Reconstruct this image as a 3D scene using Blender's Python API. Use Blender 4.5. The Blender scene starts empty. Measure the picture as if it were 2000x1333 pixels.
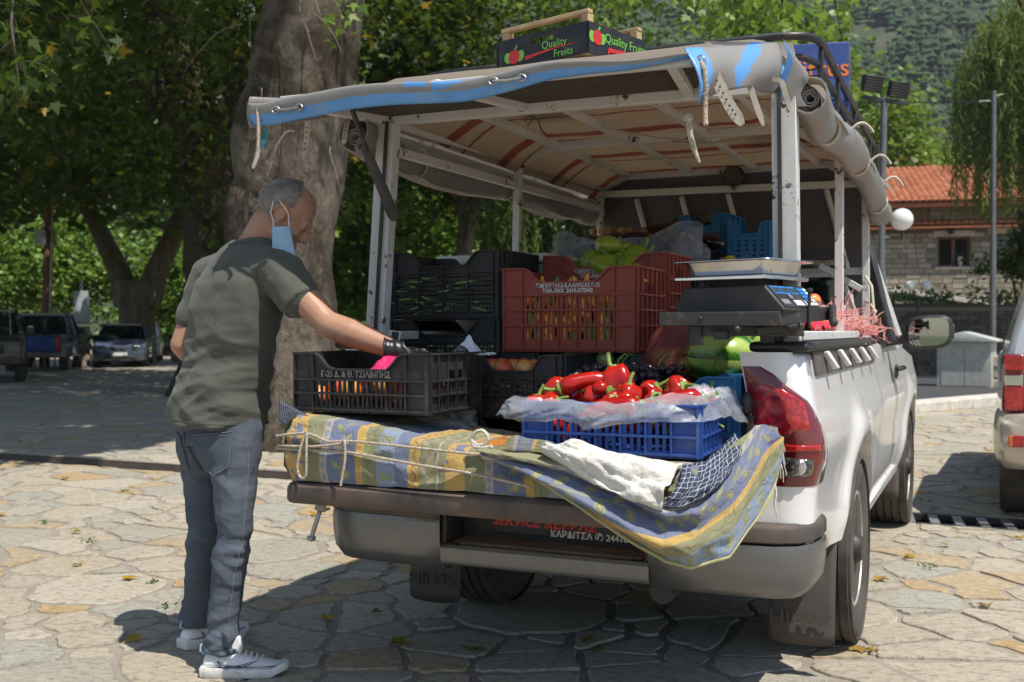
import bpy, bmesh, math, random
import numpy as np
from mathutils import Vector, Matrix, Euler, noise
from math import radians as R, sin, cos, pi
random.seed(7); np.random.seed(7)
SC = bpy.context.scene
COL = SC.collection
# ------------------------------------------------------------------ camera, world, sun, exposure
cam_d = bpy.data.cameras.new('camera'); cam = bpy.data.objects.new('camera', cam_d); COL.objects.link(cam)
cam.location = (0, 0, 1.2); cam.rotation_euler = (R(90 - .537), 0, 0)
cam_d.sensor_width = 36; cam_d.lens = 37.44; cam_d.clip_start = .05; cam_d.clip_end = 5000
cam_d.dof.use_dof = True; cam_d.dof.focus_distance = 3.3; cam_d.dof.aperture_fstop = 5.0
SC.camera = cam
world = bpy.data.worlds.new('World'); SC.world = world; world.use_nodes = True
_nt = world.node_tree; _bg = _nt.nodes['Background']
sky = _nt.nodes.new('ShaderNodeTexSky'); sky.sky_type = 'NISHITA'; sky.sun_disc = False
SUN = Vector((.33, -.389, 1.0)).normalized()
sky.sun_elevation = math.asin(SUN.z); sky.sun_rotation = math.atan2(SUN.x, SUN.y)
sky.air_density = 1.0; sky.dust_density = .6
_nt.links.new(sky.outputs[0], _bg.inputs[0]); _bg.inputs[1].default_value = .085
sun_d = bpy.data.lights.new('sun', 'SUN'); sun_d.energy = 4.0; sun_d.angle = R(.53); sun_d.color = (1, .94, .85)
sun = bpy.data.objects.new('sun', sun_d); COL.objects.link(sun); sun.location = (10, -15, 30)
sun.rotation_euler = SUN.to_track_quat('Z', 'Y').to_euler()
SC.view_settings.view_transform = 'Standard'; SC.view_settings.look = 'None'
SC.view_settings.gamma = 1; SC.view_settings.exposure = .62; SC.view_settings.use_curve_mapping = False
SC.render.engine = 'CYCLES'
SC.cycles.max_bounces = 7; SC.cycles.diffuse_bounces = 3; SC.cycles.glossy_bounces = 3
SC.cycles.transmission_bounces = 5; SC.cycles.transparent_max_bounces = 8; SC.cycles.caustics_reflective = False
SC.cycles.caustics_refractive = False; SC.cycles.use_denoising = True; SC.cycles.sample_clamp_indirect = 6

# ------------------------------------------------------------------ mesh helpers
class MB:
    """collects vertices and faces; build() links them as ONE mesh object"""
    def __init__(s): s.v = []; s.f = []; s.m = []; s.uv = None
    def add(s, vs, fs, mi=0):
        b = len(s.v); s.v += [tuple(p) for p in vs]
        for q in fs: s.f.append(tuple(i + b for i in q)); s.m.append(mi)
        return b
    def box(s, c, d, mi=0, rot=None, taper=1.0):
        hx, hy, hz = d[0] / 2, d[1] / 2, d[2] / 2
        vs = [Vector((x * (taper if z < 0 else 1), y * (taper if z < 0 else 1), z)) for z in (-hz, hz) for y in (-hy, hy) for x in (-hx, hx)]
        if rot is not None:
            mm = rot if isinstance(rot, Matrix) else Euler(rot).to_matrix()
            vs = [mm @ p for p in vs]
        c = Vector(c)
        s.add([p + c for p in vs], [(0, 2, 3, 1), (4, 5, 7, 6), (0, 1, 5, 4), (2, 6, 7, 3), (0, 4, 6, 2), (1, 3, 7, 5)], mi)
        return s
    def bb(s, a, b, mi=0):
        return s.box([(a[i] + b[i]) / 2 for i in range(3)], [abs(b[i] - a[i]) for i in range(3)], mi)
    def bar(s, p, q, w, h=None, mi=0, up=(0, 0, 1)):
        p, q = Vector(p), Vector(q); h = h or w; d = q - p; L = d.length; d.normalize()
        up = Vector(up)
        if abs(d.dot(up)) > .98: up = Vector((0, 1, 0))
        x = d.cross(up).normalized(); z = x.cross(d).normalized()
        mm = Matrix((x, d, z)).transposed()
        return s.box((p + q) / 2, (w, L, h), mi, rot=mm)
    def tube(s, pts, r, n=8, mi=0, cap=True, sq=None):
        pts = [Vector(p) for p in pts]; k = len(pts); rs = r if isinstance(r, (list, tuple)) else [r] * k
        rings = []; ref = None
        for i, p in enumerate(pts):
            t = (pts[min(i + 1, k - 1)] - pts[max(i - 1, 0)])
            t = t.normalized() if t.length > 1e-9 else Vector((0, 0, 1))
            if ref is None:
                ref = Vector((0, 0, 1)) if abs(t.z) < .9 else Vector((1, 0, 0))
            x = t.cross(ref)
            x = x.normalized() if x.length > 1e-6 else t.orthogonal().normalized()
            y = x.cross(t).normalized(); ref = y
            rings.append([p + (x * cos(2 * pi * j / n) + y * sin(2 * pi * j / n)) * rs[i] for j in range(n)])
        return s.loft(rings, True, cap, mi)
    def loft(s, rings, closed=True, cap=False, mi=0):
        n = len(rings[0]); b = len(s.v)
        for rg in rings: s.v += [tuple(p) for p in rg]
        for i in range(len(rings) - 1):
            for j in range(n if closed else n - 1):
                a, c = b + i * n + j, b + i * n + (j + 1) % n
                s.f.append((a, c, c + n, a + n)); s.m.append(mi)
        if cap:
            s.f.append(tuple(b + j for j in range(n))[::-1]); s.m.append(mi)
            e = b + (len(rings) - 1) * n; s.f.append(tuple(e + j for j in range(n))); s.m.append(mi)
        return s
    def lathe(s, prof, c=(0, 0, 0), n=16, axis='z', mi=0):
        rings = []
        for r, h in prof:
            rg = []
            for j in range(n):
                a = 2 * pi * j / n; p = (r * cos(a), r * sin(a), h)
                if axis == 'x': p = (p[2], p[0], p[1])
                if axis == 'y': p = (p[0], p[2], -p[1])
                rg.append((p[0] + c[0], p[1] + c[1], p[2] + c[2]))
            rings.append(rg)
        return s.loft(rings, True, True, mi)
    def grid(s, fn, nu, nv, mi=0, mifn=None, uv=False):
        b = len(s.v)
        for j in range(nv + 1):
            for i in range(nu + 1): s.v.append(tuple(fn(i / nu, j / nv)))
        for j in range(nv):
            for i in range(nu):
                a = b + j * (nu + 1) + i
                s.f.append((a, a + 1, a + nu + 2, a + nu + 1)); s.m.append(mifn((i + .5) / nu, (j + .5) / nv) if mifn else mi)
        if uv:
            if s.uv is None: s.uv = {}
            for j in range(nv + 1):
                for i in range(nu + 1): s.uv[b + j * (nu + 1) + i] = (i / nu, j / nv)
        return s
    def prism(s, poly, y0, y1, mi=0, plane='xz'):
        n = len(poly)
        def P(p, y): return (p[0], y, p[1]) if plane == 'xz' else ((p[0], p[1], y) if plane == 'xy' else (y, p[0], p[1]))
        s.add([P(p, y0) for p in poly] + [P(p, y1) for p in poly],
              [tuple(range(n))[::-1], tuple(range(n, 2 * n))] + [(i, (i + 1) % n, n + (i + 1) % n, n + i) for i in range(n)], mi)
        return s
    def ball(s, c, r, nu=10, nv=7, mi=0, fn=None):
        rr = r if isinstance(r, (tuple, list)) else (r, r, r)
        rings = []
        for j in range(nv + 1):
            th = pi * min(max(j / nv, .02), .98)
            rg = []
            for i in range(nu):
                a = 2 * pi * i / nu; d = Vector((sin(th) * cos(a), sin(th) * sin(a), cos(th)))
                k = fn(d) if fn else 1
                rg.append((c[0] + d.x * rr[0] * k, c[1] + d.y * rr[1] * k, c[2] + d.z * rr[2] * k))
            rings.append(rg)
        return s.loft(rings[::-1], True, True, mi)
    def mesh(s, name, mats, smooth=35):
        me = bpy.data.meshes.new(name); me.from_pydata(s.v, [], s.f)
        for m in (mats if isinstance(mats, (list, tuple)) else [mats]): me.materials.append(m)
        if any(s.m): me.polygons.foreach_set('material_index', s.m)
        if s.uv:
            ul = me.uv_layers.new(name='UVMap')
            for lp in me.loops: ul.data[lp.index].uv = s.uv.get(lp.vertex_index, (0, 0))
        if smooth:
            me.polygons.foreach_set('use_smooth', [True] * len(me.polygons))
            if smooth < 180: me.set_sharp_from_angle(angle=R(smooth))
        me.update()
        return me
    def obj(s, name, mats, parent=None, smooth=35, loc=None, rot=None, bev=0, kind=None):
        return link(name, s.mesh(name, mats, smooth), parent, loc, rot, bev, kind)
def link(name, me, parent=None, loc=None, rot=None, bev=0, kind=None):
    o = bpy.data.objects.new(name, me); COL.objects.link(o)
    if parent is not None: o.parent = parent
    if loc is not None: o.location = loc
    if rot is not None: o.rotation_euler = rot
    if bev:
        md = o.modifiers.new('bevel', 'BEVEL'); md.width = bev; md.segments = 2; md.limit_method = 'ANGLE'; md.angle_limit = R(40)
        me.polygons.foreach_set('use_smooth', [True] * len(me.polygons))
    if kind: o['kind'] = kind
    return o
def tag(o, label, cat, group=None):
    o['label'] = label; o['category'] = cat
    if group: o['group'] = group
    return o
def thing(name, label, cat, loc=(0, 0, 0), rot=(0, 0, 0), group=None):
    o = bpy.data.objects.new(name, None); COL.objects.link(o); o.empty_display_size = .1
    o.location = loc; o.rotation_euler = rot if isinstance(rot, (tuple, list, Euler)) else (0, 0, rot)
    return tag(o, label, cat, group)
def copy_tree(o, parent=None):
    c = o.copy(); COL.objects.link(c)
    if parent is not None: c.parent = parent
    for ch in o.children: copy_tree(ch, c)
    return c
def apply_mods(o):
    dg = bpy.context.evaluated_depsgraph_get(); me = bpy.data.meshes.new_from_object(o.evaluated_get(dg))
    o.modifiers.clear(); o.data = me
    return o
def fbm(p, o=4): return noise.fractal(Vector(p), 1.0, 2.0, o)
def nz(x, y, z=0.): return noise.noise(Vector((x, y, z)))
def fast_mesh(name, V, F, mats, tint=None, midx=None, smooth=False):
    """numpy vertices (n,3) + faces (m,k)"""
    me = bpy.data.meshes.new(name); V = np.asarray(V, np.float32); F = np.asarray(F, np.int32); k = F.shape[1]
    me.vertices.add(len(V)); me.vertices.foreach_set('co', V.ravel())
    me.loops.add(F.size); me.loops.foreach_set('vertex_index', F.ravel())
    me.polygons.add(len(F)); me.polygons.foreach_set('loop_start', np.arange(0, F.size, k, dtype=np.int32))
    if smooth: me.polygons.foreach_set('use_smooth', np.ones(len(F), bool))
    for m in (mats if isinstance(mats, (list, tuple)) else [mats]): me.materials.append(m)
    if midx is not None: me.polygons.foreach_set('material_index', np.asarray(midx, np.int32))
    if tint is not None:
        a = me.attributes.new('tint', 'FLOAT', 'POINT'); a.data.foreach_set('value', np.asarray(tint, np.float32))
    me.update(calc_edges=True); return me
# the pickup's own frame: right, forward, up
YAW = R(24.2); TO = Vector((.571, 4.4725, 0)); TF = Vector((sin(YAW), cos(YAW), 0)); TR = Vector((cos(YAW), -sin(YAW), 0))
def W(u, v, z): return TO + TR * u + TF * v + Vector((0, 0, z))
def onT(u, v, z, rz=0): return dict(loc=W(u, v, z), rot=(0, 0, -YAW + rz))
# ------------------------------------------------------------------ materials
class S:
    """a node socket with arithmetic"""
    def __init__(s, nt, k): s.nt = nt; s.k = k
    def _m(s, op, *a):
        n = s.nt.nodes.new('ShaderNodeMath'); n.operation = op
        for i, x in enumerate((s,) + a):
            if isinstance(x, S): s.nt.links.new(x.k, n.inputs[i])
            else: n.inputs[i].default_value = x
        return S(s.nt, n.outputs[0])
    def __add__(s, o): return s._m('ADD', o)
    __radd__ = __add__
    def __sub__(s, o): return s._m('SUBTRACT', o)
    def __rsub__(s, o): return (s * -1) + o
    def __mul__(s, o): return s._m('MULTIPLY', o)
    __rmul__ = __mul__
    def __truediv__(s, o): return s._m('DIVIDE', o)
    def lt(s, o): return s._m('LESS_THAN', o)
    def gt(s, o): return s._m('GREATER_THAN', o)
    def fract(s): return s._m('FRACT')
    def floor(s): return s._m('FLOOR')
    def abs(s): return s._m('ABSOLUTE')
    def sin(s): return s._m('SINE')
    def sqrt(s): return s._m('SQRT')
    def mn(s, o): return s._m('MINIMUM', o)
    def mx(s, o): return s._m('MAXIMUM', o)
class MT:
    def __init__(s, name):
        s.mat = bpy.data.materials.new(name); s.mat.use_nodes = True; s.nt = s.mat.node_tree
        s.b = s.nt.nodes['Principled BSDF']; s.out = s.nt.nodes['Material Output']; s._c = {}
    def node(s, t, **kw):
        n = s.nt.nodes.new('ShaderNode' + t)
        for k, v in kw.items(): setattr(n, k, v)
        return n
    def coord(s, w='Object'):
        if 'tc' not in s._c: s._c['tc'] = s.node('TexCoord')
        return s._c['tc'].outputs[w]
    def xyz(s, w='Object'):
        n = s.node('SeparateXYZ'); s.nt.links.new(s.coord(w), n.inputs[0]); return [S(s.nt, n.outputs[i]) for i in range(3)]
    def map(s, scale=(1, 1, 1), rot=(0, 0, 0), w='Object'):
        n = s.node('Mapping'); n.inputs['Scale'].default_value = scale; n.inputs['Rotation'].default_value = rot
        s.nt.links.new(s.coord(w), n.inputs[0]); return n.outputs[0]
    def noise(s, scale=5, detail=4, rough=.55, vec=None, dist=0, w='Object'):
        n = s.node('TexNoise'); n.inputs['Scale'].default_value = scale; n.inputs['Detail'].default_value = detail
        n.inputs['Roughness'].default_value = rough; n.inputs['Distortion'].default_value = dist
        s.nt.links.new(vec if vec is not None else s.coord(w), n.inputs['Vector']); return S(s.nt, n.outputs['Fac'])
    def voro(s, scale=5, feature='F1', vec=None, w='Object', rand=1, out='Distance'):
        n = s.node('TexVoronoi'); n.feature = feature; n.inputs['Scale'].default_value = scale; n.inputs['Randomness'].default_value = rand
        s.nt.links.new(vec if vec is not None else s.coord(w), n.inputs['Vector']); return S(s.nt, n.outputs[out])
    def ramp(s, fac, stops, interp='LINEAR'):
        n = s.node('ValToRGB'); n.color_ramp.interpolation = interp; e = n.color_ramp.elements
        while len(e) > 1: e.remove(e[-1])
        for i, (p, c) in enumerate(stops):
            x = e[0] if i == 0 else e.new(p)
            x.position = p; x.color = (*c, 1) if len(c) == 3 else c
        s.nt.links.new(fac.k, n.inputs[0]); return S(s.nt, n.outputs[0])
    def step(s, fac, a, b):
        n = s.node('MapRange'); n.inputs[1].default_value = a; n.inputs[2].default_value = b; s.nt.links.new(fac.k, n.inputs[0]); return S(s.nt, n.outputs[0])
    def mix(s, f, a, b, mode='MIX'):
        n = s.node('Mix'); n.data_type = 'RGBA'; n.blend_type = mode
        for k, x in ((0, f), (6, a), (7, b)):
            if isinstance(x, S): s.nt.links.new(x.k, n.inputs[k])
            else: n.inputs[k].default_value = x if k == 0 else (*x, 1)
        return S(s.nt, n.outputs[2])
    def attr(s, name='tint'):
        n = s.node('Attribute'); n.attribute_name = name; return S(s.nt, n.outputs['Fac'])
    def rnd(s): return S(s.nt, s.node('ObjectInfo').outputs['Random'])
    def set(s, **kw):
        for k, v in kw.items():
            k = {'col': 'Base Color', 'rough': 'Roughness', 'metal': 'Metallic', 'coat': 'Coat Weight', 'trans': 'Transmission Weight', 'sss': 'Subsurface Weight',
                 'spec': 'Specular IOR Level', 'alpha': 'Alpha', 'sheen': 'Sheen Weight', 'ecol': 'Emission Color', 'estr': 'Emission Strength', 'ior': 'IOR', 'coatr': 'Coat Roughness'}.get(k, k)
            i = s.b.inputs[k]
            if isinstance(v, S): s.nt.links.new(v.k, i)
            else: i.default_value = (*v, 1) if isinstance(v, (tuple, list)) and len(v) == 3 and i.type == 'RGBA' else v
        return s
    def bump(s, h, strength=.3, dist=.01):
        n = s.node('Bump'); n.inputs['Strength'].default_value = strength; n.inputs['Distance'].default_value = dist
        s.nt.links.new(h.k, n.inputs['Height']); s.nt.links.new(n.outputs[0], s.b.inputs['Normal']); return s
def M(name, col, rough=.5, metal=0, var=.18, scale=9, bump=0, bscale=60, dirt=None, dscale=5, dlo=.5, dhi=.75, bdist=.004, **kw):
    """plain surface: base colour with mottling, optional dirt patches and fine relief"""
    t = MT(name); n = t.noise(scale, 5)
    c = t.ramp(n, [(.25, tuple(x * (1 - var) for x in col)), (.75, tuple(min(1, x * (1 + var)) for x in col))])
    rr = rough
    if dirt:
        d = t.step(t.noise(dscale, 8, .68), dlo, dhi); c = t.mix(d, c, dirt); rr = d * (.9 - rough) + rough
    t.set(col=c, rough=rr, metal=metal, **kw)
    if bump: t.bump(t.noise(bscale, 4), bump, bdist)
    return t.mat
mt = {}
# stone paving
def stone_mat():
    t = MT('flagstone'); tint = t.attr('tint')
    pal = t.ramp(tint, [(0, (.42, .375, .29)), (.17, (.36, .345, .285)), (.30, (.45, .40, .31)), (.46, (.45, .385, .285)), (.58, (.37, .37, .315)), (.70, (.49, .445, .355)), (.86, (.44, .335, .195)), (.95, (.46, .315, .14))], 'CONSTANT')
    g = t.node('NewGeometry'); pos = g.outputs['Position']
    m1 = t.node('Mapping'); m1.inputs['Scale'].default_value = (1, 1.6, 1); m1.inputs['Rotation'].default_value = (0, 0, .5); t.nt.links.new(pos, m1.inputs[0])
    big = t.noise(3.2, 6, .6, vec=m1.outputs[0], dist=.6); fine = t.noise(60, 5, .75, vec=m1.outputs[0]); fleck = t.noise(22, 7, .8, vec=m1.outputs[0], dist=.5)
    c = t.mix(t.step(big, .38, .72) * .5, pal, (.47, .43, .34))
    c = t.mix(t.step(t.noise(1.7, 5, .6, vec=pos, dist=1), .58, .75) * t.step(tint, .3, 1.) * .6, c, (.43, .29, .13))
    c = t.mix(t.step(fleck, .51, .61) * .72, c, (.19, .155, .115))
    c = t.mix(t.step(fleck, .46, .36) * .45, c, (.62, .57, .48)); c = t.mix(t.step(fine, .5, .68) * .45, c, (.24, .205, .16))
    t.set(col=c, rough=t.step(fine, .2, .8) * .25 + .6)
    t.bump(fleck * .7 + fine * .4 + big * 1.2, .75, .016)
    return t.mat
mt['stone'] = stone_mat()
def mortar_mat():
    t = MT('mortar'); g = t.node('NewGeometry'); pos = g.outputs['Position']
    a = t.noise(9, 6, .7, vec=pos); b = t.noise(120, 3, .7, vec=pos)
    c = t.ramp(a, [(.3, (.25, .215, .18)), (.55, (.31, .272, .228)), (.8, (.37, .33, .28))])
    c = t.mix(t.step(b, .5, .8) * .4, c, (.36, .33, .29)); t.set(col=c, rough=.95); t.bump(b + a, .6, .01); return t.mat
mt['mortar'] = mortar_mat()
def road_mat():
    t = MT('far paving'); g = t.node('NewGeometry'); pos = g.outputs['Position']
    v = t.voro(1.9, 'DISTANCE_TO_EDGE', vec=pos); cell = t.node('TexVoronoi'); cell.inputs['Scale'].default_value = 1.9; t.nt.links.new(pos, cell.inputs['Vector'])
    cc = S(t.nt, cell.outputs['Color']); h = t.node('SeparateColor'); t.nt.links.new(cc.k, h.inputs[0])
    c = t.ramp(S(t.nt, h.outputs[0]), [(0, (.30, .28, .23)), (.5, (.36, .33, .27)), (1, (.40, .36, .28))])
    n = t.noise(6, 6, .7, vec=pos)
    c = t.mix(t.step(n, .45, .75) * .5, c, (.22, .20, .17)); c = t.mix(t.step(v, .09, .03), c, (.2, .17, .14))
    t.set(col=c, rough=.9); t.bump(n, .5, .02); return t.mat
mt['road'] = road_mat()
# foliage
def leaf_mat(name, stops, trans=.35, rough=.45):
    t = MT(name); c = t.ramp(t.attr('tint'), stops)
    t.set(col=c, rough=rough, spec=.35)
    tr = t.node('BsdfTranslucent'); br = t.mix(.5, c, (.22, .34, .02)); t.nt.links.new(br.k, tr.inputs[0])
    mx = t.node('MixShader'); mx.inputs[0].default_value = trans
    t.nt.links.new(t.b.outputs[0], mx.inputs[1]); t.nt.links.new(tr.outputs[0], mx.inputs[2]); t.nt.links.new(mx.outputs[0], t.out.inputs[0])
    return t.mat
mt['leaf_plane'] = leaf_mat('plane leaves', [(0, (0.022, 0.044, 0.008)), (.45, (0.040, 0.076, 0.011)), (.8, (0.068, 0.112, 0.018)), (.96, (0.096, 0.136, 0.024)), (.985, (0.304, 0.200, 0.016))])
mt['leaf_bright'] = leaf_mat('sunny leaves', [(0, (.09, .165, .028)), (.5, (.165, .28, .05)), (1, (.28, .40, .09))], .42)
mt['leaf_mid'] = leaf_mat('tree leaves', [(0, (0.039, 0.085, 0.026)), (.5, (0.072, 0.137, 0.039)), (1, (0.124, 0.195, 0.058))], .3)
mt['leaf_willow'] = leaf_mat('willow leaves', [(0, (.10, .15, .035)), (.5, (.17, .225, .06)), (1, (.26, .31, .10))], .4)
mt['leaf_ivy'] = leaf_mat('ivy leaves', [(0, (.03, .06, .012)), (.6, (.06, .12, .018)), (.93, (.1, .17, .025)), (1, (.35, .22, .02))], .35)
mt['conifer'] = leaf_mat('mountain trees', [(0, (.018, .042, .016)), (.5, (.040, .075, .024)), (1, (.095, .125, .04))], .05, .9)
mt['grass'] = leaf_mat('grass', [(0, (.07, .12, .02)), (1, (.16, .22, .05))], .4)
mt['fallen'] = leaf_mat('fallen leaf', [(0, (.40, .23, .03)), (.6, (.46, .31, .05)), (1, (.24, .13, .05))], .25)
def bark_mat(name, a, b, moss, msc=2.2, mlo=.5, mhi=.62):
    t = MT(name); v = t.map((1, 1, .32)); n = t.noise(2.6, 8, .65, vec=v, dist=.5); f = t.noise(14, 7, .72, vec=v)
    c = t.ramp(n, [(.3, a), (.5, tuple((x + y) / 2 for x, y in zip(a, b))), (.68, b)])
    c = t.mix(t.step(f, .45, .75) * .45, c, tuple(x * .45 for x in a))
    c = t.mix(t.step(t.noise(msc, 8, .72), mlo, mhi) * .9, c, moss)
    t.set(col=c, rough=.9); t.bump(n + f * .8 + t.noise(5, 6, .7, vec=v, dist=1.5), 1., .09); return t.mat
mt['bark_plane'] = bark_mat('plane bark', (.10, .075, .053), (.29, .245, .195), (.045, .030, .011), 1.4, .47, .58)
mt['bark_dark'] = bark_mat('dark bark', (.05, .036, .022), (.11, .085, .06), (.10, .065, .012), 1.2, .55, .7)
mt['bark_mossy'] = bark_mat('mossy bark', (.13, .105, .08), (.30, .26, .21), (.13, .10, .012), .55, .47, .58)
mt['twig'] = M('twig', (.20, .16, .13), .85)
# metals, plastics, paint
mt['paint'] = M('white car paint', (.80, .80, .79), .26, var=.02, dirt=(.62, .53, .43), dscale=1.6, dlo=.58, dhi=.95, coat=.7, coatr=.06)
mt['plastic_blk'] = M('black trim', (.022, .022, .023), .48, dirt=(.10, .085, .075), dscale=7, dlo=.5, dhi=.9, bump=.15, bscale=300, bdist=.001)
mt['plastic_dusty'] = M('dusty trim', (.05, .044, .040), .6, var=.35, dirt=(.17, .125, .10), dscale=6, dlo=.38, dhi=.85, bump=.15, bscale=200, bdist=.001)
mt['tailgate_lip'] = M('worn plastic lip', (.055, .045, .04), .62, var=.35, dirt=(.19, .125, .09), dscale=5, dlo=.36, dhi=.8, bump=.3, bscale=60)
mt['bumper'] = M('grey bumper', (.18, .18, .18), .3, metal=.6, var=.08, dirt=(.20, .165, .13), dscale=3.5, dlo=.55, dhi=1.1)
mt['dust'] = M('red dust', (.25, .125, .07), .95, var=.35, scale=40, bump=.6, bscale=90)
mt['rubber'] = M('rubber tyre', (.040, .037, .034), .8, dirt=(.15, .125, .105), dscale=5, dlo=.35, dhi=.85, bump=.3, bscale=120)
mt['mudflap'] = M('mud flap rubber', (.060, .053, .048), .62, var=.3, dirt=(.19, .13, .09), dscale=4, dlo=.40, dhi=1.1)
mt['rim'] = M('steel rim', (.55, .53, .5), .4, metal=.6, dirt=(.38, .25, .16), dscale=9, dlo=.45, dhi=.8)
mt['glass_dark'] = M('car glass', (.012, .014, .015), .05, var=.02, spec=.8)
mt['chrome'] = M('chrome', (.75, .75, .76), .12, metal=1, var=.04)
mt['mirror'] = M('mirror glass', (.42, .44, .44), .02, metal=1, var=.01)
mt['steel'] = M('steel tray', (.62, .62, .60), .2, metal=1, var=.08, bump=.04, bscale=30)
mt['zinc'] = M('grey metal', (.34, .34, .34), .45, metal=.6)
def chipped(name, base, rust, lo=.56, hi=.60):
    t = MT(name); n = t.noise(14, 9, .72); g = t.noise(2.5, 5)
    d = t.step(n, lo, hi); c = t.mix(t.step(g, .35, .8) * .5, base, tuple(x * .72 for x in base))
    c = t.mix(t.step(t.noise(5, 7, .7, vec=t.map((1, 1, .3))), .5, .8) * .45, c, tuple(x * y for x, y in zip(base, (.6, .5, .4))))
    c = t.mix(d, c, rust); t.set(col=c, rough=.5); t.bump(1 - d, .25, .002); return t.mat
mt['frame_white'] = chipped('chipped white paint', (.66, .66, .64), (.055, .035, .028), .61, .64)
mt['frame_post'] = chipped('badly chipped white paint', (.68, .68, .665), (.06, .037, .028), .585, .61)
mt['iron'] = chipped('old black iron', (.035, .033, .032), (.13, .10, .08), .55, .68)
mt['rack'] = M('black rack tube', (.020, .020, .021), .4, dirt=(.09, .05, .035), dscale=9, dlo=.5, dhi=.8)
def tarp_mat():
    t = MT('grey tarpaulin'); c = t.mix(t.step(t.noise(3.2, 8, .68), .48, .95), (.36, .355, .345), (.36, .29, .23)); t.set(col=c, rough=.42); t.bump(t.noise(12, 4), .25, .01)
    tr = t.node('BsdfTranslucent'); tr.inputs[0].default_value = (.60, .52, .42, 1); mx = t.node('MixShader'); mx.inputs[0].default_value = .30
    t.nt.links.new(t.b.outputs[0], mx.inputs[1]); t.nt.links.new(tr.outputs[0], mx.inputs[2]); t.nt.links.new(mx.outputs[0], t.out.inputs[0]); return t.mat
mt['tarp'] = tarp_mat()
mt['tarp_blue'] = M('blue tarp stripe', (.11, .32, .68), .42, var=.15, dirt=(.36, .38, .42), dscale=7, dlo=.56, dhi=.85)
mt['strap'] = M('cream strap', (.55, .50, .41), .7, dirt=(.3, .24, .17), dscale=14)
mt['rope'] = M('braided rope', (.42, .35, .27), .9, var=.5, scale=150, bump=.8, bscale=160)
mt['rope_white'] = M('pale rope', (.62, .57, .47), .9, var=.35, scale=160, bump=.8, bscale=160)
mt['rope_teal'] = M('teal cord', (.05, .20, .22), .8, var=.3, scale=80, bump=.5, bscale=100)
mt['mesh_wire'] = M('mesh wire', (.10, .085, .07), .6, metal=.3)
mt['panel_dark'] = M('dark cab panel', (.075, .068, .075), .5, dirt=(.13, .11, .10), dscale=2)
mt['foam'] = M('polystyrene', (.62, .65, .56), .8, var=.06, bump=.2, bscale=200)
mt['card_black'] = M('black printed board', (.016, .017, .020), .55, dirt=(.06, .06, .062), dscale=14)
mt['card_brown'] = M('cardboard', (.40, .27, .15), .85, dirt=(.28, .18, .1))
mt['card_white'] = M('white board', (.72, .72, .72), .7, var=.05)
mt['card_blue'] = M('blue printed board', (.035, .075, .28), .6, dirt=(.10, .13, .30), dscale=9)
mt['card_orange'] = M('orange printed board', (.45, .17, .03), .65)
mt['pine'] = M('pine wood', (.52, .36, .19), .75, var=.3, scale=14, bump=.4)
mt['globe'] = M('white globe', (.80, .80, .78), .22, var=.02)
mt['pole_grey'] = M('grey pole', (.16, .165, .17), .5, metal=.4)
mt['pole_dark'] = M('dark pole', (.045, .047, .05), .5, metal=.3)
mt['pole_wood'] = M('wood pole', (.16, .085, .05), .9, var=.35, scale=20, bump=.4)
mt['wall_stone'] = M('wall stone', (.36, .32, .26), .9, var=.3, scale=6, bump=.5, bscale=20, bdist=.02)
mt['wall_mortar'] = M('wall mortar', (.24, .215, .18), .95, bump=.4)
mt['render'] = M('pale coping', (.60, .56, .49), .85, dirt=(.34, .31, .27), dscale=3)
mt['cabinet'] = M('cabinet paint', (.46, .46, .41), .55, dirt=(.40, .34, .26), dscale=2, dlo=.55, dhi=.95)
mt['cabinet_top'] = M('cabinet roof', (.52, .56, .54), .5, dirt=(.36, .22, .13), dscale=2.4, dlo=.52, dhi=.72)
mt['wood_win'] = M('window frame', (.20, .085, .05), .6)
mt['letter_gold'] = M('gold letter', (.42, .28, .08), .5)
mt['asphalt'] = M('asphalt', (.055, .056, .06), .9, bump=.4, bscale=120)
def brick_tint(name, stops, rough=.9):
    t = MT(name); n = t.noise(8, 6, .7); c = t.ramp(t.attr('tint'), stops); c = t.mix(t.step(n, .35, .8) * .45, c, tuple(x * .55 for x in stops[0][1]))
    t.set(col=c, rough=rough); t.bump(n, .6, .02); return t.mat
mt['brick_dark'] = brick_tint('retaining brick', [(0, (.085, .070, .058)), (.5, (.125, .105, .085)), (1, (.175, .15, .125))])
mt['block_pale'] = brick_tint('facade block', [(0, (.32, .275, .21)), (.5, (.42, .37, .29)), (1, (.52, .47, .38))])
mt['roof_tile'] = brick_tint('roof tile', [(0, (.42, .15, .075)), (.6, (.52, .20, .10)), (1, (.58, .25, .14))])
def crate_mat(name, col, dust, lo=.48):
    t = MT(name); n = t.noise(7, 8, .7); c = t.mix(t.step(n, lo, .85) * .7, col, dust); c = t.mix(t.step(t.noise(40, 4), .55, .8) * .25, c, tuple(x * 1.6 for x in col))
    t.set(col=c, rough=t.step(n, .3, .8) * .3 + .42); return t.mat
mt['crate_black'] = crate_mat('black crate plastic', (.020, .020, .021), (.13, .115, .10))
mt['crate_dark'] = crate_mat('dark crate plastic', (.024, .026, .030), (.09, .09, .095))
mt['crate_red'] = crate_mat('red brown crate plastic', (.30, .052, .030), (.34, .15, .11))
mt['crate_blue'] = crate_mat('blue crate plastic', (.022, .075, .30), (.20, .22, .30), .54)
mt['crate_cyan'] = crate_mat('light blue crate plastic', (.02, .18, .42), (.15, .25, .35), .6)
mt['ink_white'] = M('white print', (.70, .68, .66), .7, var=.1)
mt['ink_grey'] = M('worn print', (.24, .23, .21), .8, var=.4, scale=60)
mt['ink_red'] = M('red print', (.62, .03, .025), .5)
mt['ink_green'] = M('green print', (.18, .50, .06), .5)
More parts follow.
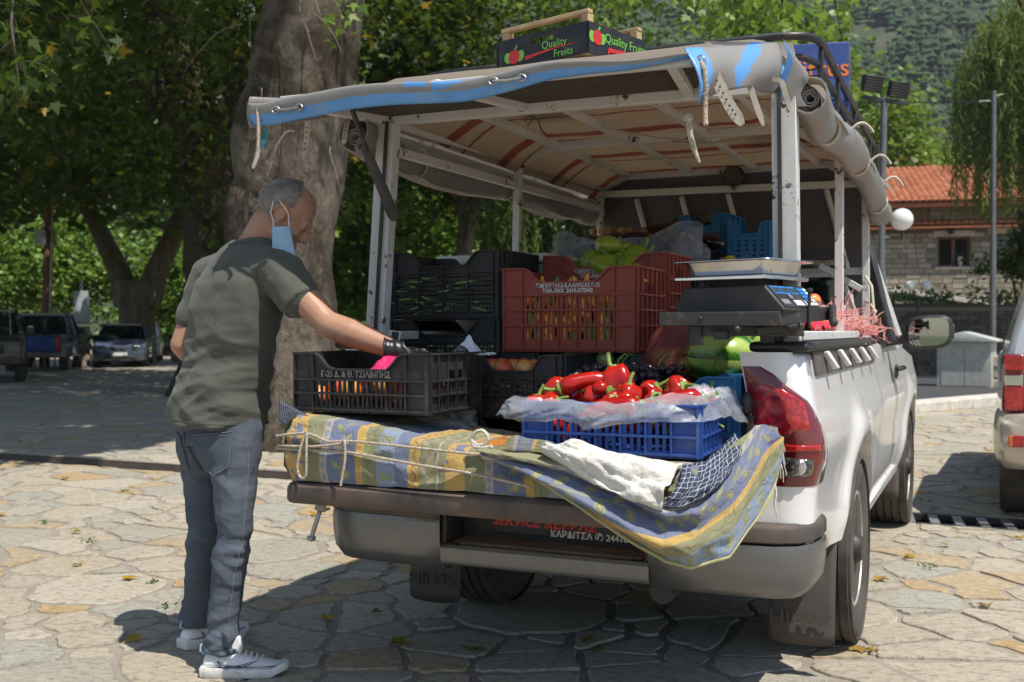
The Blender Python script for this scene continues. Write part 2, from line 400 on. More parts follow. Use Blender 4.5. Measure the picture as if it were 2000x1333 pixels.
mt['ink_orange'] = M('orange print', (.80, .20, .02), .5)
mt['ink_navy'] = M('navy print', (.02, .03, .12), .5)
def film(name, col, alpha, rough=.25):
    t = MT(name); w = t.noise(9, 7, .7, dist=1.2); t.set(col=col, rough=rough, alpha=t.step(w, .3, .8) * alpha + alpha * .5, spec=.7)
    t.bump(w, .6, .01); return t.mat
mt['film'] = film('clear plastic film', (.72, .76, .82), .30, .16)
mt['film_blue'] = film('dusky plastic film', (.38, .42, .52), .5, .3)
mt['net_pink'] = film('pink net', (.85, .35, .32), .5, .5)
mt['net_red'] = film('red net', (.28, .06, .04), .6, .6)
# produce
def gloss(name, col, col2, rough=.22, sc=6, coat=.3, stem=None):
    t = MT(name); c = t.mix(t.step(t.noise(sc, 4), .42, .66), col, col2); t.set(col=c, rough=rough, coat=coat, coatr=.15, sss=.0); return t.mat
mt['pepper_red'] = gloss('red pepper skin', (.36, .006, .005), (.50, .020, .008), .22, 9, .12)
mt['stem'] = gloss('green stem', (.16, .26, .04), (.26, .34, .08), .5)
mt['pepper_green'] = gloss('pale green pepper skin', (.20, .32, .02), (.34, .42, .04), .3)
mt['pepper_yellow'] = gloss('yellow orange skin', (.85, .36, .02), (.88, .52, .05), .3)
mt['pepper_grn2'] = gloss('green pod skin', (.08, .22, .03), (.16, .32, .06), .35)
mt['apple'] = gloss('peach skin', (.55, .06, .03), (.70, .38, .08), .35, 5)
mt['orange_fruit'] = gloss('orange skin', (.75, .24, .02), (.62, .14, .02), .4)
mt['grape'] = gloss('dark grape skin', (.022, .010, .022), (.05, .02, .04), .32)
mt['aubergine'] = gloss('aubergine skin', (.012, .006, .012), (.02, .01, .02), .18)
mt['bean'] = gloss('green beans', (.17, .27, .06), (.28, .38, .11), .5)
mt['squash'] = gloss('pale green squash', (.30, .42, .12), (.42, .50, .20), .35)
mt['lemon'] = gloss('yellow skin', (.72, .55, .04), (.66, .44, .03), .4)
mt['husk'] = M('dry husk', (.36, .23, .11), .9, var=.5, scale=24, bump=.6)
mt['red_bag'] = M('red plastic bag', (.70, .03, .05), .35, var=.15, scale=14, bump=.5, bscale=22, bdist=.01)
mt['pink_bag'] = M('pink plastic bag', (.68, .03, .14), .35, var=.2, scale=14, bump=.5, bscale=22, bdist=.01)
mt['paper'] = M('white paper', (.62, .66, .70), .6, var=.06)
def melon_mat():
    t = MT('watermelon rind'); x, y, z = t.xyz()
    th = t._s = None
    n = t.node('Math'); n.operation = 'ARCTAN2'; t.nt.links.new(z.k, n.inputs[0]); t.nt.links.new(y.k, n.inputs[1]); a = S(t.nt, n.outputs[0])
    w = t.noise(13, 6, .7); m = t.noise(40, 4, .75)
    s = ((a * 5.5 + (w - .5) * 5.0).sin())
    f = s * .5 + .5
    c = t.ramp(f * .72 + m * .30, [(.12, (.025, .10, .012)), (.30, (.055, .19, .020)), (.45, (.24, .40, .055)), (.75, (.42, .54, .13))])
    t.set(col=c, rough=.24, coat=.25); return t.mat
mt['melon'] = melon_mat()
# person
def skin_mat():
    t = MT('skin'); n = t.noise(18, 5); c = t.mix(t.step(n, .3, .8), (.40, .215, .135), (.46, .255, .165))
    c = t.mix(t.step(t.noise(5, 3), .5, .8) * .35, c, (.42, .185, .12))
    t.set(col=c, rough=.48, sss=.08); t.b.inputs['Subsurface Radius'].default_value = (.012, .005, .003)
    t.bump(t.noise(220, 3), .12, .002); return t.mat
mt['skin'] = skin_mat()
def hair_mat():
    t = MT('grey hair'); n = t.noise(420, 3, .7); m = t.noise(16, 3)
    c = t.ramp(n * .45 + m * .55, [(.34, (.15, .12, .10)), (.5, (.26, .225, .195)), (.64, (.42, .385, .35))]); t.set(col=c, rough=.65); t.bump(n, .8, .004); return t.mat
mt['hair'] = hair_mat()
def shirt_mat():
    t = MT('olive jersey'); n = t.noise(3, 4); f = t.noise(60, 5, .7, vec=t.map((1, 1, 3.5)))
    c = t.mix(t.step(n, .3, .8), (.070, .076, .060), (.085, .090, .072)); c = t.mix(f * .35, c, (.105, .11, .09)); t.set(col=c, rough=.9, sheen=.12)
    t.bump(f * .4 + t.noise(7, 4, .5, dist=1.0) * 1.5, .35, .012); return t.mat
mt['shirt'] = shirt_mat()
def denim_mat():
    t = MT('grey blue denim'); z = t.noise(5, 6, .65); f = t.noise(260, 2, .7, vec=t.map((1, 1, .35)))
    c = t.ramp(z, [(.3, (.040, .054, .076)), (.5, (.062, .080, .108)), (.72, (.11, .132, .165))]); c = t.mix(f * .4, c, (.13, .155, .19)); t.set(col=c, rough=.92)
    t.bump(f * .3 + t.noise(9, 5, .55, dist=.8) * 1.4, .4, .012); return t.mat
mt['denim'] = denim_mat()
mt['denim_seam'] = M('denim seam', (.16, .18, .20), .9)
mt['denim_dark'] = M('denim edge', (.045, .055, .07), .9)
mt['shoe'] = M('white leather', (.74, .75, .76), .4, var=.04, bump=.1, bscale=120)
mt['shoe_sole'] = M('white sole', (.70, .70, .68), .6, dirt=(.42, .38, .32), dscale=20)
mt['shoe_navy'] = M('navy lining', (.025, .035, .11), .7)
mt['mask'] = M('light blue mask fabric', (.30, .48, .64), .85, var=.06)
mt['mask_cord'] = M('white elastic', (.8, .8, .8), .8)
mt['glove'] = M('black nitrile', (.014, .014, .016), .38, bump=.3, bscale=40)
# lamp lens
def lens_mat():
    t = MT('red tail lens'); x, y, z = t.xyz(); n = t.voro(70); w = t.noise(9, 3)
    c = t.mix(t.step(n, .1, .8), (.55, .012, .012), (.20, .006, .007)); c = t.mix(t.step(w, .5, .65) * .5, c, (.55, .02, .012))
    t.set(col=c, rough=.12, coat=1., coatr=.03); t.bump(n, .25, .003); return t.mat
mt['lens_red'] = lens_mat()
mt['lens_dark'] = M('dark red lens', (.15, .009, .011), .12, var=.25, scale=20, coat=1., coatr=.03, dirt=(.11, .045, .04), dscale=5, dlo=.5, dhi=.95)
def lens_clear():
    t = MT('clear lens'); n = t.voro(70, rand=.4); c = t.mix(t.step(n, .2, .5), (.25, .24, .23), (.055, .05, .05)); t.set(col=c, rough=.15, metal=.4, coat=1.); t.bump(n, .5, .004); return t.mat
mt['lens_clear'] = lens_clear()
mt['lens_amber'] = M('amber lens', (.65, .13, .015), .15, coat=1.)
mt['suv'] = M('champagne paint', (.52, .48, .40), .25, metal=.35, var=.03, coat=.7, coatr=.05)
mt['suv_silver'] = M('silver paint', (.55, .57, .56), .25, metal=.4, var=.03, coat=.7, coatr=.05)
mt['car_blue'] = M('dark blue paint', (.018, .032, .085), .25, coat=.8)
mt['car_grey'] = M('slate grey paint', (.075, .10, .15), .28, metal=.3, coat=.8)
mt['car_dark'] = M('dark green paint', (.035, .032, .024), .3, coat=.6)
# screens
mt['lcd_blue'] = M('blue panel print', (.02, .22, .62), .4, var=.1)
mt['lcd_glass'] = M('display glass', (.035, .042, .04), .15)
# patterned cloth: woven stripes with leaves
def cloth_mat():
    t = MT('striped leaf cloth'); x, y, z = t.xyz('UV'); 
    warp = t.noise(2.2, 3, .5, w='UV')
    u = x + (warp - .5) * .02; v = y
    blue, olive, yel, lbl, cream = (.135, .175, .315), (.245, .245, .105), (.60, .37, .07), (.25, .34, .49), (.50, .42, .32)
    seq = [(0, olive), (.04, yel), (.16, olive), (.27, cream), (.32, blue), (.50, yel), (.545, olive), (.63, lbl), (.74, blue), (.82, yel), (.88, olive), (.985, cream)]
    st = u.fract(); base = t.ramp(st, seq, 'CONSTANT')
    # sprig of leaves inside the wide blue and olive bands
    def leaves(cu, width, per, ang):
        a = (st - cu) / width; q = (v * per); side = a.gt(0) * 2 - 1; aa = a.abs()
        b = (q + side * .25).fract() - .5
        lx = aa - .42; ly = b - aa * ang
        e = (lx * lx * 9 + ly * ly * 34).sqrt()
        return e, (aa.lt(.05))
    e, stemm = leaves(.41, .075, 9, .35)
    inb = (st - .41).abs().lt(.085)
    c = t.mix(e.lt(1.0) * inb, base, (.33, .33, .13)); c = t.mix((e.lt(.72) * e.gt(.36)) * inb * .8, c, (.26, .245, .10)); c = t.mix(e.lt(.36) * inb, c, (.42, .40, .17)); c = t.mix(stemm * inb * .8, c, (.33, .33, .13))
    e2, s2 = leaves(.93, .05, 7, .3); in2 = (st - .93).abs().lt(.045)
    c = t.mix(e2.lt(1.) * in2 * .85, c, (.44, .39, .27)); c = t.mix(s2 * in2 * .7, c, (.44, .39, .27))
    # dots on the cream band, dashes on light blue, zigzag on yellow
    dv = ((v * 16).fract() - .5); du = (st - .295) * 22; d = (dv * dv + du * du).sqrt(); c = t.mix(d.lt(.32) * (st - .295).abs().lt(.024), c, (.22, .29, .42))
    pv = ((v * 9).fract() - .5).abs(); pu = (st - .685).abs(); c = t.mix((pv.lt(.17) * pu.lt(.036)).mx(pv.lt(.36) * (pu - .030).abs().lt(.006)), c, (.29, .31, .17))
    zz = ((v * 12).fract() - .5).abs() * .05; c = t.mix(((st - .842) - zz).abs().lt(.006), c, (.34, .20, .05))
    z2 = ((v * 14).fract() - .5).abs() * .04; c = t.mix(((st - .58) - z2).abs().lt(.004), c, (.16, .16, .06))
    # torn-edged blue blots on the broad yellow band
    bl = t.noise(14, 4, .5, w='UV'); c = t.mix((bl - (st - .10).abs() * 2.2).gt(.50) * (st - .10).abs().lt(.06), c, (.145, .18, .30))
    wv = t.noise(300, 2, .6, w='UV'); c = t.mix(wv * .28, c, (.55, .52, .45)); 
    t.set(col=c, rough=.95, sheen=.1); t.bump(wv * .2 + t.noise(9, 7, .62, w='UV', dist=1.4), .85, .022); return t.mat
mt['cloth'] = cloth_mat()
mt['cloth_white'] = M('white cotton', (.62, .60, .54), .95, var=.1, dirt=(.45, .47, .46), dscale=7, bump=.8, bscale=22, bdist=.02)
def gridcloth():
    t = MT('navy grid cotton'); x, y, z = t.xyz('UV'); w = t.noise(5, 3, w='UV')
    a = (x * 13 + w * .6).fract().lt(.085); b = (y * 9 + w * .5).fract().lt(.085); c = t.mix(a.mx(b), (.030, .042, .078), (.5, .52, .55)); t.set(col=c, rough=.95); t.bump(w, .4, .01); return t.mat
mt['cloth_grid'] = gridcloth()
def liner_mat():
    t = MT('striped canopy liner'); x, y, z = t.xyz(); w = t.noise(2.2, 4)
    s = ((y + w * .22) * 1.75).fract(); m = t.step(s, .14, .17) * (1 - t.step(s, .30, .33)); s2 = ((y + w * .22) * 1.75 + .5).fract().lt(.05)
    c = t.mix(m.mx(s2), (.45, .36, .26), (.24, .065, .045)); c = t.mix(t.step(t.noise(3.5, 7, .7), .45, .85) * .5, c, (.30, .21, .13))
    t.set(col=c, rough=.85); t.bump(t.noise(6, 4), .3, .02)
    tr = t.node('BsdfTranslucent'); t.nt.links.new(c.k, tr.inputs[0]); mx = t.node('MixShader'); mx.inputs[0].default_value = .45
    t.nt.links.new(t.b.outputs[0], mx.inputs[1]); t.nt.links.new(tr.outputs[0], mx.inputs[2]); t.nt.links.new(mx.outputs[0], t.out.inputs[0]); return t.mat
mt['liner'] = liner_mat()
# mountain
def mount_mat():
    t = MT('mountain slope'); g = t.node('NewGeometry'); pos = g.outputs['Position']
    a = t.noise(.012, 8, .65, vec=pos); b = t.noise(.06, 6, .7, vec=pos)
    c = t.ramp(a * .6 + b * .4, [(.36, (.025, .042, .016)), (.5, (.042, .058, .024)), (.60, (.085, .085, .05)), (.68, (.30, .25, .18))]); t.set(col=c, rough=1); t.bump(b, .5, 3); return t.mat
mt['mount'] = mount_mat()
mt['earth'] = M('grassy earth', (.11, .13, .045), .95, var=.4, scale=1.2, dirt=(.16, .12, .07), dscale=.8)
# lettering
def text(s, name, mat, size, parent, loc, rot=(pi / 2, 0, 0), align='CENTER', ext=.0006, shear=0, xs=1, bold=0):
    cu = bpy.data.curves.new(name, 'FONT'); cu.body = s; cu.size = size; cu.align_x = align; cu.align_y = 'CENTER'; cu.extrude = ext; cu.shear = shear; cu.offset = bold; cu.resolution_u = 3
    o = bpy.data.objects.new(name, cu); COL.objects.link(o); dg = bpy.context.evaluated_depsgraph_get()
    me = bpy.data.meshes.new_from_object(o.evaluated_get(dg)); bpy.data.objects.remove(o); bpy.data.curves.remove(cu)
    me.materials.clear(); me.materials.append(mat); me.name = name
    if xs != 1:
        me.transform(Matrix.Diagonal((xs, 1, 1, 1)))
    return link(name, me, parent, loc, rot)
# ------------------------------------------------------------------ paving
def clip(poly, nx, ny, d):
    out = []; n = len(poly)
    for i in range(n):
        a, b = poly[i], poly[(i + 1) % n]; sa = a[0] * nx + a[1] * ny - d; sb = b[0] * nx + b[1] * ny - d
        if sa <= 0: out.append(a)
        if sa * sb < 0: t = sa / (sa - sb); out.append((a[0] + (b[0] - a[0]) * t, a[1] + (b[1] - a[1]) * t))
    return out
CH0, CH1 = 2.80, 3.22
def tv(x, y): return (x - TO.x) * TF.x + (y - TO.y) * TF.y
def tu(x, y): return (x - TO.x) * TR.x + (y - TO.y) * TR.y
def make_paving():
    rg = random.Random(11); pts = []; cell = {}
    def ok(x, y, r):
        k = int(x // .5), int(y // .5)
        for i in range(-2, 3):
            for j in range(-2, 3):
                for (a, b, rr) in cell.get((k[0] + i, k[1] + j), ()):
                    if (a - x) ** 2 + ((b - y) * 1.12) ** 2 < ((r + rr) / 2) ** 2: return False
        return True
    for it in range(60000):
        y = 2.5 + 17 * rg.random() ** 1.25; x = (rg.random() * 2 - 1) * (.56 * y + 1.2); r = rg.choice((.17, .23, .30, .38, .46, .54)) * (1 + .012 * max(0, y - 6))
        if ok(x, y, r): pts.append((x, y, r)); cell.setdefault((int(x // .5), int(y // .5)), []).append((x, y, r))
    P = np.array([(a, b) for a, b, _ in pts]); RR = np.array([r for *_, r in pts])
    polys = []
    for i, (x, y, r) in enumerate(pts):
        d2 = ((P - P[i]) ** 2).sum(1); nb = np.argsort(d2)[1:26]
        poly = [(x - .9, y - .9), (x + .9, y - .9), (x + .9, y + .9), (x - .9, y + .9)]
        for j in nb:
            dx, dy = P[j] - P[i]; L = math.hypot(dx, dy)
            off = L / 2 + (RR[i] ** 2 - RR[j] ** 2) / (2 * L) * .45
            poly = clip(poly, dx / L, dy / L, (x * dx + y * dy) / L + off)
            if len(poly) < 3: break
        if len(poly) < 3: continue
        v = tv(x, y)                                      # keep the stones off the drain channel
        if v < (CH0 + CH1) / 2: poly = clip(poly, TF.x, TF.y, TO.dot(TF) + CH0 - .01)
        else: poly = clip(poly, -TF.x, -TF.y, -(TO.dot(TF) + CH1 + .01))
        if len(poly) >= 3: polys.append(poly)
    out = []
    for poly in polys:                                    # some slabs are broken across
        ar = abs(sum(poly[i - 1][0] * poly[i][1] - poly[i][0] * poly[i - 1][1] for i in range(len(poly)))) / 2
        if ar > .13 and rg.random() < .38:
            cx = sum(p[0] for p in poly) / len(poly); cy = sum(p[1] for p in poly) / len(poly); a = rg.random() * pi; nx, ny = cos(a), sin(a); d = cx * nx + cy * ny + rg.uniform(-.08, .08)
            for q in (clip(poly, nx, ny, d), clip(poly, -nx, -ny, -d)):
                if len(q) >= 3: out.append(q)
        else: out.append(poly)
    stones = []
    for poly in out:
        gap = rg.uniform(.007, .022); n = len(poly)
        cx = sum(p[0] for p in poly) / n; cy = sum(p[1] for p in poly) / n
        ins = poly
        for i in range(n):
            (ax, ay), (bx, by) = poly[i], poly[(i + 1) % n]; L = math.hypot(bx - ax, by - ay)
            if L < .02: continue
            ins = clip(ins, (by - ay) / L, -(bx - ax) / L, (ax * (by - ay) - ay * (bx - ax)) / L - gap)
            if len(ins) < 3: break
        if len(ins) < 3: continue
        ar = abs(sum(ins[i - 1][0] * ins[i][1] - ins[i][0] * ins[i - 1][1] for i in range(len(ins)))) / 2
        if ar < .004: continue
        ed = []
        for i in range(len(ins)):                          # ragged outline, knocked corners
            a, b = ins[i], ins[(i + 1) % len(ins)]; L = math.hypot(b[0] - a[0], b[1] - a[1])
            if L < .015: continue
            k = 5 if L > .28 else (3 if L > .12 else (2 if L > .06 else 1)); cut = min(.3, .018 / L * rg.uniform(.5, 1.8))
            for q in range(k + 1):
                t = cut + (1 - 2 * cut) * q / k; w = rg.uniform(-.006, .005) * min(1, L * 6) + (rg.uniform(-.017, .006) if 0 < q < k else 0)
                nx, ny = (b[1] - a[1]) / L, -(b[0] - a[0]) / L
                ed.append((a[0] + (b[0] - a[0]) * t + nx * w, a[1] + (b[1] - a[1]) * t + ny * w))
        if len(ed) >= 4: stones.append((cx, cy, ed, rg.random(), rg.uniform(-.003, .004), rg.uniform(-.012, .012), rg.uniform(-.012, .012)))
    return stones
STONES = make_paving()
def stone_geo(st, ox, oy):
    cx, cy, ed, tint, dz, sx, sy = st; n = len(ed); rings = []
    def zt(x, y): return dz + (x - cx) * sx + (y - cy) * sy
    for k, (f, z) in enumerate(((1, -.03), (1, -.005), (.975, .0))):
        rings.append([(cx + (x - cx) * f - ox, cy + (y - cy) * f - oy, (zt(x, y) + z) if k else -.03) for x, y in ed])
    return rings, n
pave = MB()
def uvquad(mb, u0, u1, v0, v1, z): mb.add([W(u0, v0, z), W(u1, v0, z), W(u1, v1, z), W(u0, v1, z)], [(0, 1, 2, 3)])
uvquad(pave, -40, 40, -14, CH0, -.007); uvquad(pave, -40, 40, CH1, 17, -.007)
pavement = pave.obj('pavement', mt['mortar'], smooth=0); pavement['kind'] = 'structure'
def inview(st):
    x, y = st[0], st[1]
    return y > 3.45 and abs(x) / y < .51
STONES.sort(key=lambda s: s[1])
near = [s for s in STONES if inview(s)][:296]; nid = set(id(s) for s in near); rest = [s for s in STONES if id(s) not in nid]
for s in near:
    rings, n = stone_geo(s, s[0], s[1]); mb = MB(); mb.loft(rings, True, False); mb.f.append(tuple(range(2 * n, 3 * n))); mb.m.append(0)
    me = mb.mesh('paving_stone', mt['stone'], smooth=0); a = me.attributes.new('tint', 'FLOAT', 'POINT'); a.data.foreach_set('value', [s[3]] * (3 * n))
    link('paving_stone', me, pavement, (s[0], s[1], 0))
mb = MB(); tl = []
for s in rest:
    rings, n = stone_geo(s, 0, 0); b = len(mb.v); mb.loft(rings, True, False); mb.f.append(tuple(range(b + 2 * n, b + 3 * n))); mb.m.append(0); tl += [s[3]] * (3 * n)
me = mb.mesh('far_paving_stones', mt['stone'], smooth=0); a = me.attributes.new('tint', 'FLOAT', 'POINT'); a.data.foreach_set('value', tl)
link('far_paving_stones', me, pavement, kind='stuff')
mb = MB(); uvquad(mb, -120, 40, 17, 70, -.008); o = mb.obj('road', mt['road'], smooth=0); o['kind'] = 'structure'
mb = MB(); mb.add([(-900, -300, -.35), (1500, -300, -.35), (1500, 1500, -.35), (-900, 1500, -.35)], [(0, 1, 2, 3)]); o = mb.obj('ground', mt['earth'], smooth=0); o['kind'] = 'structure'
# drain channel across the square, part of it under a grate
mb = MB(); prof = [(CH0 - .002, -.012), (CH0, -.16), (CH1, -.16), (CH1 + .002, -.012)]
mb.loft([[W(u, a, b) for a, b in prof] for u in (-40, 40)], False); o = mb.obj('drain_channel', M('channel cement', (.13, .105, .085), .95, dirt=(.06, .05, .04), dscale=2), smooth=0); o['kind'] = 'structure'
gr = thing('drain_grate', 'dark steel bar grate over the drain behind the pickup', 'grate', **onT(1.2, (CH0 + CH1) / 2, 0))
mb = MB(); 
for y in (-.19, .19): mb.box((0, y, -.025), (4.4, .04, .045))
mb.obj('grate_frame', mt['pole_dark'], gr, bev=.004)
mb = MB(); mb.box((0, 0, 0), (.055, .34, .03)); bar_me = mb.mesh('grate_bar', mt['zinc'])
for i in range(30): link('grate_bar', bar_me, gr, (-2.1 + i * .145, 0, -.019), (0, 0, .12))
# kerb and the strip of road on the right
kb = MB(); rg = random.Random(3)
kerb = thing('stone_kerb', 'low pale stone kerb on the right beyond the pickup cab', 'kerb', (0, 0, 0))
K0, K1 = Vector((5.2, 15.2, 0)), Vector((12.5, 21.4, 0)); kd = (K1 - K0).normalized(); kn = Vector((-kd.y, kd.x, 0))
t = 0
while t < (K1 - K0).length:
    L = rg.uniform(.7, 1.1); m = MB(); m.box((0, 0, 0), (L - .02, .42, .16)); m.obj('kerb_stone', mt['render'], kerb, loc=K0 + kd * (t + L / 2) + Vector((0, 0, .07)), rot=(rg.uniform(-.01, .01), 0, math.atan2(kd.y, kd.x) + rg.uniform(-.015, .015)), bev=.02); t += L
mb = MB(); a, b = K0 + kn * .2, K1 + kn * .2; mb.add([a + Vector((0, 0, .10)), b + Vector((0, 0, .10)), b + kn * 30 + Vector((0, 0, .10)), a + kn * 8 + Vector((0, 0, .10))], [(0, 1, 2, 3)]); mb.add([a + Vector((0, 0, -.1)), b + Vector((0, 0, -.1)), b + Vector((0, 0, .10)), a + Vector((0, 0, .10))], [(0, 1, 2, 3)])
o = mb.obj('side_road', mt['asphalt'], smooth=0); o['kind'] = 'structure'
# ------------------------------------------------------------------ right hand side: retaining wall, hall, lamps
def brickwall(o, n_parts, x0, x1, z0, z1, bl, bh, dep, mat, holes=(), name='brick', rg=random.Random(5), stuffname=None, face=-1):
    """courses of separate bricks standing proud of the wall face at y=0"""
    cand = []; r = 0; z = z0
    while z + bh <= z1 + .001:
        x = x0 - (bl * .5 if r % 2 else 0) * rg.uniform(.7, 1.2)
        while x < x1:
            L = bl * rg.uniform(.75, 1.3); a, b = max(x, x0), min(x + L, x1)
            if b - a > .06 and not any(a < h[1] and b > h[0] and z < h[3] and z + bh > h[2] for h in holes): cand.append((a, b, z))
            x += L
        z += bh; r += 1
    bases = []
    for k in range(6):
        m = MB(); hx, hz = .5, .5; m.box((0, 0, 0), (1, 1, 1)); me = m.mesh(name, mat, smooth=0); at = me.attributes.new('tint', 'FLOAT', 'POINT'); at.data.foreach_set('value', [k / 5] * 8); bases.append(me)
    rg.shuffle(cand); st = MB(); tl = []
    for i, (a, b, z) in enumerate(cand):
        p = rg.uniform(.0, .02); sz = (b - a - .018, dep + p, bh - .018); c = ((a + b) / 2, face * (dep + p) / 2 + dep * .5 * -face * 0, z + bh / 2)
        if i < n_parts:
            ob = link(name, bases[rg.randrange(6)], o, c); ob.scale = sz
        else:
            st.box(c, sz); tl += [rg.random()] * 8
    if st.v:
        me = st.mesh(stuffname or 'small_' + name + 's', mat, smooth=0); at = me.attributes.new('tint', 'FLOAT', 'POINT'); at.data.foreach_set('value', tl); link(stuffname or 'small_' + name + 's', me, o, kind='stuff')
rw = thing('retaining_wall', 'dark brick retaining wall behind the white utility cabinet', 'wall', (9.0, 29.2, 0), (0, 0, -.06))
MB().bb((0, .0, -.2), (14, .4, 1.86)).obj('wall_core', mt['wall_mortar'], rw, smooth=0)
brickwall(rw, 290, 0, 9, .0, 1.84, .40, .125, .05, mt['brick_dark'])
MB().bb((-.05, -.08, 1.862), (14, .45, 1.93)).obj('coping', mt['brick_dark'], rw, bev=.01)
# stepped ramp wall with pale sloping coping
ra = thing('ramp_wall', 'pale stone ramp wall with sloping white coping in front of hall', 'wall', (9.2, 31.6, 0), (0, 0, -.1))
def ramp_top(x): return 2.72 - x * .155
MB().prism([(0, 0), (7, 0), (7, ramp_top(7) - .1), (0, ramp_top(0) - .1)], 0, .3).obj('wall_core', mt['wall_mortar'], ra, smooth=0)
st = MB(); tl = []; rg = random.Random(8); z = 1.3
while z < 2.7:
    x = rg.uniform(-.2, 0)
    while x < 5.6:
        L = rg.uniform(.16, .4)
        if z + .14 < ramp_top(x + L) - .1 and x > 0: st.box((x + L / 2, -.03, z + .07), (L - .02, .07 + rg.random() * .03, .12)); tl += [rg.random()] * 8
        x += L
    z += .14
me = st.mesh('stone_blocks', mt['block_pale'], smooth=0); at = me.attributes.new('tint', 'FLOAT', 'POINT'); at.data.foreach_set('value', tl); link('stone_blocks', me, ra, kind='stuff')
MB().bar((-.2, .1, ramp_top(-.2)), (6.9, .1, ramp_top(6.9)), .5, .13).obj('coping', mt['render'], ra, bev=.01)
# the stone hall with tiled roof
HY0 = 35.6
hall = thing('stone_hall', 'pale stone hall with orange tiled roof behind the lamps', 'building', (11.3, 36.4, 0), (0, 0, R(-13)))
wins = [(3.05, 4.05, 3.35, 4.35), (4.75, 6.0, 3.38, 4.42), (-.2, .45, 1.9, 4.1)]
holes = [(a - .02, b + .02, c - .02, d + .02) for a, b, c, d in wins]
wx = [-3, -.2, .45, 3.05, 4.05, 4.75, 6.0, 12]
core = MB()
def wallpiece(a, b, c, d): core.bb((a, 0, c), (b, .35, d))
wallpiece(-3, -.2, -.3, 5.36); wallpiece(-.2, .45, -.3, 1.9); wallpiece(-.2, .45, 4.1, 5.36); wallpiece(.45, 3.05, -.3, 5.36)
wallpiece(3.05, 4.05, -.3, 3.35); wallpiece(3.05, 4.05, 4.35, 5.36); wallpiece(4.05, 4.75, -.3, 5.36); wallpiece(4.75, 6, -.3, 3.38); wallpiece(4.75, 6, 4.42, 5.36); wallpiece(6, 12, -.3, 5.36)
core.obj('wall', mt['wall_mortar'], hall, smooth=0)
brickwall(hall, 280, -1.5, 8.0, 1.6, 4.6, .36, .17, .06, mt['block_pale'], holes, 'stone_block', stuffname='small_stone_blocks')
# upper storey band, its blocks and sign
brickwall(hall, 0, -1.5, 8.0, 4.9, 5.36, .36, .15, .06, mt['block_pale'], (), 'stone_block', stuffname='upper_stone_blocks')
for a, b, c, d in wins:
    fr = MB()
    for (p, q) in (((a, .16, c), (a + .07, .26, d)), ((b - .07, .16, c), (b, .26, d)), ((a + .07, .16, d - .07), (b - .07, .26, d)), ((a + .07, .16, c), (b - .07, .26, c + .07))): fr.bb(p, q)
    if b - a > .8:
        fr.bb(((a + b) / 2 - .05, .14, c + .07), ((a + b) / 2 + .05, .25, d - .07))
    f = fr.obj('window' if b - a > .8 else 'door', mt['wood_win'], hall, smooth=0)
    MB().bb((a + .07, .2, c + .07), (b - .07, .22, d - .07)).obj('pane', mt['glass_dark'], f, smooth=0)
    if b - a > .8: MB().bb((a - .1, -.12, c - .09), (b + .1, .2, c - .01)).obj('sill', mt['render'], f, bev=.01)
    MB().bb((a - .14, -.085, d + .01), (b + .14, .1, d + .2)).obj('lintel', mt['render'], hall, bev=.01)
def tiles(x0, x1, y0, z0, run, slope, tl_w=.21, tl_l=.34, nrow=10):
    mb = MB(); tl = []; rg = random.Random(4); c_, s_ = cos(slope), sin(slope)
    for r in range(nrow):
        x = x0
        while x < x1:
            a = r * tl_l; b = len(mb.v); rr = tl_w * .5; k = 4
            for (dd, lift) in ((a, .055), (a + tl_l * 1.12, .02)):
                for q in range(k + 1):
                    th = pi * q / k; mb.v.append((x + rr - cos(th) * rr * .98, y0 + dd * c_ - sin(th) * rr * .55 * s_, z0 + dd * s_ + lift + sin(th) * rr * .6))
            for q in range(k): mb.f.append((b + q, b + q + 1, b + k + 2 + q, b + k + 1 + q)); mb.m.append(0)
            mb.f.append(tuple(b + q for q in range(k + 1))); mb.m.append(0)
            tl += [rg.random()] * (2 * k + 2); x += tl_w
    me = mb.mesh('roof_tiles', mt['roof_tile'], smooth=50); at = me.attributes.new('tint', 'FLOAT', 'POINT'); at.data.foreach_set('value', tl); return me
SL = R(20)
rf = MB().prism([(-.75, 5.42), (4.4, 5.42 + 5.15 * math.tan(SL)), (9, 5.30 + .5 * math.tan(SL)), (-.75, 5.30)], -3.5, 12.5, plane='yz').obj('roof', mt['roof_tile'], hall, smooth=0)
link('roof_tiles', tiles(-3.5, 12.5, -.8, 5.42, 9, SL, nrow=16), rf, kind='stuff')
cn = MB().prism([(-.55, 4.68), (-.09, 4.84), (-.09, 4.76), (-.55, 4.6)], -3, 10, plane='yz').obj('canopy_ledge', mt['roof_tile'], hall, smooth=0)
link('roof_tiles', tiles(-3, 10, -.57, 4.68, .5, R(19), nrow=2), cn, kind='stuff')
text('ΓΡΑΦΩΝ', 'lettering', mt['letter_gold'], .44, hall, (1.9, -.11, 5.10), ext=.02)
mb = MB(); mb.lathe([(.0, 0), (.09, .02), (.12, .14), (.07, .2)], (3.45, -.12, 4.42), 10); mb.obj('wall_lamp', mt['pole_dark'], hall)
mb = MB(); mb.lathe([(.05, 0), (.09, .16), (.1, .17)], (3.75, .02, 3.36), 10); mb.ball((3.75, .02, 3.6), .1, 8, 6); mb.obj('flower_pot', mt['render'], hall)
rb = thing('red_roof', 'bright red roof gable rising behind the hall roof', 'building', (17, 46, 0), (0, 0, R(-24)))
MB().prism([(-4, 7.2), (0, 8.5), (4, 7.2), (4, 0), (-4, 0)], 0, 8).obj('gable', mt['render'], rb, smooth=0)
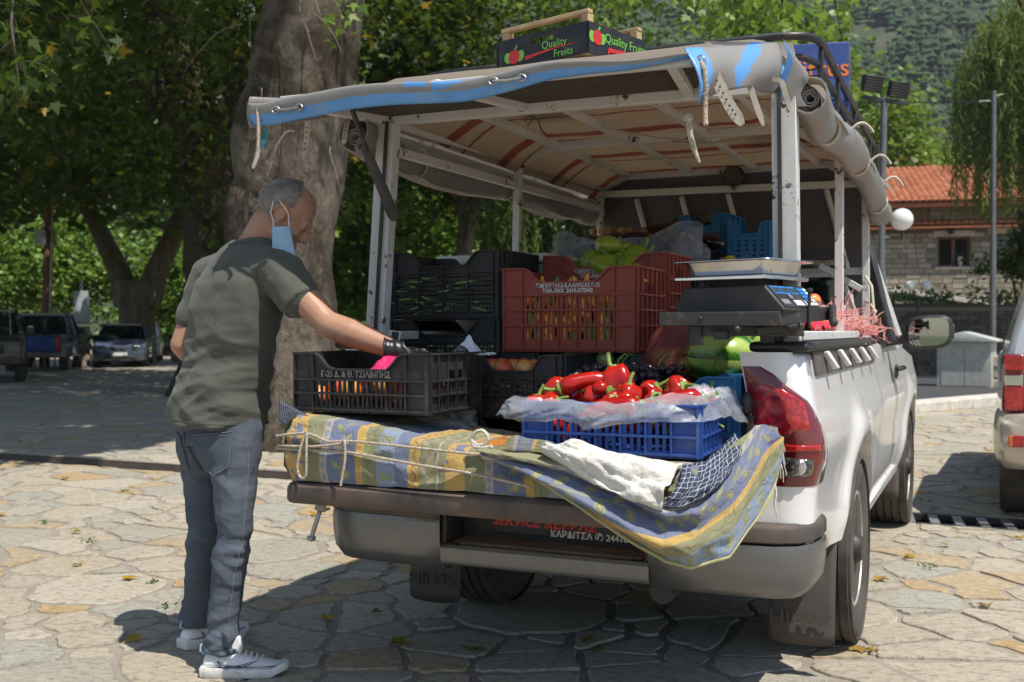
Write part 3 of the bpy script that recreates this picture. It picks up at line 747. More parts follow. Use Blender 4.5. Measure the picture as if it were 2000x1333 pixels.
mb = MB(); mb.prism([(-4.6, 7.1), (0, 8.65), (4.6, 7.1), (4.6, 6.95), (0, 8.5), (-4.6, 6.95)], -.5, 8.5); mb.obj('roof', M('red roof', (.46, .09, .05), .8), rb, smooth=0)
# utility cabinet
ca = thing('utility_cabinet', 'white utility cabinet with shallow gabled rusty roof by retaining wall', 'cabinet', (9.05, 21.2, .0), (0, 0, R(-33)))
MB().bb((-.5, -.3, 0), (.5, .35, .98)).obj('body', mt['cabinet'], ca, bev=.01)
MB().bb((-.42, -.312, .12), (.0, -.302, .9)).obj('door', mt['cabinet'], ca, bev=.003)
MB().bb((.02, -.312, .12), (.44, -.302, .9)).obj('door', mt['cabinet'], ca, bev=.003)
MB().prism([(-.6, .985), (.6, .985), (.6, 1.03), (0, 1.19), (-.6, 1.03)], -.4, .45).obj('roof', mt['cabinet_top'], ca, smooth=0, bev=.008)
bp = thing('stone_plinth', 'low rough stone block plinth beside the utility cabinet', 'plinth', (9.95, 21.0, 0), (0, 0, -.3))
for i, z in enumerate((.13, .38, .60)):
    for j in range(2):
        m = MB(); m.box((0, 0, 0), (.62 - .02, .5, .23)); m.obj('stone_block', mt['wall_stone'], bp, loc=(-.2 + j * .62 + (i % 2) * .05, .02 * (i % 2), z), rot=(0, 0, rg.uniform(-.03, .03)), bev=.03)
# lamps and poles
def globe_lamp(p, label, hs, r, post_h, arm=.17):
    t = thing('globe_lamp', label, 'street lamp', p)
    m = MB(); m.tube([(0, 0, 0), (0, 0, post_h)], .035, 10); m.lathe([(.09, 0), (.09, .25), (.05, .32)], n=10)
    for s in hs: m.tube([(0, 0, post_h - .05), (s * arm, 0, post_h - .05), (s * arm, 0, post_h + .12)], .02, 8)
    m.obj('post', mt['pole_dark'], t)
    for s in hs:
        m = MB(); m.ball((s * arm, 0, post_h + .12 + r * .93), r, 20, 14); m.obj('globe', mt['globe'], t, smooth=180)
    return t
globe_lamp((9.92, 26, .1), 'black lamp post with two small white globes before retaining wall', (-1, 1), .12, 1.97, .2)
fl = thing('floodlight_pole', 'tall grey pole with two floodlights and one white globe', 'lamp post', (4.85, 14, 0))
mb = MB(); mb.tube([(0, 0, 0), (0, 0, 2.0)], .062, 12); mb.tube([(0, 0, 2.0), (.03, 0, 4.28)], .045, 12); mb.obj('pole', mt['pole_grey'], fl)
MB().bar((-.26, 0, 4.27), (.34, -.04, 4.17), .05, .05).obj('crossbar', mt['pole_dark'], fl, bev=.005)
for x, z in ((-.13, 4.44), (.21, 4.36)):
    m = MB(); m.box((0, 0, 0), (.26, .10, .21))
    for i in range(6): m.box((0, -.065, -.085 + i * .034), (.25, .03, .012))
    f = m.obj('floodlight', mt['pole_dark'], fl, loc=(x, -.02, z), rot=(R(12), R(6), .1), bev=.004)
    MB().box((0, .056, 0), (.22, .01, .17)).obj('lens', mt['lens_clear'], f)
mb = MB(); mb.tube([(.02, 0, 2.42), (.27, 0, 2.42), (.27, 0, 2.52)], .025, 8); mb.obj('globe_arm', mt['pole_dark'], fl)
mb = MB(); mb.ball((.27, 0, 2.665), .145, 22, 16); mb.obj('globe', mt['globe'], fl, smooth=180)
pp = thing('steel_pole', 'slim grey steel pole in front of the willow', 'pole', (9.93, 22, 0))
mb = MB(); mb.tube([(0, 0, 0), (0, 0, 3.2)], .062, 10); mb.tube([(0, 0, 3.2), (0, 0, 6.15)], .052, 10); mb.obj('shaft', mt['pole_grey'], pp)
mb = MB(); mb.tube([(0, 0, 5.95), (-.25, .1, 5.95)], .02, 6)
for i in range(4): mb.lathe([(.02, 0), (.04, .01), (.02, .03)], (-.06 - i * .05, .03, 5.93), 8)
mb.obj('insulator', mt['zinc'], pp)
wi = MB(); A, B = Vector((9.7, 22.1, 5.95)), Vector((3.5, 44, 11.5)); wi.tube([A.lerp(B, t) - Vector((0, 0, 1.2 * t * (1 - t))) for t in np.linspace(0, 1, 16)], .014, 5)
tag(wi.obj('overhead_wire', mt['pole_dark']), 'thin overhead wire running left from the grey steel pole', 'wire')
# ------------------------------------------------------------------ left background
sp = thing('stone_pillar', 'square stone gate pillar with pale sign board on top', 'pillar', (-14.55, 36, 0), .1)
rg = random.Random(9)
MB().bb((-.2, -.2, 0), (.2, .2, 1.35)).obj('core', mt['wall_mortar'], sp, smooth=0)
for i in range(7):
    for j in range(2):
        m = MB(); m.box((0, 0, 0), (.25 - .012, .5, .185)); m.obj('stone_block', mt['wall_stone'], sp, loc=(-.125 + j * .25 + (.03 if i % 2 else -.03), 0, .1 + i * .195), bev=.015)
MB().bb((-.3, -.3, 1.42), (.3, .3, 1.5)).obj('cap', mt['render'], sp, bev=.01)
MB().bb((-.24, -.12, 1.503), (.24, .12, 2.55)).obj('sign_board', M('faded sign', (.42, .47, .50), .6, dirt=(.25, .28, .27), dscale=4), sp, bev=.01)
MB().tube([(0, 0, 2.55), (0, 0, 2.95)], .05, 8).obj('post', mt['zinc'], sp)
up = thing('utility_pole', 'brown wooden utility pole with grey cable at left', 'utility pole', (-15.55, 35.4, 0))
MB().tube([(0, 0, 0), (.12, .1, 4), (.2, .1, 8.5)], [.17, .15, .12], 12).obj('pole', mt['pole_wood'], up)
MB().tube([(.2, -.1, .2), (.3, -.1, 4), (.36, 0, 8)], .03, 6).obj('cable', mt['zinc'], up)
MB().box((-.02, -.18, 4.3), (.32, .2, .5)).obj('junction_box', mt['zinc'], up, bev=.02)
gf = thing('green_railing', 'dark green metal railing between pole and stone pillar', 'railing', (-15.3, 34.8, 0))
for z in (.25, .55, .9): MB().bar((-.3, 0, z), (.75, .6, z), .04).obj('rail', M('green rail', (.02, .07, .06), .5), gf)
for i in range(5): MB().bar((-.3 + i * .26, i * .15, 0), (-.3 + i * .26, i * .15, .95), .045).obj('post', mt['car_dark'], gf)
gb = thing('green_bin', 'dark green wheeled bin beside the stone pillar', 'bin', (-13.9, 36.2, 0))
MB().prism([(-.2, 0.05), (.2, .05), (.27, 1.0), (-.27, 1.0)], -.25, .25).obj('body', M('green bin', (.012, .06, .03), .5), gb, bev=.02)
MB().box((0, 0, 1.03), (.6, .6, .07)).obj('lid', M('green lid', (.015, .07, .035), .45), gb, bev=.02)
lw = thing('low_stone_wall', 'low grey stone wall with pale fence posts behind car', 'wall', (-13.2, 41.5, 0))
MB().bb((0, 0, -.1), (4.8, .4, .72)).obj('core', mt['wall_mortar'], lw, smooth=0)
for i in range(4):
    x = -.1 - (i % 2) * .2
    while x < 4.8:
        L = rg.uniform(.3, .6); m = MB(); m.box((0, 0, 0), (L - .025, .1, .18)); m.obj('stone_block', mt['wall_stone'], lw, loc=(x + L / 2, -.04, .12 + i * .195), bev=.02); x += L
pf = thing('picket_fence', 'pale slender picket fence standing on low stone wall', 'fence', (-13.2, 41.7, .72))
mb = MB(); mb.box((0, 0, 0), (.05, .04, .9)); pk = mb.mesh('picket', mt['render'])
for i in range(20): link('picket', pk, pf, (.1 + i * .24, 0, .44))
for z in (.15, .75): MB().bar((0, .045, z), (4.8, .045, z), .05).obj('rail', mt['render'], pf)
# ------------------------------------------------------------------ mountain with its forest
def mh(x, y):
    r = math.hypot(x - 60, y); ridge = max(0, (y - 150) * .52) + max(0, (y - 150)) * .03 * nz(x * .006, y * .004, 3)
    ridge += 26 * fbm((x * .008, y * .008, .3), 5) * min(1, max(0, (y - 130) / 120))
    return -2 + ridge * (.55 + .45 * min(1, max(0, (x + 350) / 500)))
mb = MB(); mb.grid(lambda a, b: (-420 + 1120 * a, 140 + 640 * b, mh(-420 + 1120 * a, 140 + 640 * b)), 70, 60)
mo = mb.obj('mountain', mt['mount'], smooth=180); mo['kind'] = 'structure'
rgn = np.random.RandomState(4); V = []; F = []; T = []; nb = 0
for k in range(60000):
    x = rgn.uniform(-60, 420); y = 155 + 585 * rgn.rand() ** 1.2
    if not (-.08 < x / y < .54): continue
    if fbm((x * .02 + 5, y * .014, 1.7), 4) + .12 * nz(x * .05, y * .05, 7.) < -.62: continue
    z = mh(x, y); h = rgn.uniform(.011, .021) * y; n = 5; tn = min(1, max(0, rgn.normal() * .2 + .35 + .5 * nz(x * .02, y * .02, 3.))); rnd_ = rgn.rand() < .45; r = h * (rgn.uniform(.34, .5) if rnd_ else rgn.uniform(.22, .34))
    lev = ((.05, .75), (.45, 1.0), (.8, .62)) if rnd_ else ((.05, 1.), (.35, .74), (.65, .42))
    for j, (q0, k0) in enumerate(lev):
        zb = z + h * q0; rr = r * k0
        for q in range(n): f = .75 + .5 * rgn.rand(); V.append((x + rr * f * cos(2 * pi * q / n + j), y + rr * f * sin(2 * pi * q / n + j), zb + (.2 * rgn.rand() - .12) * h))
        V.append((x + (rgn.rand() - .5) * r * .3, y, zb + h * (.30 if rnd_ else .38)))
        for q in range(n): F.append((nb + q, nb + (q + 1) % n, nb + n))
        T += [min(1, tn * .85 + rgn.rand() * .15)] * (n + 1); nb += n + 1
link('mountain_forest', fast_mesh('mountain_forest', V, F, mt['conifer'], T), kind='stuff')
# ------------------------------------------------------------------ trees
def lobed():
    pts = []
    for k, (a, r) in enumerate([(-90, .12), (-40, .42), (-8, .30), (22, .74), (48, .40), (90, 1.0), (132, .40), (158, .74), (188, .30), (220, .42)]): pts.append((r * cos(R(a)), r * sin(R(a)) + .1))
    return np.array(pts)
SHAPES = {'lobed': lobed() * .62, 'simple': np.array([(0, -.5), (.32, -.05), (0, .55), (-.32, -.05)]), 'willow': np.array([(0, -.9), (.085, 0), (0, .9), (-.085, 0)]), 'clump': np.array([(-.1, -.5), (.4, -.3), (.5, .2), (.1, .5), (-.35, .35), (-.5, -.1)])}
def leaves(centers, size, shape, rng, up=.45, tlo=0., thi=1., droop=0., name='crown'):
    C = np.asarray(centers, float); n = len(C); s = SHAPES[shape]; k = len(s)
    nrm = rng.normal(size=(n, 3)); nrm /= np.linalg.norm(nrm, axis=1)[:, None]; nrm[:, 2] = np.abs(nrm[:, 2]) + up; nrm /= np.linalg.norm(nrm, axis=1)[:, None]
    t = rng.normal(size=(n, 3)); t[:, 2] -= droop; t -= (t * nrm).sum(1)[:, None] * nrm; t /= np.linalg.norm(t, axis=1)[:, None]; b = np.cross(nrm, t)
    sz = size * rng.uniform(.6, 1.25, n); 
    V = C[:, None, :] + (b[:, None, :] * s[None, :, 0, None] + t[:, None, :] * s[None, :, 1, None]) * sz[:, None, None]
    curl = (np.abs(s[:, 0]) ** 2 * .5 + s[:, 1] ** 2 * .25); V -= nrm[:, None, :] * curl[None, :, None] * sz[:, None, None]
    F = np.arange(n * k).reshape(n, k); T = np.repeat(rng.uniform(tlo, thi, n), k)
    return V.reshape(-1, 3), F, T
def cloud(ells, n, rng, clump=.55, per=45, shell=.0):
    """points in clumps spread through a union of ellipsoids"""
    vol = np.array([e[3] * e[4] * e[5] for e in ells]); vol = vol / vol.sum(); out = []
    for e, f in zip(ells, vol):
        m = max(1, int(n * f / per)); d = rng.normal(size=(m, 3)); d /= np.linalg.norm(d, axis=1)[:, None]; r = rng.uniform(shell, 1, m) ** (1 / 3)
        c = np.array(e[:3]) + d * r[:, None] * np.array(e[3:6])
        j = rng.normal(size=(m, per, 3)) * clump * rng.uniform(.5, 1.2, (m, 1, 1)) * np.array([1, 1, .55]); out.append((c[:, None, :] + j).reshape(-1, 3))
    return np.concatenate(out)
def crown(parent, ells, n, size, shape, mat, seed=1, clump=.55, per=45, name='crown', keep=None, loc=True, **kw):
    rng = np.random.RandomState(seed); C = cloud(ells, n, rng, clump, per)
    if keep is not None: C = C[keep(C)]
    V, F, T = leaves(C, size, shape, rng, **kw)
    if loc: V = V - np.array(parent.location)
    return link(name, fast_mesh(name, V, F, mat, T), parent)
def limb_path(p, q, sag, n=7, wob=.1, seed=0):
    p, q = Vector(p), Vector(q); rg = random.Random(seed); L = (q - p).length
    return [p.lerp(q, i / n) + Vector((rg.uniform(-1, 1) * wob * L * .3 * (0 < i < n), rg.uniform(-1, 1) * wob * L * .3 * (0 < i < n), sag * sin(pi * i / n))) for i in range(n + 1)]
def trunk_mesh(mb, pts, rad, n=28, lump=.16, seed=0., flare=.5):
    """old fluted trunk: lumpy rings along a path"""
    pts = [Vector(p) for p in pts]; rings = []; m = 46; L = [0]
    for i in range(1, len(pts)): L.append(L[-1] + (pts[i] - pts[i - 1]).length)
    for k in range(m + 1):
        s = L[-1] * k / m; i = 0
        while i < len(pts) - 2 and L[i + 1] < s: i += 1
        f = (s - L[i]) / (L[i + 1] - L[i]); c = pts[i].lerp(pts[i + 1], f); r = rad[i] * (1 - f) + rad[i + 1] * f; rg_ = []
        for j in range(n):
            a = 2 * pi * j / n; x, y = cos(a), sin(a)
            w = 1 + lump * fbm((x * 1.1 + seed, y * 1.1, s * .55 + seed), 3) + lump * .5 * nz(x * 2.5 + seed, y * 2.5, s * 1.6) + flare * max(0, 1 - s / (L[-1] * .12)) ** 2 * (.55 + .45 * sin(a * 5 + seed))
            rg_.append(c + Vector((x, y, 0)) * r * w)
        rings.append(rg_)
    mb.loft(rings, True, True); return mb
# the great plane tree behind the man
T1 = thing('plane_tree', 'great old plane tree with pale lumpy trunk behind the man', 'tree', (-2.36, 11.2, 0))
mb = MB(); trunk_mesh(mb, [(0, 0, -.1), (-.02, 0, 1.2), (.05, .05, 2.4), (.16, .1, 3.6), (.30, .1, 5.0), (.4, .2, 8)], [.50, .46, .475, .50, .53, .50], seed=2.3, lump=.24)
mb.ball((-.30, -.16, 2.35), (.30, .30, .62), 18, 14, fn=lambda d: 1 + .18 * nz(d.x * 2, d.y * 2, d.z * 2)); mb.ball((-.22, -.14, 3.1), (.34, .36, .7), 18, 14, fn=lambda d: 1 + .18 * nz(d.x * 2, d.y * 2, d.z * 2 + 4))
mb.obj('trunk', mt['bark_plane'], T1, smooth=180)
mb = MB(); 
for i, (p, q, r0, r1) in enumerate([((.2, 0, 5), (-6, 2, 8.2), .28, .07), ((.3, 0, 5.4), (5.6, 4, 9.6), .25, .06), ((.2, .2, 5.8), (-3, 7, 10), .25, .06), ((.2, .1, 6.5), (3, -1.4, 8.8), .15, .03), ((.3, .3, 7), (.5, 4, 12), .26, .05), ((.1, 0, 4.6), (-3.6, -1.8, 7.2), .16, .03)]):
    pt = limb_path(p, q, .6, 9, .14, i); mb.tube(pt, [r0 + (r1 - r0) * k / 9 for k in range(10)], 9)
mb.obj('limb', mt['bark_plane'], T1, smooth=60)
mb = MB(); rg = random.Random(5)
for i in range(15):                                   # bare hanging twigs on the trunk
    a = rg.uniform(pi * .95, pi * 1.9); z = rg.uniform(2.9, 5.2); p = Vector((.12 + cos(a) * .62, .05 + sin(a) * .62, z)); pts = [p]
    d = Vector((cos(a) * .5 + rg.uniform(-.5, .5), sin(a) * .5, .1))
    for k in range(7): d += Vector((rg.uniform(-.12, .12), rg.uniform(-.1, .05), -.17)); pts.append(pts[-1] + d * rg.uniform(.08, .19))
    mb.tube(pts, [.008 - .0008 * k for k in range(8)], 5)
    if False:
        q = pts[3]; pt2 = [q + Vector((rg.uniform(-.1, .1) * k, rg.uniform(-.06, .0) * k, -.07 * k)) for k in range(5)]; mb.tube(pt2, [.007 - .001 * k for k in range(5)], 4)
mb.obj('twig', mt['twig'], T1, smooth=60)
rngk = np.random.RandomState(3)
def front_ok(C):                                      # the light must reach the trunk and the square: nothing overhangs them
    sh = C[:, 1] + .389 * C[:, 2]; shx = C[:, 0] - .33 * C[:, 2]
    left = shx < -3.8
    px = C[:, 0] / C[:, 1]
    lim = np.where(left, 10.6 + 1.4 * np.sin(C[:, 0] * 1.7), 15.0)
    return (sh > lim)
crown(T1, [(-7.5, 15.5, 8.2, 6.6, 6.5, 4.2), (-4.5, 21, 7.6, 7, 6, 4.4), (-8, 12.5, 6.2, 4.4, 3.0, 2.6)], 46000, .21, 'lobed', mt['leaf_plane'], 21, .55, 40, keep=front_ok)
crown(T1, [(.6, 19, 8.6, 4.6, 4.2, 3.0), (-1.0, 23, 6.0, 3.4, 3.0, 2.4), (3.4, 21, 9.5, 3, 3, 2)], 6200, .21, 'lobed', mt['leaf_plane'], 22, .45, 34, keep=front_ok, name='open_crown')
crown(T1, [(-8, 10.5, 11, 7, 4.5, 2.4), (-11, 14, 12, 7, 6, 2.4), (-2.5, 9.2, 11, 5.5, 4, 2.4), (-4, 12, 12.5, 4, 3.5, 2)], 20000, .36, 'clump', mt['leaf_plane'], 23, .6, 30, keep=front_ok, name='shade_crown')  # unseen leaf layer above the view, added to shade the crown below
# lit boughs above the pickup
def bough(parent, pts, nleaf, size, seed, spread=.5, name='bough', mat='leaf_bright', r0=.03, twig='bark_plane', **kw):
    rng = np.random.RandomState(seed); mb = MB(); k = len(pts); mb.tube([Vector(p) - Vector(parent.location) for p in pts], [r0 * (1 - .8 * i / (k - 1)) for i in range(k)], 6)
    C = []
    for i in range(int(nleaf / 14)):
        f = rng.uniform(.12, 1) * (k - 1); a = int(min(f, k - 2)); p = Vector(pts[a]).lerp(Vector(pts[a + 1]), f - a)
        d = Vector(rng.normal(size=3)) * spread * (.5 + .5 * rng.rand()); d.z = d.z * .6 - spread * .18; q = p + d
        mb.tube([p - Vector(parent.location), p.lerp(q, .5) + Vector((0, 0, .05 * spread)) - Vector(parent.location), q - Vector(parent.location)], [.008, .006, .003], 4)
        for j in range(14):
            t = rng.uniform(.25, 1.1); C.append(np.array(p.lerp(q, t)) + rng.normal(size=3) * .10)
    mb.obj(name, mt[twig], parent, smooth=60)
    V, F, T = leaves(np.array(C), size, 'lobed', rng, **kw); V = V - np.array(parent.location); link(name + '_leaves', fast_mesh(name, V, F, mt[mat], T), parent)
bough(T1, [(-2.0, 11.5, 6.4), (-.6, 10.2, 5.6), (.6, 9.6, 5.0), (1.6, 9.3, 4.35), (2.45, 9.2, 4.02)], 900, .17, 31, .62, up=.2, droop=.6)
bough(T1, [(-1.6, 11.8, 6.4), (-.3, 11.2, 5.7), (.5, 10.8, 5.1), (.95, 10.4, 4.55)], 560, .17, 32, .55, up=.2, droop=.6)
bough(T1, [(.3, 10.8, 6.6), (1.6, 10.4, 5.6), (2.3, 10.2, 4.95), (3.05, 10.0, 4.5)], 760, .17, 33, .6, up=.2, droop=.6)
bough(T1, [(-2.0, 9.8, 5.4), (-1.7, 9.6, 4.6), (-1.55, 9.4, 4.15), (-1.45, 9.3, 3.95)], 90, .15, 34, .26, up=.1, droop=1., r0=.014)
# hanging boughs at the near left
bough(T1, [(-4.6, 9.2, 5.2), (-3.9, 8.4, 4.2), (-3.75, 8.0, 3.5), (-3.65, 7.9, 3.05)], 210, .17, 35, .30, mat='leaf_plane', up=.1, droop=1., r0=.02)
bough(T1, [(-4.4, 9.6, 5.4), (-3.7, 8.8, 4.6), (-3.5, 8.6, 3.9), (-3.2, 8.5, 3.45)], 130, .16, 36, .28, mat='leaf_plane', up=.1, droop=1., r0=.02)
# the dark ivy-hung trunk
T2 = thing('ivy_tree', 'dark leaning tree trunk hung with ivy left of the man', 'tree', (-5.65, 20, 0))
mb = MB(); trunk_mesh(mb, [(-.25, 0, -.1), (0, 0, 1.2), (.05, 0, 3), (-.2, 0, 5), (-1.0, .2, 7), (-2.2, .5, 9)], [.52, .46, .48, .50, .42, .3], seed=7.1, lump=.3); mb.obj('trunk', mt['bark_dark'], T2, smooth=180)
mb = MB(); mb.tube(limb_path((-.3, 0, 4.8), (-4.2, -1.2, 8.5), .5, 8, .1, 3), [.34, .3, .27, .24, .2, .17, .14, .1, .06], 10); mb.tube(limb_path((.1, 0, 5), (2.0, .6, 8.5), .2, 8, .1, 4), [.3, .26, .23, .2, .17, .14, .1, .08, .05], 10); mb.obj('limb', mt['bark_dark'], T2, smooth=60)
rng = np.random.RandomState(41); C = []
for i in range(60):
    a = rng.uniform(pi, 2 * pi + .3); z = rng.uniform(1.6, 6.2); r = .55
    for j in range(9): C.append((-5.62 + cos(a) * r + rng.normal() * .17, 20 + sin(a) * r - abs(rng.normal()) * .12, z + rng.normal() * .20))
V, F, T = leaves(np.array(C), .20, 'lobed', rng, up=.1, droop=.8); link('ivy', fast_mesh('ivy', V - np.array(T2.location), F, mt['leaf_ivy'], T), T2)
crown(T2, [(-7, 25, 8, 6, 5, 4), (-3.5, 24, 8.5, 4, 4, 3)], 9000, .26, 'clump', mt['leaf_plane'], 24, .6, 30)
# forked tree behind the parked saloon
T3 = thing('forked_tree', 'stout forked tree with mossy trunk behind the grey car', 'tree', (-14.1, 40, 0))
mb = MB(); trunk_mesh(mb, [(0, 0, -.1), (0, 0, 1.0), (.02, 0, 2.2), (.0, 0, 3.1)], [.72, .66, .72, .85], seed=4.4, lump=.2, flare=.3); mb.obj('trunk', mt['bark_mossy'], T3, smooth=180)
mb = MB(); mb.tube([(-.35, 0, 2.2), (-.6, 0, 3.4), (-1.1, 0, 4.4), (-1.7, 0, 5.6), (-2.2, 0, 7.5)], [.5, .42, .36, .32, .25], 12); mb.tube([(.4, 0, 2.2), (.75, 0, 3.4), (1.3, 0, 4.6), (1.9, 0, 6), (2.6, 0, 8)], [.52, .45, .38, .33, .25], 12); mb.obj('fork', mt['bark_mossy'], T3, smooth=60)
crown(T3, [(-15, 36, 8.2, 6.5, 5, 3.6), (-21, 36, 7.2, 6, 5, 3.0), (-10, 38, 9, 5, 5, 4)], 15000, .34, 'clump', mt['leaf_plane'], 25, .8, 30)
crown(T3, [(-18.5, 30, 6.5, 4.5, 3, 2.4), (-13, 29, 7.2, 4, 3, 2.6)], 7000, .28, 'clump', mt['leaf_plane'], 26, .7, 30, name='low_crown')
# sunlit shrubs and trees beyond
def bush(name, label, p, r, n, size, mat, seed, trunk=True, cat='tree', shape='clump', per=26, clump=.5, group=None):
    t = thing(name, label, cat, (p[0], p[1], 0), group=group); rg = random.Random(seed); es = []
    for i in range(5): es.append((p[0] + rg.uniform(-.5, .5) * r[0], p[1] + rg.uniform(-.5, .5) * r[1], p[2] + rg.uniform(-.45, .5) * r[2], r[0] * .6, r[1] * .6, r[2] * .6))
    crown(t, es, n, size, shape, mt[mat], seed, clump, per)
    if trunk:
        m = MB(); m.tube([(0, 0, -.4), (.1, 0, p[2] * .5), (.2, 0, p[2] + r[2] * .4)], [.25, .2, .08], 8)
        for k in range(5): a = rg.uniform(0, 6.3); m.tube([(.1, 0, p[2] * rg.uniform(.35, .8)), (cos(a) * r[0] * .3, sin(a) * r[1] * .3, p[2]), (cos(a) * r[0] * .6, sin(a) * r[1] * .5, p[2] + r[2] * .4)], [.12, .08, .03], 6)
        m.obj('trunk', mt['bark_plane'], t, smooth=60)
    return t
G = 'sunlit bushes beyond the left road'
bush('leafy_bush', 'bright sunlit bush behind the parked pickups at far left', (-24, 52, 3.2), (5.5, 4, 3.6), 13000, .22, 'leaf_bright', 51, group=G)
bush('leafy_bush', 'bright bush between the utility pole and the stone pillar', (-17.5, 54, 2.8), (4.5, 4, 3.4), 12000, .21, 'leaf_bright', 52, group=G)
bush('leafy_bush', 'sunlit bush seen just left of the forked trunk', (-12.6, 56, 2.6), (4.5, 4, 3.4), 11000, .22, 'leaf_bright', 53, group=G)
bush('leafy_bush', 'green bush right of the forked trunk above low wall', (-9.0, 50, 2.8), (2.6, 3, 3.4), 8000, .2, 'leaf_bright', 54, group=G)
bush('tall_tree', 'tall dense tree far behind the left road', (-30, 66, 8), (12, 5, 8), 9000, .6, 'leaf_mid', 55, clump=1.)
bush('tall_tree', 'tall dense tree behind the forked mossy trunk', (-13, 68, 8), (10, 5, 8), 8000, .6, 'leaf_mid', 56, clump=1.)
G = 'trees seen through the canopy of the pickup'
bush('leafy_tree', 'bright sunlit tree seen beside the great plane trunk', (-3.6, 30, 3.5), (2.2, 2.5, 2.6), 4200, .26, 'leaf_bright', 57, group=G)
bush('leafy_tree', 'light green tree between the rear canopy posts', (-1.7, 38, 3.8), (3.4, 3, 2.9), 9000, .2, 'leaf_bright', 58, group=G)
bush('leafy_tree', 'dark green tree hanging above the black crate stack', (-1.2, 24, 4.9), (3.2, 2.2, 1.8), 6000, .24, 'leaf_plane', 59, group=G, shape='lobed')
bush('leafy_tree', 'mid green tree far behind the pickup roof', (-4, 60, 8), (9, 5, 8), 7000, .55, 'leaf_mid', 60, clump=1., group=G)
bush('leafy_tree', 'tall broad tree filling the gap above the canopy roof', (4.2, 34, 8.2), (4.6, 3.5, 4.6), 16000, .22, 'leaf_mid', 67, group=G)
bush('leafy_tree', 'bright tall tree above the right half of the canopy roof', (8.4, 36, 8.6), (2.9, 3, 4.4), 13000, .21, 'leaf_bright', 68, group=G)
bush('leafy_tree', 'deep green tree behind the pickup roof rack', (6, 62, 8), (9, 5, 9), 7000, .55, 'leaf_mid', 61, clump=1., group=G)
G = 'broadleaf trees on the right below the mountain'
bush('broadleaf_tree', 'bright broadleaf tree left of the floodlight pole', (13.6, 44, 6.6), (3.2, 3, 4.6), 17000, .21, 'leaf_bright', 62, group=G)
bush('broadleaf_tree', 'rounded broadleaf tree between floodlights and willow', (19.0, 50, 6.2), (3.6, 3, 3.9), 17000, .22, 'leaf_bright', 63, group=G)
bush('broadleaf_tree', 'dark broadleaf tree behind the hall roof', (23.4, 58, 6.8), (4.2, 3.5, 4.2), 13000, .25, 'leaf_mid', 64, group=G)
bush('broadleaf_tree', 'low broadleaf tree rising just above the tiled roof', (15.8, 47, 5.2), (2.6, 2, 2.2), 8000, .2, 'leaf_mid', 65, group=G)
bush('broadleaf_tree', 'dark tree at the foot of the mountain', (27, 80, 7), (9, 4, 6), 8000, .6, 'leaf_mid', 66, clump=.9, group=G)
# weeping willows
def willow(name, label, p, r, h0, h1, n, seed, mat='leaf_willow', size=.11, trunk=True, keepx=None):
    rng = np.random.RandomState(seed); t = thing(name, label, 'tree', (p[0], p[1], 0)); C = []; mb = MB()
    for i in range(n):
        a = rng.uniform(0, 2 * pi); q = math.sqrt(rng.rand()); x, y = p[0] + cos(a) * r * q, p[1] + sin(a) * r * q
        top = h1 - (q ** 2) * (h1 - h0) * .35 + rng.normal() * .25; bot = h0 + rng.rand() ** 2 * (h1 - h0) * .75
        L = max(.6, top - bot); m = int(L * 13); s = np.linspace(0, 1, m); sway = rng.normal(size=2) * .22
        C.append(np.stack([x + sway[0] * s ** 2 + rng.normal(size=m) * .035, y + sway[1] * s ** 2 + rng.normal(size=m) * .035, top - L * s + rng.normal(size=m) * .03], 1))
    C = np.concatenate(C)
    if keepx: C = C[keepx(C)]
    V, F, T = leaves(C, size * 1.0, 'willow', rng, up=-.1, droop=3.); V -= np.array(t.location); link('crown', fast_mesh('crown', V, F, mt[mat], T), t)
    if trunk:
        mb.tube([(0, 0, -.2), (.1, 0, 2.5), (-.1, .1, 5), (0, 0, h1 - .8)], [.42, .36, .3, .1], 12)
        for k in range(7): a = k * .9; mb.tube(limb_path((0, 0, 3 + k * .4), (cos(a) * r * .7, sin(a) * r * .7, h1 - .6), .6, 6, .1, k), [.16, .13, .11, .09, .07, .05, .03], 7)
        mb.obj('trunk', mt['bark_dark'], t, smooth=60)
    return t
willow('willow_tree', 'tall weeping willow with trailing fronds at right edge', (13.3, 25.6, 0), 2.55, 3.2, 9.6, 620, 71, size=.24, keepx=lambda C: (C[:, 2] > 3.9 + 1.1 * np.sin(C[:, 0] * 5) ** 2) | (C[:, 0] > 12.9))
willow('willow_tree', 'distant pale willow seen through canopy beside the middle post', (.75, 33, 0), 2.0, 2.2, 6.4, 300, 72, size=.26)
sh = thing('sapling', 'small dark sapling with forked stem beside hall windows', 'tree', (12.9, 27.2, 1.2)); mb = MB(); mb.tube([(0, 0, -.6), (.03, 0, .4), (-.1, 0, 1.3)], .035, 6); mb.tube([(.12, 0, -.6), (.2, 0, .3), (.1, 0, 1.2)], .03, 6); mb.obj('stem', mt['bark_dark'], sh)
crown(sh, [(12.8, 27.2, 3.0, .7, .5, .55), (12.2, 27.0, 2.9, .6, .4, .3), (13.3, 27.2, 3.6, .7, .5, .6)], 2200, .14, 'simple', mt['leaf_plane'], 73, .15, 20)
rng = np.random.RandomState(8)
for i, x in enumerate((10.6, 11.2, 11.9, 12.7, 13.4, 14.0)):
    w = thing('wall_plant', 'small green weed tuft growing on top of retaining wall', 'plant', (x, 29.1, 1.93), group='weeds on the retaining wall')
    C = np.array((0, 0, .16)) + rng.normal(size=(90, 3)) * np.array((.22, .1, .14 + .08 * (i % 3 == 0))); C[:, 2] = np.abs(C[:, 2]); V, F, T = leaves(C, .16, 'simple', rng, up=.3); link('foliage', fast_mesh('foliage', V, F, mt['leaf_mid'], T), w)
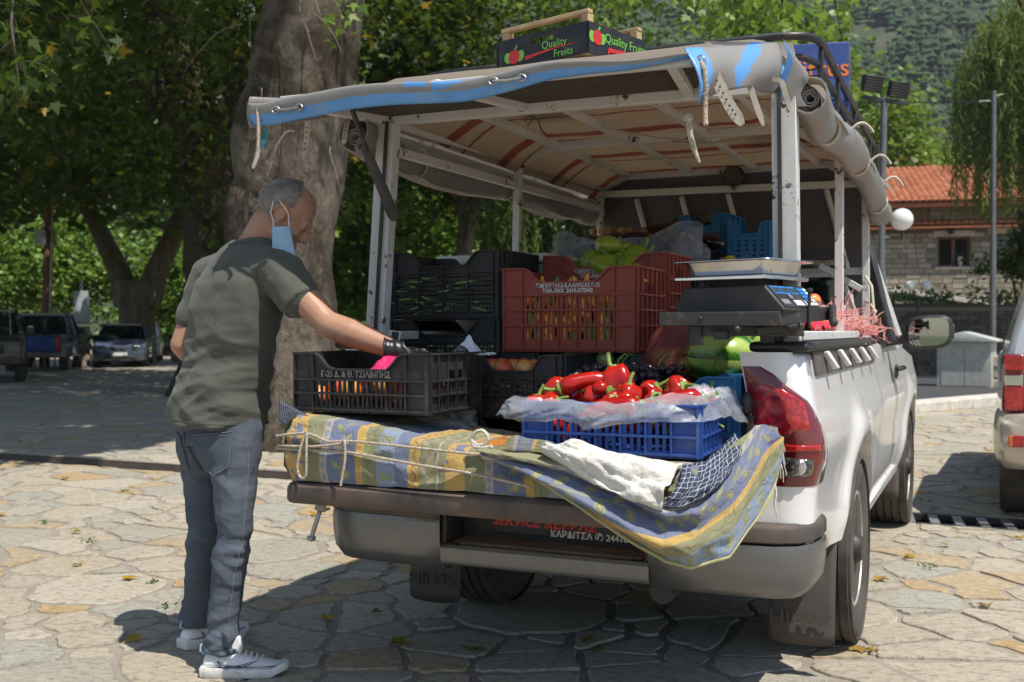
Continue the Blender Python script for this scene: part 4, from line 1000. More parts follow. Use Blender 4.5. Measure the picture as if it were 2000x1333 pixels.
# meadow grass seen beyond the plane tree
rng = np.random.RandomState(9); n = 9000; C = np.stack([rng.uniform(-5, 4, n), rng.uniform(22, 46, n), rng.uniform(.0, .5, n)], 1); V, F, T = leaves(C, .34, 'willow', rng, up=-.2, droop=4.)
link('meadow_grass', fast_mesh('meadow_grass', V, F, mt['grass'], T), kind='stuff')
mb = MB(); mb.add([(-5, 21, .004), (5, 21, .004), (5, 48, .004), (-5, 48, .004)], [(0, 1, 2, 3)]); o = mb.obj('meadow', mt['earth'], smooth=0); o['kind'] = 'structure'
# ------------------------------------------------------------------ the white pickup
PK = thing('pickup_truck', 'white pickup with canopy frame and open tailgate loaded with produce', 'pickup', TO, (0, 0, -YAW))
def uS(z, v):
    """half width of the flank at height z"""
    b = .835 + .022 * math.exp(-((z - .84) / .10) ** 2) - .035 * max(0, (z - .9) / .25) ** 1.5 - .05 * max(0, (.62 - z) / .22) ** 2
    d = min(math.hypot(v, max(0, z - .37)), math.hypot(v - 2.78, max(0, z - .37)))
    return b + .028 * math.exp(-((d - .46) / .075) ** 2) * (1 if z < .95 else .3)
RC = .085; VR = -1.13
def zlow(v):
    base = .47 if v < 0 else (.40 if v < 2.6 else .42)
    for c in (0, 2.78):
        if abs(v - c) < .445: base = max(base, .37 + math.sqrt(.445 ** 2 - (v - c) ** 2))
    return base
def colpt(s, z, off=0.):
    """s<0: rear face (distance inboard), 0..1 the rounded corner, >1 the flank at v = s - 1 + VR + RC"""
    if s < 0: return Vector((uS(z, -1.05) - RC + s, VR - off, z))
    if s <= 1:
        a = s * pi / 2; return Vector((uS(z, -1.05) - RC + (RC + off) * sin(a), VR + RC - (RC + off) * cos(a), z))
    v = s - 1 + VR + RC; return Vector((uS(z, v) + off, v, z))
def flank(sgn, v0, v1, ztop, name, mat=mt['paint'], rear=False, rows=16):
    cols = []
    if rear: cols += [-.092, -.045, -.001] + [i / 6 for i in range(7)]
    vs = []
    v = v0
    while v < v1:
        vs.append(v); v += .018 if any(abs(v - c) < .50 for c in (0, 2.78)) else .06
    vs.append(v1); cols += [w - VR - RC + 1 for w in vs if not rear or w > VR + RC + .01]
    rings = []
    for s in cols:
        vv = VR if s <= 1 else s - 1 + VR + RC; zl = zlow(vv) if s > 1 else (.47 if s > .55 else .60); rg_ = []
        for k in range(rows + 1):
            z = zl + (ztop(vv) - zl) * k / rows; p = colpt(s, z); rg_.append(Vector((p.x * sgn, p.y, p.z)))
        zi = rg_[0]; rg_.insert(0, Vector((zi.x - .05 * sgn, zi.y, zi.z + .003)))
        tp = rg_[-1]; k_ = 1 if s > .6 or not rear else .1; rg_.append(Vector((tp.x - .02 * k_ * sgn, tp.y, tp.z + .012))); rg_.append(Vector((tp.x - .09 * k_ * sgn, tp.y + (.05 if k_ < 1 else 0), tp.z + .010)))
        rings.append(rg_)
    m = MB(); m.loft(rings, False); return m.obj(name, mat, PK, smooth=50)
for sg in (1, -1):
    flank(sg, VR + RC, .915, lambda v: 1.125, 'bed_side', rear=True)
    dr = flank(sg, .925, 2.10, lambda v: 1.13, 'door')
    flank(sg, 2.11, 3.42, lambda v: 1.13 - .10 * max(0, v - 2.4), 'front_fender')
    if True:
        m = MB(); m.tube([(sg * .868, 1.60, 1.0), (sg * .892, 1.63, 1.005), (sg * .892, 1.74, 1.005), (sg * .865, 1.78, 1.0)], .012, 8); m.ball((sg * .858, 1.66, .985), (.012, .07, .04), 8, 6); m.obj('handle', mt['plastic_blk'], dr)
    # bed inner walls, rail cap, outer strip with tie hooks
    MB().bb((sg * .655, -1.09, .70), (sg * .69, .91, 1.135)).obj('bed_wall', mt['plastic_dusty'], PK, smooth=0)
    MB().bb((sg * .65, -1.11, 1.137), (sg * .825, .95, 1.168)).obj('bed_rail_cap', mt['plastic_blk'], PK, bev=.012)
    MB().bb((sg * .69, -1.0, 1.169), (sg * .79, .55, 1.20)).obj('canopy_sill', mt['frame_white'], PK, bev=.004)
    m = MB(); m.prism([(uS(1.12, -.5) + .006, 1.135), (uS(1.055, -.5) + .006, 1.06), (uS(1.055, -.5) - .02, 1.06), (.79, 1.135)], -.93, .88)
    m.v = [(x * sg, y, z) for x, y, z in m.v]; m.obj('side_strip', mt['plastic_dusty'], PK, smooth=0)
    for i in range(5):
        v = -.70 + i * .34; m = MB(); m.add([(sg * (.806), v - .02, 1.128), (sg * .806, v + .035, 1.128), (sg * .842, v + .03, 1.075), (sg * .842, v - .005, 1.075), (sg * .826, v - .02, 1.136), (sg * .826, v + .035, 1.136), (sg * .862, v + .03, 1.078), (sg * .862, v - .005, 1.078)], [(0, 3, 2, 1), (4, 5, 6, 7), (0, 1, 5, 4), (1, 2, 6, 5), (2, 3, 7, 6), (3, 0, 4, 7)])
        m.obj('tie_hook', mt['frame_white'], PK, bev=.005)
    # inner wheel arch liners, wheels, mud flaps
    for c, nm in ((0, 'rear'), (2.78, 'front')):
        m = MB(); rg2 = []
        for q in range(13):
            a = pi * q / 12; rg2.append([(sg * x, c + .45 * cos(a), .37 + .45 * sin(a)) for x in (.80, .48)])
        m.loft(rg2, False); m.obj('wheel_liner', mt['plastic_blk'], PK, smooth=60)
        wh = MB(); Rr, w = .358, .12
        prof = [(.215, -w * .9), (.25, -w), (.31, -w * 1.04), (.338, -w * .98), (Rr - .006, -w * .82)]
        for k in range(5):
            y = -w * .74 + k * w * .37; prof += [(Rr, y - .012 * 0), (Rr, y + w * .25), (Rr - .012, y + w * .27), (Rr - .012, y + w * .34)]
        prof += [(Rr - .006, w * .82), (.338, w * .98), (.31, w * 1.04), (.25, w), (.215, w * .9)]
        wh.lathe(prof, (0, 0, 0), 48, 'x'); wo = wh.obj('wheel', mt['rubber'], PK, loc=(sg * .728, c, .358), smooth=40)
        rm = MB(); k = sg * .0
        rp = [(.215, w * .80), (.222, w * .93), (.212, w * .95), (.198, w * .7), (.17, w * .42), (.10, w * .50), (.075, w * .62), (.0, w * .62)]
        rm.lathe([(r_, h_ * sg) for r_, h_ in rp], (0, 0, 0), 32, 'x'); rm.obj('rim', mt['rim'], wo, smooth=40)
        hb = MB(); hb.lathe([(r_, h_ * sg) for r_, h_ in [(.062, w * .55), (.062, w * .95), (.045, w * 1.12), (.0, w * 1.14)]], (0, 0, 0), 16, 'x'); hb.obj('hub_cap', mt['plastic_blk'], wo, smooth=40)
        m = MB()
        for q in range(8):
            a = q * pi / 4; m.lathe([(.019, (w * .45) * sg), (.019, (w * .49) * sg)], (0, .145 * cos(a), .145 * sin(a)), 8, 'x')
        m.obj('rim_hole', mt['plastic_blk'], wo)
        if c == 0:
            m = MB(); m.grid(lambda a, b: (sg * (.605 + .225 * a), -.545 + .10 * b ** 2 - .012 * sin(pi * a), .115 + .015 * (abs(a - .5) * 2) ** 6 + .47 * b), 10, 12)
            ob = m.obj('mud_flap', mt['mudflap'], PK, smooth=60); sd = ob.modifiers.new('solid', 'SOLIDIFY'); sd.thickness = .008
            text('HILUX', 'raised_lettering', mt['mudflap'], .066, ob, (sg * .72, -.566, .205), ext=.0025, xs=1.15)
        else:
            m = MB(); m.grid(lambda a, b: (sg * (.62 + .2 * a), 2.36 + .04 * b, .20 + .36 * b), 6, 6); ob = m.obj('mud_flap', mt['mudflap'], PK, smooth=60); ob.modifiers.new('solid', 'SOLIDIFY').thickness = .008
    # tail lamp wrapped round the corner
    def smax(z):
        pts = [(.735, 1.10), (.80, 1.115), (.87, 1.09), (.93, 1.03), (.985, .78), (1.04, .2), (1.075, -.02), (1.10, -.04)]
        for (a, p), (b, q) in zip(pts, pts[1:]):
            if a <= z <= b: return p + (q - p) * (z - a) / (b - a)
        return pts[0][1] if z < .735 else pts[-1][1]
    def lamp(name, z0, z1, smin, smx, off, mat, par, rows=14, n=14, lip=True):
        rings = []
        for k in range(rows + 1):
            z = z0 + (z1 - z0) * k / rows; S1 = smx(z); rg_ = []
            e = 1 - .0 * k
            for i in range(n + 1):
                s = smin + (S1 - smin) * i / n; o_ = off * min(1, 4 * min(i, n - i) / n + (0 if lip else 1)) * min(1, 4 * min(k, rows - k) / rows + (0 if lip else 1)) + .002
                p = colpt(s, z, o_); rg_.append((p.x * sg, p.y, p.z))
            rings.append(rg_)
        m = MB(); m.loft(rings, False); return m.obj(name, mat, par, smooth=60)
    tl = lamp('tail_light', .742, 1.095, -.088, smax, .016, mt['lens_dark'], PK)
    lamp('red_lens', .875, 1.055, -.078, lambda z: min(.62, smax(z) - .12), .021, mt['lens_red'], tl)
    lamp('red_lens', .842, .872, -.078, lambda z: .85, .020, mt['lens_red'], tl)
    lamp('clear_lens', .768, .838, -.078, lambda z: .62, .021, mt['lens_clear'], tl)
    for zz in (.803,):
        m = MB()
        for k, s in enumerate((-.04, .2)):
            p = colpt(s, zz, .022); m.lathe([(.020, 0), (.024, .004), (.02, .008), (.012, .004), (0, .003)], (p.x * sg, p.y, p.z), 14, 'y')
        m.obj('bulb_cup', mt['chrome'], tl)
    m = MB(); p = colpt(-.012, .803, .0235); 
    # cab pillars, roof and glass
    def cabx(z): return .80 - (z - 1.13) * .24
    def rearv(z): return 1.34 + (z - 1.13) * .05
    m = MB(); fz = lambda z: 2.55 - (z - 1.13) * 1.15
    m.bar((sg * cabx(1.13), rearv(1.13) + .06, 1.13), (sg * cabx(1.70), rearv(1.7) + .07, 1.70), .06, .16); m.obj('rear_pillar', mt['plastic_blk'], PK, bev=.01); m = MB(); m.bar((sg * cabx(1.13), fz(1.13), 1.12), (sg * cabx(1.7), fz(1.7), 1.70), .06, .07)
    m.bar((sg * cabx(1.70), rearv(1.7), 1.70), (sg * cabx(1.7), fz(1.7), 1.70), .06, .06); m.obj('cab_pillar', mt['paint'], PK, bev=.01)
    MB().add([], []); m = MB(); m.add([(sg * (cabx(1.15) - .005), 1.46, 1.14), (sg * (cabx(1.15) - .005), 2.46, 1.14), (sg * (cabx(1.68) - .005), 1.92, 1.68), (sg * (cabx(1.68) - .005), 1.48, 1.68)], [(0, 1, 2, 3)] if sg > 0 else [(3, 2, 1, 0)]); m.obj('side_window', mt['glass_dark'], PK, smooth=0)
    m = MB(); m.bar((sg * .815, 1.36, 1.142), (sg * .815, 2.3, 1.142), .03, .02); m.obj('window_trim', mt['plastic_blk'], PK)
    # mirror
    mr = MB(); rg3 = []
    for y, k in ((1.60, .0), (1.60, .86), (1.62, 1), (1.67, 1.0), (1.72, .75), (1.75, .3)):
        rg3.append([(sg * (1.02 + .115 * k * (1.0 if cos(a) > 0 else 1.0) * math.copysign(abs(cos(a)) ** .55, cos(a))), y, 1.195 + .088 * k * math.copysign(abs(sin(a)) ** .6, sin(a)) + .012 * k * cos(a)) for a in [2 * pi * q / 24 for q in range(24)]])
    mr.loft(rg3, True, True); mo_ = mr.obj('mirror', mt['plastic_blk'], PK, smooth=60)
    m = MB(); m.add([(sg * (1.02 + .098 * math.copysign(abs(cos(a)) ** .55, cos(a))), 1.596, 1.195 + .072 * math.copysign(abs(sin(a)) ** .6, sin(a)) + .01 * cos(a)) for a in [2 * pi * q / 24 for q in range(24)]], [tuple(range(24)) if sg > 0 else tuple(range(24))[::-1]]); m.obj('mirror_glass', mt['mirror'], mo_, smooth=0)
    MB().bar((sg * .80, 1.68, 1.145), (sg * .95, 1.67, 1.16), .07, .05).obj('mirror_arm', mt['plastic_blk'], mo_, bev=.012)
    m = MB(); rg4 = [(sg * (1.137), 1.63 + .05 * i / 4, 1.20 + .05 * sin(i)) for i in range(3)]; m.bar((sg * 1.134, 1.66, 1.16), (sg * 1.136, 1.66, 1.235), .012, .05); m.obj('turn_signal', mt['lens_clear'], mo_, bev=.004)
m = MB(); m.bb((-.655, -1.09, .66), (.655, .93, .70)); m.obj('bed_floor', mt['plastic_dusty'], PK, smooth=0)
m = MB(); m.bb((-.80, .93, .5), (.80, 1.0, 1.135)); m.obj('bed_front', mt['paint'], PK, smooth=0)
m = MB(); m.bb((-.62, 1.364, 1.14), (.62, 1.39, 1.66)); m.obj('rear_window', mt['glass_dark'], PK, smooth=0)
m = MB(); m.prism([(1.36, 1.70), (1.36, 1.735), (1.9, 1.745), (1.95, 1.70)], -.66, .66, plane='yz'); m.obj('cab_roof', mt['paint'], PK, bev=.02)
m = MB(); m.add([(-.74, 2.5, 1.14), (.74, 2.5, 1.14), (.64, 1.93, 1.69), (-.64, 1.93, 1.69)], [(0, 1, 2, 3)]); m.obj('windscreen', mt['glass_dark'], PK, smooth=0)
m = MB(); m.grid(lambda a, b: ((a - .5) * 1.58, 2.45 + 1.05 * b, 1.135 - .12 * b ** 2 - .05 * (abs(a - .5) * 2) ** 4), 10, 8); m.obj('bonnet', mt['paint'], PK, smooth=180)
m = MB(); m.bb((-.78, 3.40, .40), (.78, 3.5, .98)); m.obj('front_bumper', mt['paint'], PK, bev=.03)
m = MB(); m.bb((-.5, -1.0, .38), (.5, 3.3, .58)); m.tube([(-.7, 0, .36), (.7, 0, .36)], .07, 10); m.ball((0, 0, .36), (.16, .18, .16)); m.tube([(.35, -1.0, .36), (.35, 1.0, .36)], .04, 8); m.obj('chassis', mt['plastic_blk'], PK, smooth=40)
m = MB(); m.bb((-.79, .45, .36), (.79, 2.35, .42)); m.obj('floor_pan', mt['plastic_blk'], PK, smooth=0)
for sg in (1, -1): MB().bb((sg * .77, .46, .375), (sg * .812, 2.33, .42)).obj('sill', mt['paint'], PK, bev=.008)
# rear bumper: black step cap over a grey shell, recessed step in the middle
def bumpside(sg):
    path = [(.36, -1.178), (.50, -1.185), (.64, -1.182), (.745, -1.168), (.805, -1.135), (.838, -1.075), (.85, -.99), (.85, -.90)]
    def sec(prof, name, mat):
        rings = []
        for i, (u, v) in enumerate(path):
            a, b = path[max(0, i - 1)], path[min(len(path) - 1, i + 1)]; t = Vector((b[0] - a[0], b[1] - a[1])).normalized(); n = Vector((t.y, -t.x))
            rings.append([(sg * (u + n.x * o), v + n.y * o, z + .012 * (i > 4) * 0) for o, z in prof])
        m = MB(); m.loft(rings, False); ob = m.obj(name, mat, PK, smooth=50); ob.modifiers.new('solid', 'SOLIDIFY').thickness = .006; return ob
    sec([(-.10, .632), (-.02, .634), (-.006, .628), (.0, .615), (.0, .580), (-.012, .572)], 'bumper_cap', mt['plastic_dusty'])
    sec([(-.014, .573), (-.003, .569), (.0, .555), (-.002, .50), (-.010, .448), (-.04, .408), (-.10, .395)], 'bumper_wing', mt['bumper'])
bumpside(1); bumpside(-1)
m = MB(); m.prism([(-1.168, .425), (-1.176, .44), (-1.176, .478), (-1.165, .488), (-1.03, .490), (-1.03, .475), (-1.15, .462), (-1.15, .425)], -.36, .36, plane='yz'); bc = m.obj('bumper_step', mt['bumper'], PK, smooth=30)
m = MB(); m.grid(lambda a, b: (-.33 + .66 * a, -1.155 + .115 * b, .4925 + .004 * nz(a * 9, b * 5) + .006 * b), 24, 6); m.obj('dust_layer', mt['dust'], bc, smooth=60)
m = MB()
for k in range(5): m.bb((-.30, -1.15 + k * .022, .488), (.30, -1.142 + k * .022, .4985))
m.obj('tread_rib', mt['plastic_dusty'], bc)
m = MB(); m.bb((-.36, -1.03, .49), (.36, -1.01, .655)); m.bb((-.362, -1.165, .49), (-.345, -1.03, .64)); m.bb((.345, -1.165, .49), (.362, -1.03, .64)); m.obj('bumper_recess', mt['plastic_blk'], PK, bev=.004)
pl = MB().bb((-.23, -1.045, .515), (.30, -1.034, .632)).obj('plate_holder', mt['plastic_blk'], PK, bev=.004)
text('SERVICE ΚΕΡΡΑΣ', 'lettering', mt['ink_red'], .048, pl, (-.04, -1.0465, .560), shear=.25, bold=.0012)
text('ΚΑΡΔΙΤΣΑ ✆ 24410 76694', 'lettering', mt['ink_white'], .030, pl, (.16, -1.0465, .528), bold=.0006)
# tailgate lying open
tg = MB().bb((-.652, -1.575, .665), (.632, -1.10, .715)).obj('tailgate', mt['paint'], PK, bev=.012)
m = MB(); m.prism([(-1.605, .668), (-1.612, .685), (-1.610, .722), (-1.598, .736), (-1.50, .738), (-1.50, .668)], -.668, .585, plane='yz'); m.obj('top_lip', mt['tailgate_lip'], tg, bev=.014)
m = MB(); m.tube([(-.615, -1.50, .664), (-.615, -1.51, .645), (-.585, -1.52, .640), (-.562, -1.53, .648)], .005, 6); m.obj('latch_rod', mt['zinc'], tg)
m = MB(); m.bar((-.585, -1.535, .665), (-.588, -1.545, .64), .034, .02); m.bar((-.588, -1.543, .64), (-.612, -1.552, .560), .020, .012); m.bar((-.612, -1.552, .562), (-.615, -1.552, .548), .026, .02); m.obj('stay_strap', mt['zinc'], tg, bev=.003)
m = MB(); m.ball((.655, -1.155, .985), (.02, .03, .035), 8, 6); m.bar((.66, -1.15, .95), (.655, -1.16, .90), .02, .03); m.obj('tailgate_catch', mt['plastic_blk'], PK)
# ---- canopy frame of square tube
def fbar(p, q, w, name='frame_bar', mat='frame_white', h=None, bev=.003):
    m = MB(); m.bar(p, q, w, h); return m.obj(name, mt[mat], PK, bev=bev)
post = [((.752, -1.03, 1.168), (.742, -1.03, 1.93), .074, .055), ((.745, .22, 1.168), (.745, .22, 1.92), .034, .034), ((.75, 1.22, 1.168), (.745, 1.22, 1.92), .034, .034),
        ((-.712, -1.0, 1.168), (-.660, -1.0, 1.945), .072, .05), ((-.69, .18, 1.168), (-.675, .18, 1.975), .034, .034), ((-.66, 1.22, 1.168), (-.64, 1.22, 1.98), .034, .034)]
for p, q, a, b in post: fbar(p, q, a, 'canopy_post', 'frame_post', b)
# corner flange of the two rear posts
for p, q, dx in ((post[0][0], post[0][1], -.012), (post[3][0], post[3][1], .012)):
    fbar((p[0] + dx, p[1] - .036, p[2]), (q[0] + dx, q[1] - .036, q[2]), .012, 'weld_seam', 'iron', .006, bev=0)
ZR = 2.035
def rail(pts, w=.032, name='frame_bar'):
    for a, b in zip(pts, pts[1:]): fbar(a, b, w, name)
rail([(-.665, -1.0, 1.95), (-.675, .18, 1.975), (-.64, 1.24, 1.985)]); rail([(-.672, -1.0, 1.855), (-.683, .18, 1.87), (-.645, 1.24, 1.865)])
rail([(.742, -1.03, 1.935), (.745, .22, 1.92), (.745, 1.24, 1.92)]); 
for v in (-1.0, .18, 1.24):
    zc = 1.955 if v < 0 else 1.975
    rail([(-.66, v, zc), (-.50, v, ZR + .005), (.56, v, ZR + .005), (.74, v, 1.93)] if v > -.9 else [(-.655, v, 1.955), (.742, v, 1.945)], .034)
for x in (-.48, -.14, .20, .52): rail([(x, -1.0, ZR - .005 if abs(x) < .5 else ZR - .02), (x, 1.24, ZR + .012)], .030)
rail([(-.65, 1.2, 1.945), (.74, 1.2, 1.93)], .034)
rail([(-.645, 1.26, 1.50), (.74, 1.26, 1.50)], .034); rail([(.55, 1.05, 1.52), (.745, 1.05, 1.40)], .03)
for x in (-.45, -.2, .05, .3, .55): rail([(x, 1.26, 1.92), (x + .10, 1.34, 1.5)], .022, 'frame_rib')
# liner, outer tarp, front wall
def roofz(a): return 2.075 - .125 * max(0, (abs(a - .5) * 2 - .72) / .28) ** 1.6
m = MB(); m.grid(lambda a, b: (-.68 + 1.43 * a, -.98 + 2.26 * b, roofz(a) - .018 - .014 * sin(pi * ((b * 2) % 1)) * sin(pi * min(1, a * 1.0)) + .006 * nz(a * 6, b * 9)), 40, 50); m.obj('roof_liner', mt['liner'], PK, smooth=180)
def outer(a, b):
    u = -.79 + 1.61 * a; e = abs(a - .5) * 2; z = 2.095 - .17 * max(0, (e - .80) / .20) ** 1.5 + .006 * nz(a * 7, b * 9, 2)
    return (u, -1.03 + 2.36 * b, z - .02 * b)
m = MB(); m.grid(outer, 46, 40); m.obj('roof_tarp', mt['tarp'], PK, smooth=180)
m = MB(); m.grid(lambda a, b: (-.66 + 1.40 * a, 1.27 + .22 * sin(b * pi * .5) * .5 + .01 * nz(a * 5, b * 5), 2.03 - .86 * b), 20, 16); m.obj('front_wall_tarp', mt['panel_dark'], PK, smooth=180)
m = MB(); rd = [(x, 1.18 - .0, z) for x, z in ((.36, 1.17), (.36, 1.40), (.40, 1.46), (.48, 1.48), (.58, 1.48), (.64, 1.45), (.67, 1.38), (.70, 1.17))]
for a, b in zip(rd, rd[1:]): m.bar(a, b, .04, .02)
m.obj('window_guard', mt['frame_white'], PK, bev=.003)
fbar((.63, 1.17, 1.50), (.725, 1.20, 1.22), .045, 'gusset', 'frame_white', .012)
# rolled up side sheets
def roll(name, pts, rad, seed, inner=True, parts=90, blue=False):
    pts = [Vector(p) for p in pts]; rings = []; n = 22; m = MB()
    def P(t):
        f = t * (len(pts) - 1); i = min(int(f), len(pts) - 2); f -= i
        a, b, c, d = pts[max(0, i - 1)], pts[i], pts[i + 1], pts[min(len(pts) - 1, i + 2)]
        return .5 * ((2 * b) + (c - a) * f + (2 * a - 5 * b + 4 * c - d) * f * f + (3 * b - a - 3 * c + d) * f ** 3)
    ties = [.30, .62, .9]
    for k in range(parts + 1):
        t = k / parts; c = P(t); rg_ = []
        pinch = 1 - .30 * max(math.exp(-((t - q) / .022) ** 2) for q in ties)
        for j in range(n):
            a = 2 * pi * j / n; w = rad * pinch * (1 + .14 * fbm((cos(a) * .9 + seed, sin(a) * .9, t * 5), 3) + .05 * sin(a * 3 + t * 22 + seed) * (1 if .03 < t < .97 else .2))
            rg_.append(c + Vector((cos(a) * w * 1.0, 0, sin(a) * w * 1.12)))
        rings.append(rg_)
    m.loft(rings, True, False)
    for s, th in ((.86, 0), (.86, 1)):
        pass
    m.loft([[p + (P(0) - p) * .10 for p in rings[0]], [p + (P(.05) - p) * .12 for p in rings[3]], [p + (P(.09) - p) * .12 for p in rings[8]]], True, False)
    m.loft([rings[0], [p + (P(0) - p) * .10 for p in rings[0]]], True, False)
    ob = m.obj(name, mt['tarp'], PK, smooth=60)
    sp = MB(); rr = []
    for y in (-.004, .30):
        c = P(0) + Vector((0, y + .012, 0)); rr.append([c + Vector((cos(a) * rad * (.16 + .075 * a / pi), 0, sin(a) * rad * (.16 + .075 * a / pi) * 1.05 - rad * .12)) for a in [4.4 * pi * q / 60 for q in range(61)]])
    sp.loft(rr, False); s2 = sp.obj('inner_coil', mt['tarp'], ob, smooth=60); s2.modifiers.new('solid', 'SOLIDIFY').thickness = .004
    if blue:
        sp = MB(); c = P(0) + Vector((0, .05, -rad * .12)); sp.loft([[c + Vector((cos(a) * rad * .34, y, sin(a) * rad * .34)) for a in [2 * pi * q / 20 for q in range(21)]] for y in (0, .2)], False); sp.obj('blue_lining', mt['tarp_blue'], ob, smooth=60)
    for q in ties:
        c = P(q); tie = MB(); tie.tube([c + Vector((cos(a) * rad * .82, 0, sin(a) * rad * .95)) for a in [2 * pi * i / 18 for i in range(19)]], .007, 6); tie.obj('tie', mt['strap'], ob, smooth=60)
    return ob
roll('side_roll', [(.818, -1.055, 1.903), (.815, -.8, 1.862), (.828, -.2, 1.872), (.82, .5, 1.86), (.815, 1.3, 1.785)], .053, 1.3, blue=True)
roll('side_roll', [(-.735, -1.12, 1.895), (-.78, -.8, 1.885), (-.80, -.3, 1.868), (-.775, .2, 1.878), (-.73, .7, 1.862), (-.70, 1.28, 1.85)], .062, 5.1)
# sheet hanging between roof edge and the right roll
def skirt(a, b): 
    v = -1.06 + 2.36 * b; return (.80 + .065 * sin(a * pi * .5) + .012 * sin(v * 7) * a, v, 1.955 - .085 * a + .01 * nz(v * 4, a * 3))
m = MB(); m.grid(skirt, 8, 60); m.obj('roof_skirt', mt['tarp'], PK, smooth=180)
def skirtL(a, b):
    v = -1.0 + 2.28 * b; sag = .05 * sin(pi * ((b * 2) % 1)); return (-.765 - .03 * sin(a * pi), v, 1.95 - (.12 + sag) * a)
m = MB(); m.grid(skirtL, 8, 60); m.obj('roof_skirt', mt['tarp'], PK, smooth=180)
# stray straps on the roll
for i, (v, h) in enumerate(((-.42, .0), (.30, .0), (.95, .0))):
    m = MB(); m.tube([(.86 + .075 * q / 10, v + .03 * q / 10, 1.90 + .038 * sin(pi * .78 * q / 10) - .03 * (q / 10) ** 2 - .008 * i * q / 10) for q in range(11)], .006, 6); m.obj('strap', mt['strap'], PK, smooth=60)
# ---- awning at the tail: frame, wire mesh, sheet with blue hem
rail([(-.655, -1.0, 1.952), (-.815, -1.423, 1.955)], .03); rail([(-.815, -1.423, 1.955), (.56, -1.423, 1.945)], .028); rail([(-.12, -1.0, 1.953), (-.25, -1.423, 1.958)], .030); rail([(.44, -1.0, 1.95), (.50, -1.423, 1.945)], .03)
m = MB(); n1 = 78
for i in range(-34, n1):
    for sgn in (1, -1):
        x0 = -.80 + i * .0195 if sgn > 0 else -.80 + (i + 34) * .0195; pa = []; 
        y0, y1 = -1.414, -1.01; dx = .62 * (y1 - y0) * sgn * 1.7
        a, b = Vector((x0, y0, 1.962)), Vector((x0 + dx, y1, 1.966))
        lo, hi = -.80, .53; d = b - a; t0, t1 = 0, 1
        if d.x > 0: t0 = max(t0, (lo - a.x) / d.x); t1 = min(t1, (hi - a.x) / d.x)
        else: t0 = max(t0, (hi - a.x) / d.x); t1 = min(t1, (lo - a.x) / d.x)
        if t1 - t0 > .03: m.bar(a + d * t0, a + d * t1, .0036, .003)
ob = m.obj('awning_mesh', mt['mesh_wire'], PK, smooth=0); ob['kind'] = 'stuff'
HEM = [(-.93, .070), (-.78, .078), (-.5, .072), (-.2, .064), (.05, .058), (.2, .046), (.32, .032), (.45, .020), (.56, .012)]
def lerp(tab, x):
    for (a, p), (b, q) in zip(tab, tab[1:]):
        if x <= b: return p + (q - p) * max(0, (x - a)) / (b - a)
    return tab[-1][1]
def topz(u, k): return 1.965 + .008 * sin(u * 9) + .010 * nz(u * 4, k * 3) + k * (.075 if u < .5 else .09) * .9 - .012 * math.exp(-((u + .86) / .07) ** 2) * (1 - k)
def awn(a, b):
    u = -.925 + 1.485 * a
    if b < .35:
        t = b / .35; h = lerp(HEM, u); return (u + .008 * nz(u * 7, 4), -1.446 - .022 * sin(t * pi * .6) + .01 * nz(u * 5, 1.5), topz(u, 0) - h * (1 - t))
    k = (b - .35) / .65; u2 = u + (.10 * k if u < -.6 else 0)
    return (u2, -1.451 + .50 * k, topz(u, k) + .004 * nz(u * 8, k * 6))
aw = MB(); aw.grid(awn, 90, 24, mifn=lambda a, b: 1 if (b < .15 or (.40 < a < .455 and abs(b - .43) < .16 and True) or (.47 < a < .60 and abs((b - .26) - (a - .47) * 2.2) < .09)) else 0)
ob = aw.obj('awning_sheet', [mt['tarp'], mt['tarp_blue']], PK, smooth=180); ob.modifiers.new('solid', 'SOLIDIFY').thickness = .003
for u, dv in ((-.76, 0), (.02, 0)):
    m = MB(); z = topz(u, 0) - lerp(HEM, u) * .55
    for k in (-.045, .045): m.tube([(u + k + .014 * cos(a), -1.471, z + .010 * sin(a)) for a in [2 * pi * i / 12 for i in range(13)]], .0035, 6)
    m.tube([(u - .045, -1.472, z), (u, -1.475, z - .004), (u + .045, -1.472, z)], .005, 6); m.obj('eyelet_cord', mt['zinc'], ob, smooth=60)
# left corner of the awning curls under
def cor(a, b):
    v = -1.451 + .46 * a; return (-.925 - .012 * sin(b * pi) + .15 * a, v, 1.975 + .06 * a - (.085 * (1 - a) ** .7 + .02) * b)
m = MB(); m.grid(cor, 12, 6); m.obj('awning_side', mt['tarp'], PK, smooth=180).modifiers.new('solid', 'SOLIDIFY').thickness = .003
# fold of sheet hanging at the right end of the awning
TOPF = [(.545, -1.460, 1.972), (.60, -1.331, 2.0), (.66, -1.184, 2.035), (.715, -1.03, 2.075)]
BOTF = [(.572, -1.460, 1.815), (.635, -1.341, 1.875), (.665, -1.203, 1.905), (.735, -1.05, 1.915)]
def crv(pts, t):
    f = t * (len(pts) - 1); i = min(int(f), len(pts) - 2); return Vector(pts[i]).lerp(Vector(pts[i + 1]), f - i)
def flp(a, b):
    p = crv(TOPF, a).lerp(crv(BOTF, a), b); w = .018 * sin(a * 9 + b * 2.5) * b; return (p.x + w + .02 * sin(pi * b), p.y - .02 * sin(pi * b) - .012 * sin(a * 14) * b, p.z)
m = MB(); m.grid(flp, 40, 16, mifn=lambda a, b: 1 if a < .17 or (.66 < a + .35 * b < .82 and a > .45) else 0); ob = m.obj('awning_flap', [mt['tarp'], mt['tarp_blue']], PK, smooth=180); ob.modifiers.new('solid', 'SOLIDIFY').thickness = .003
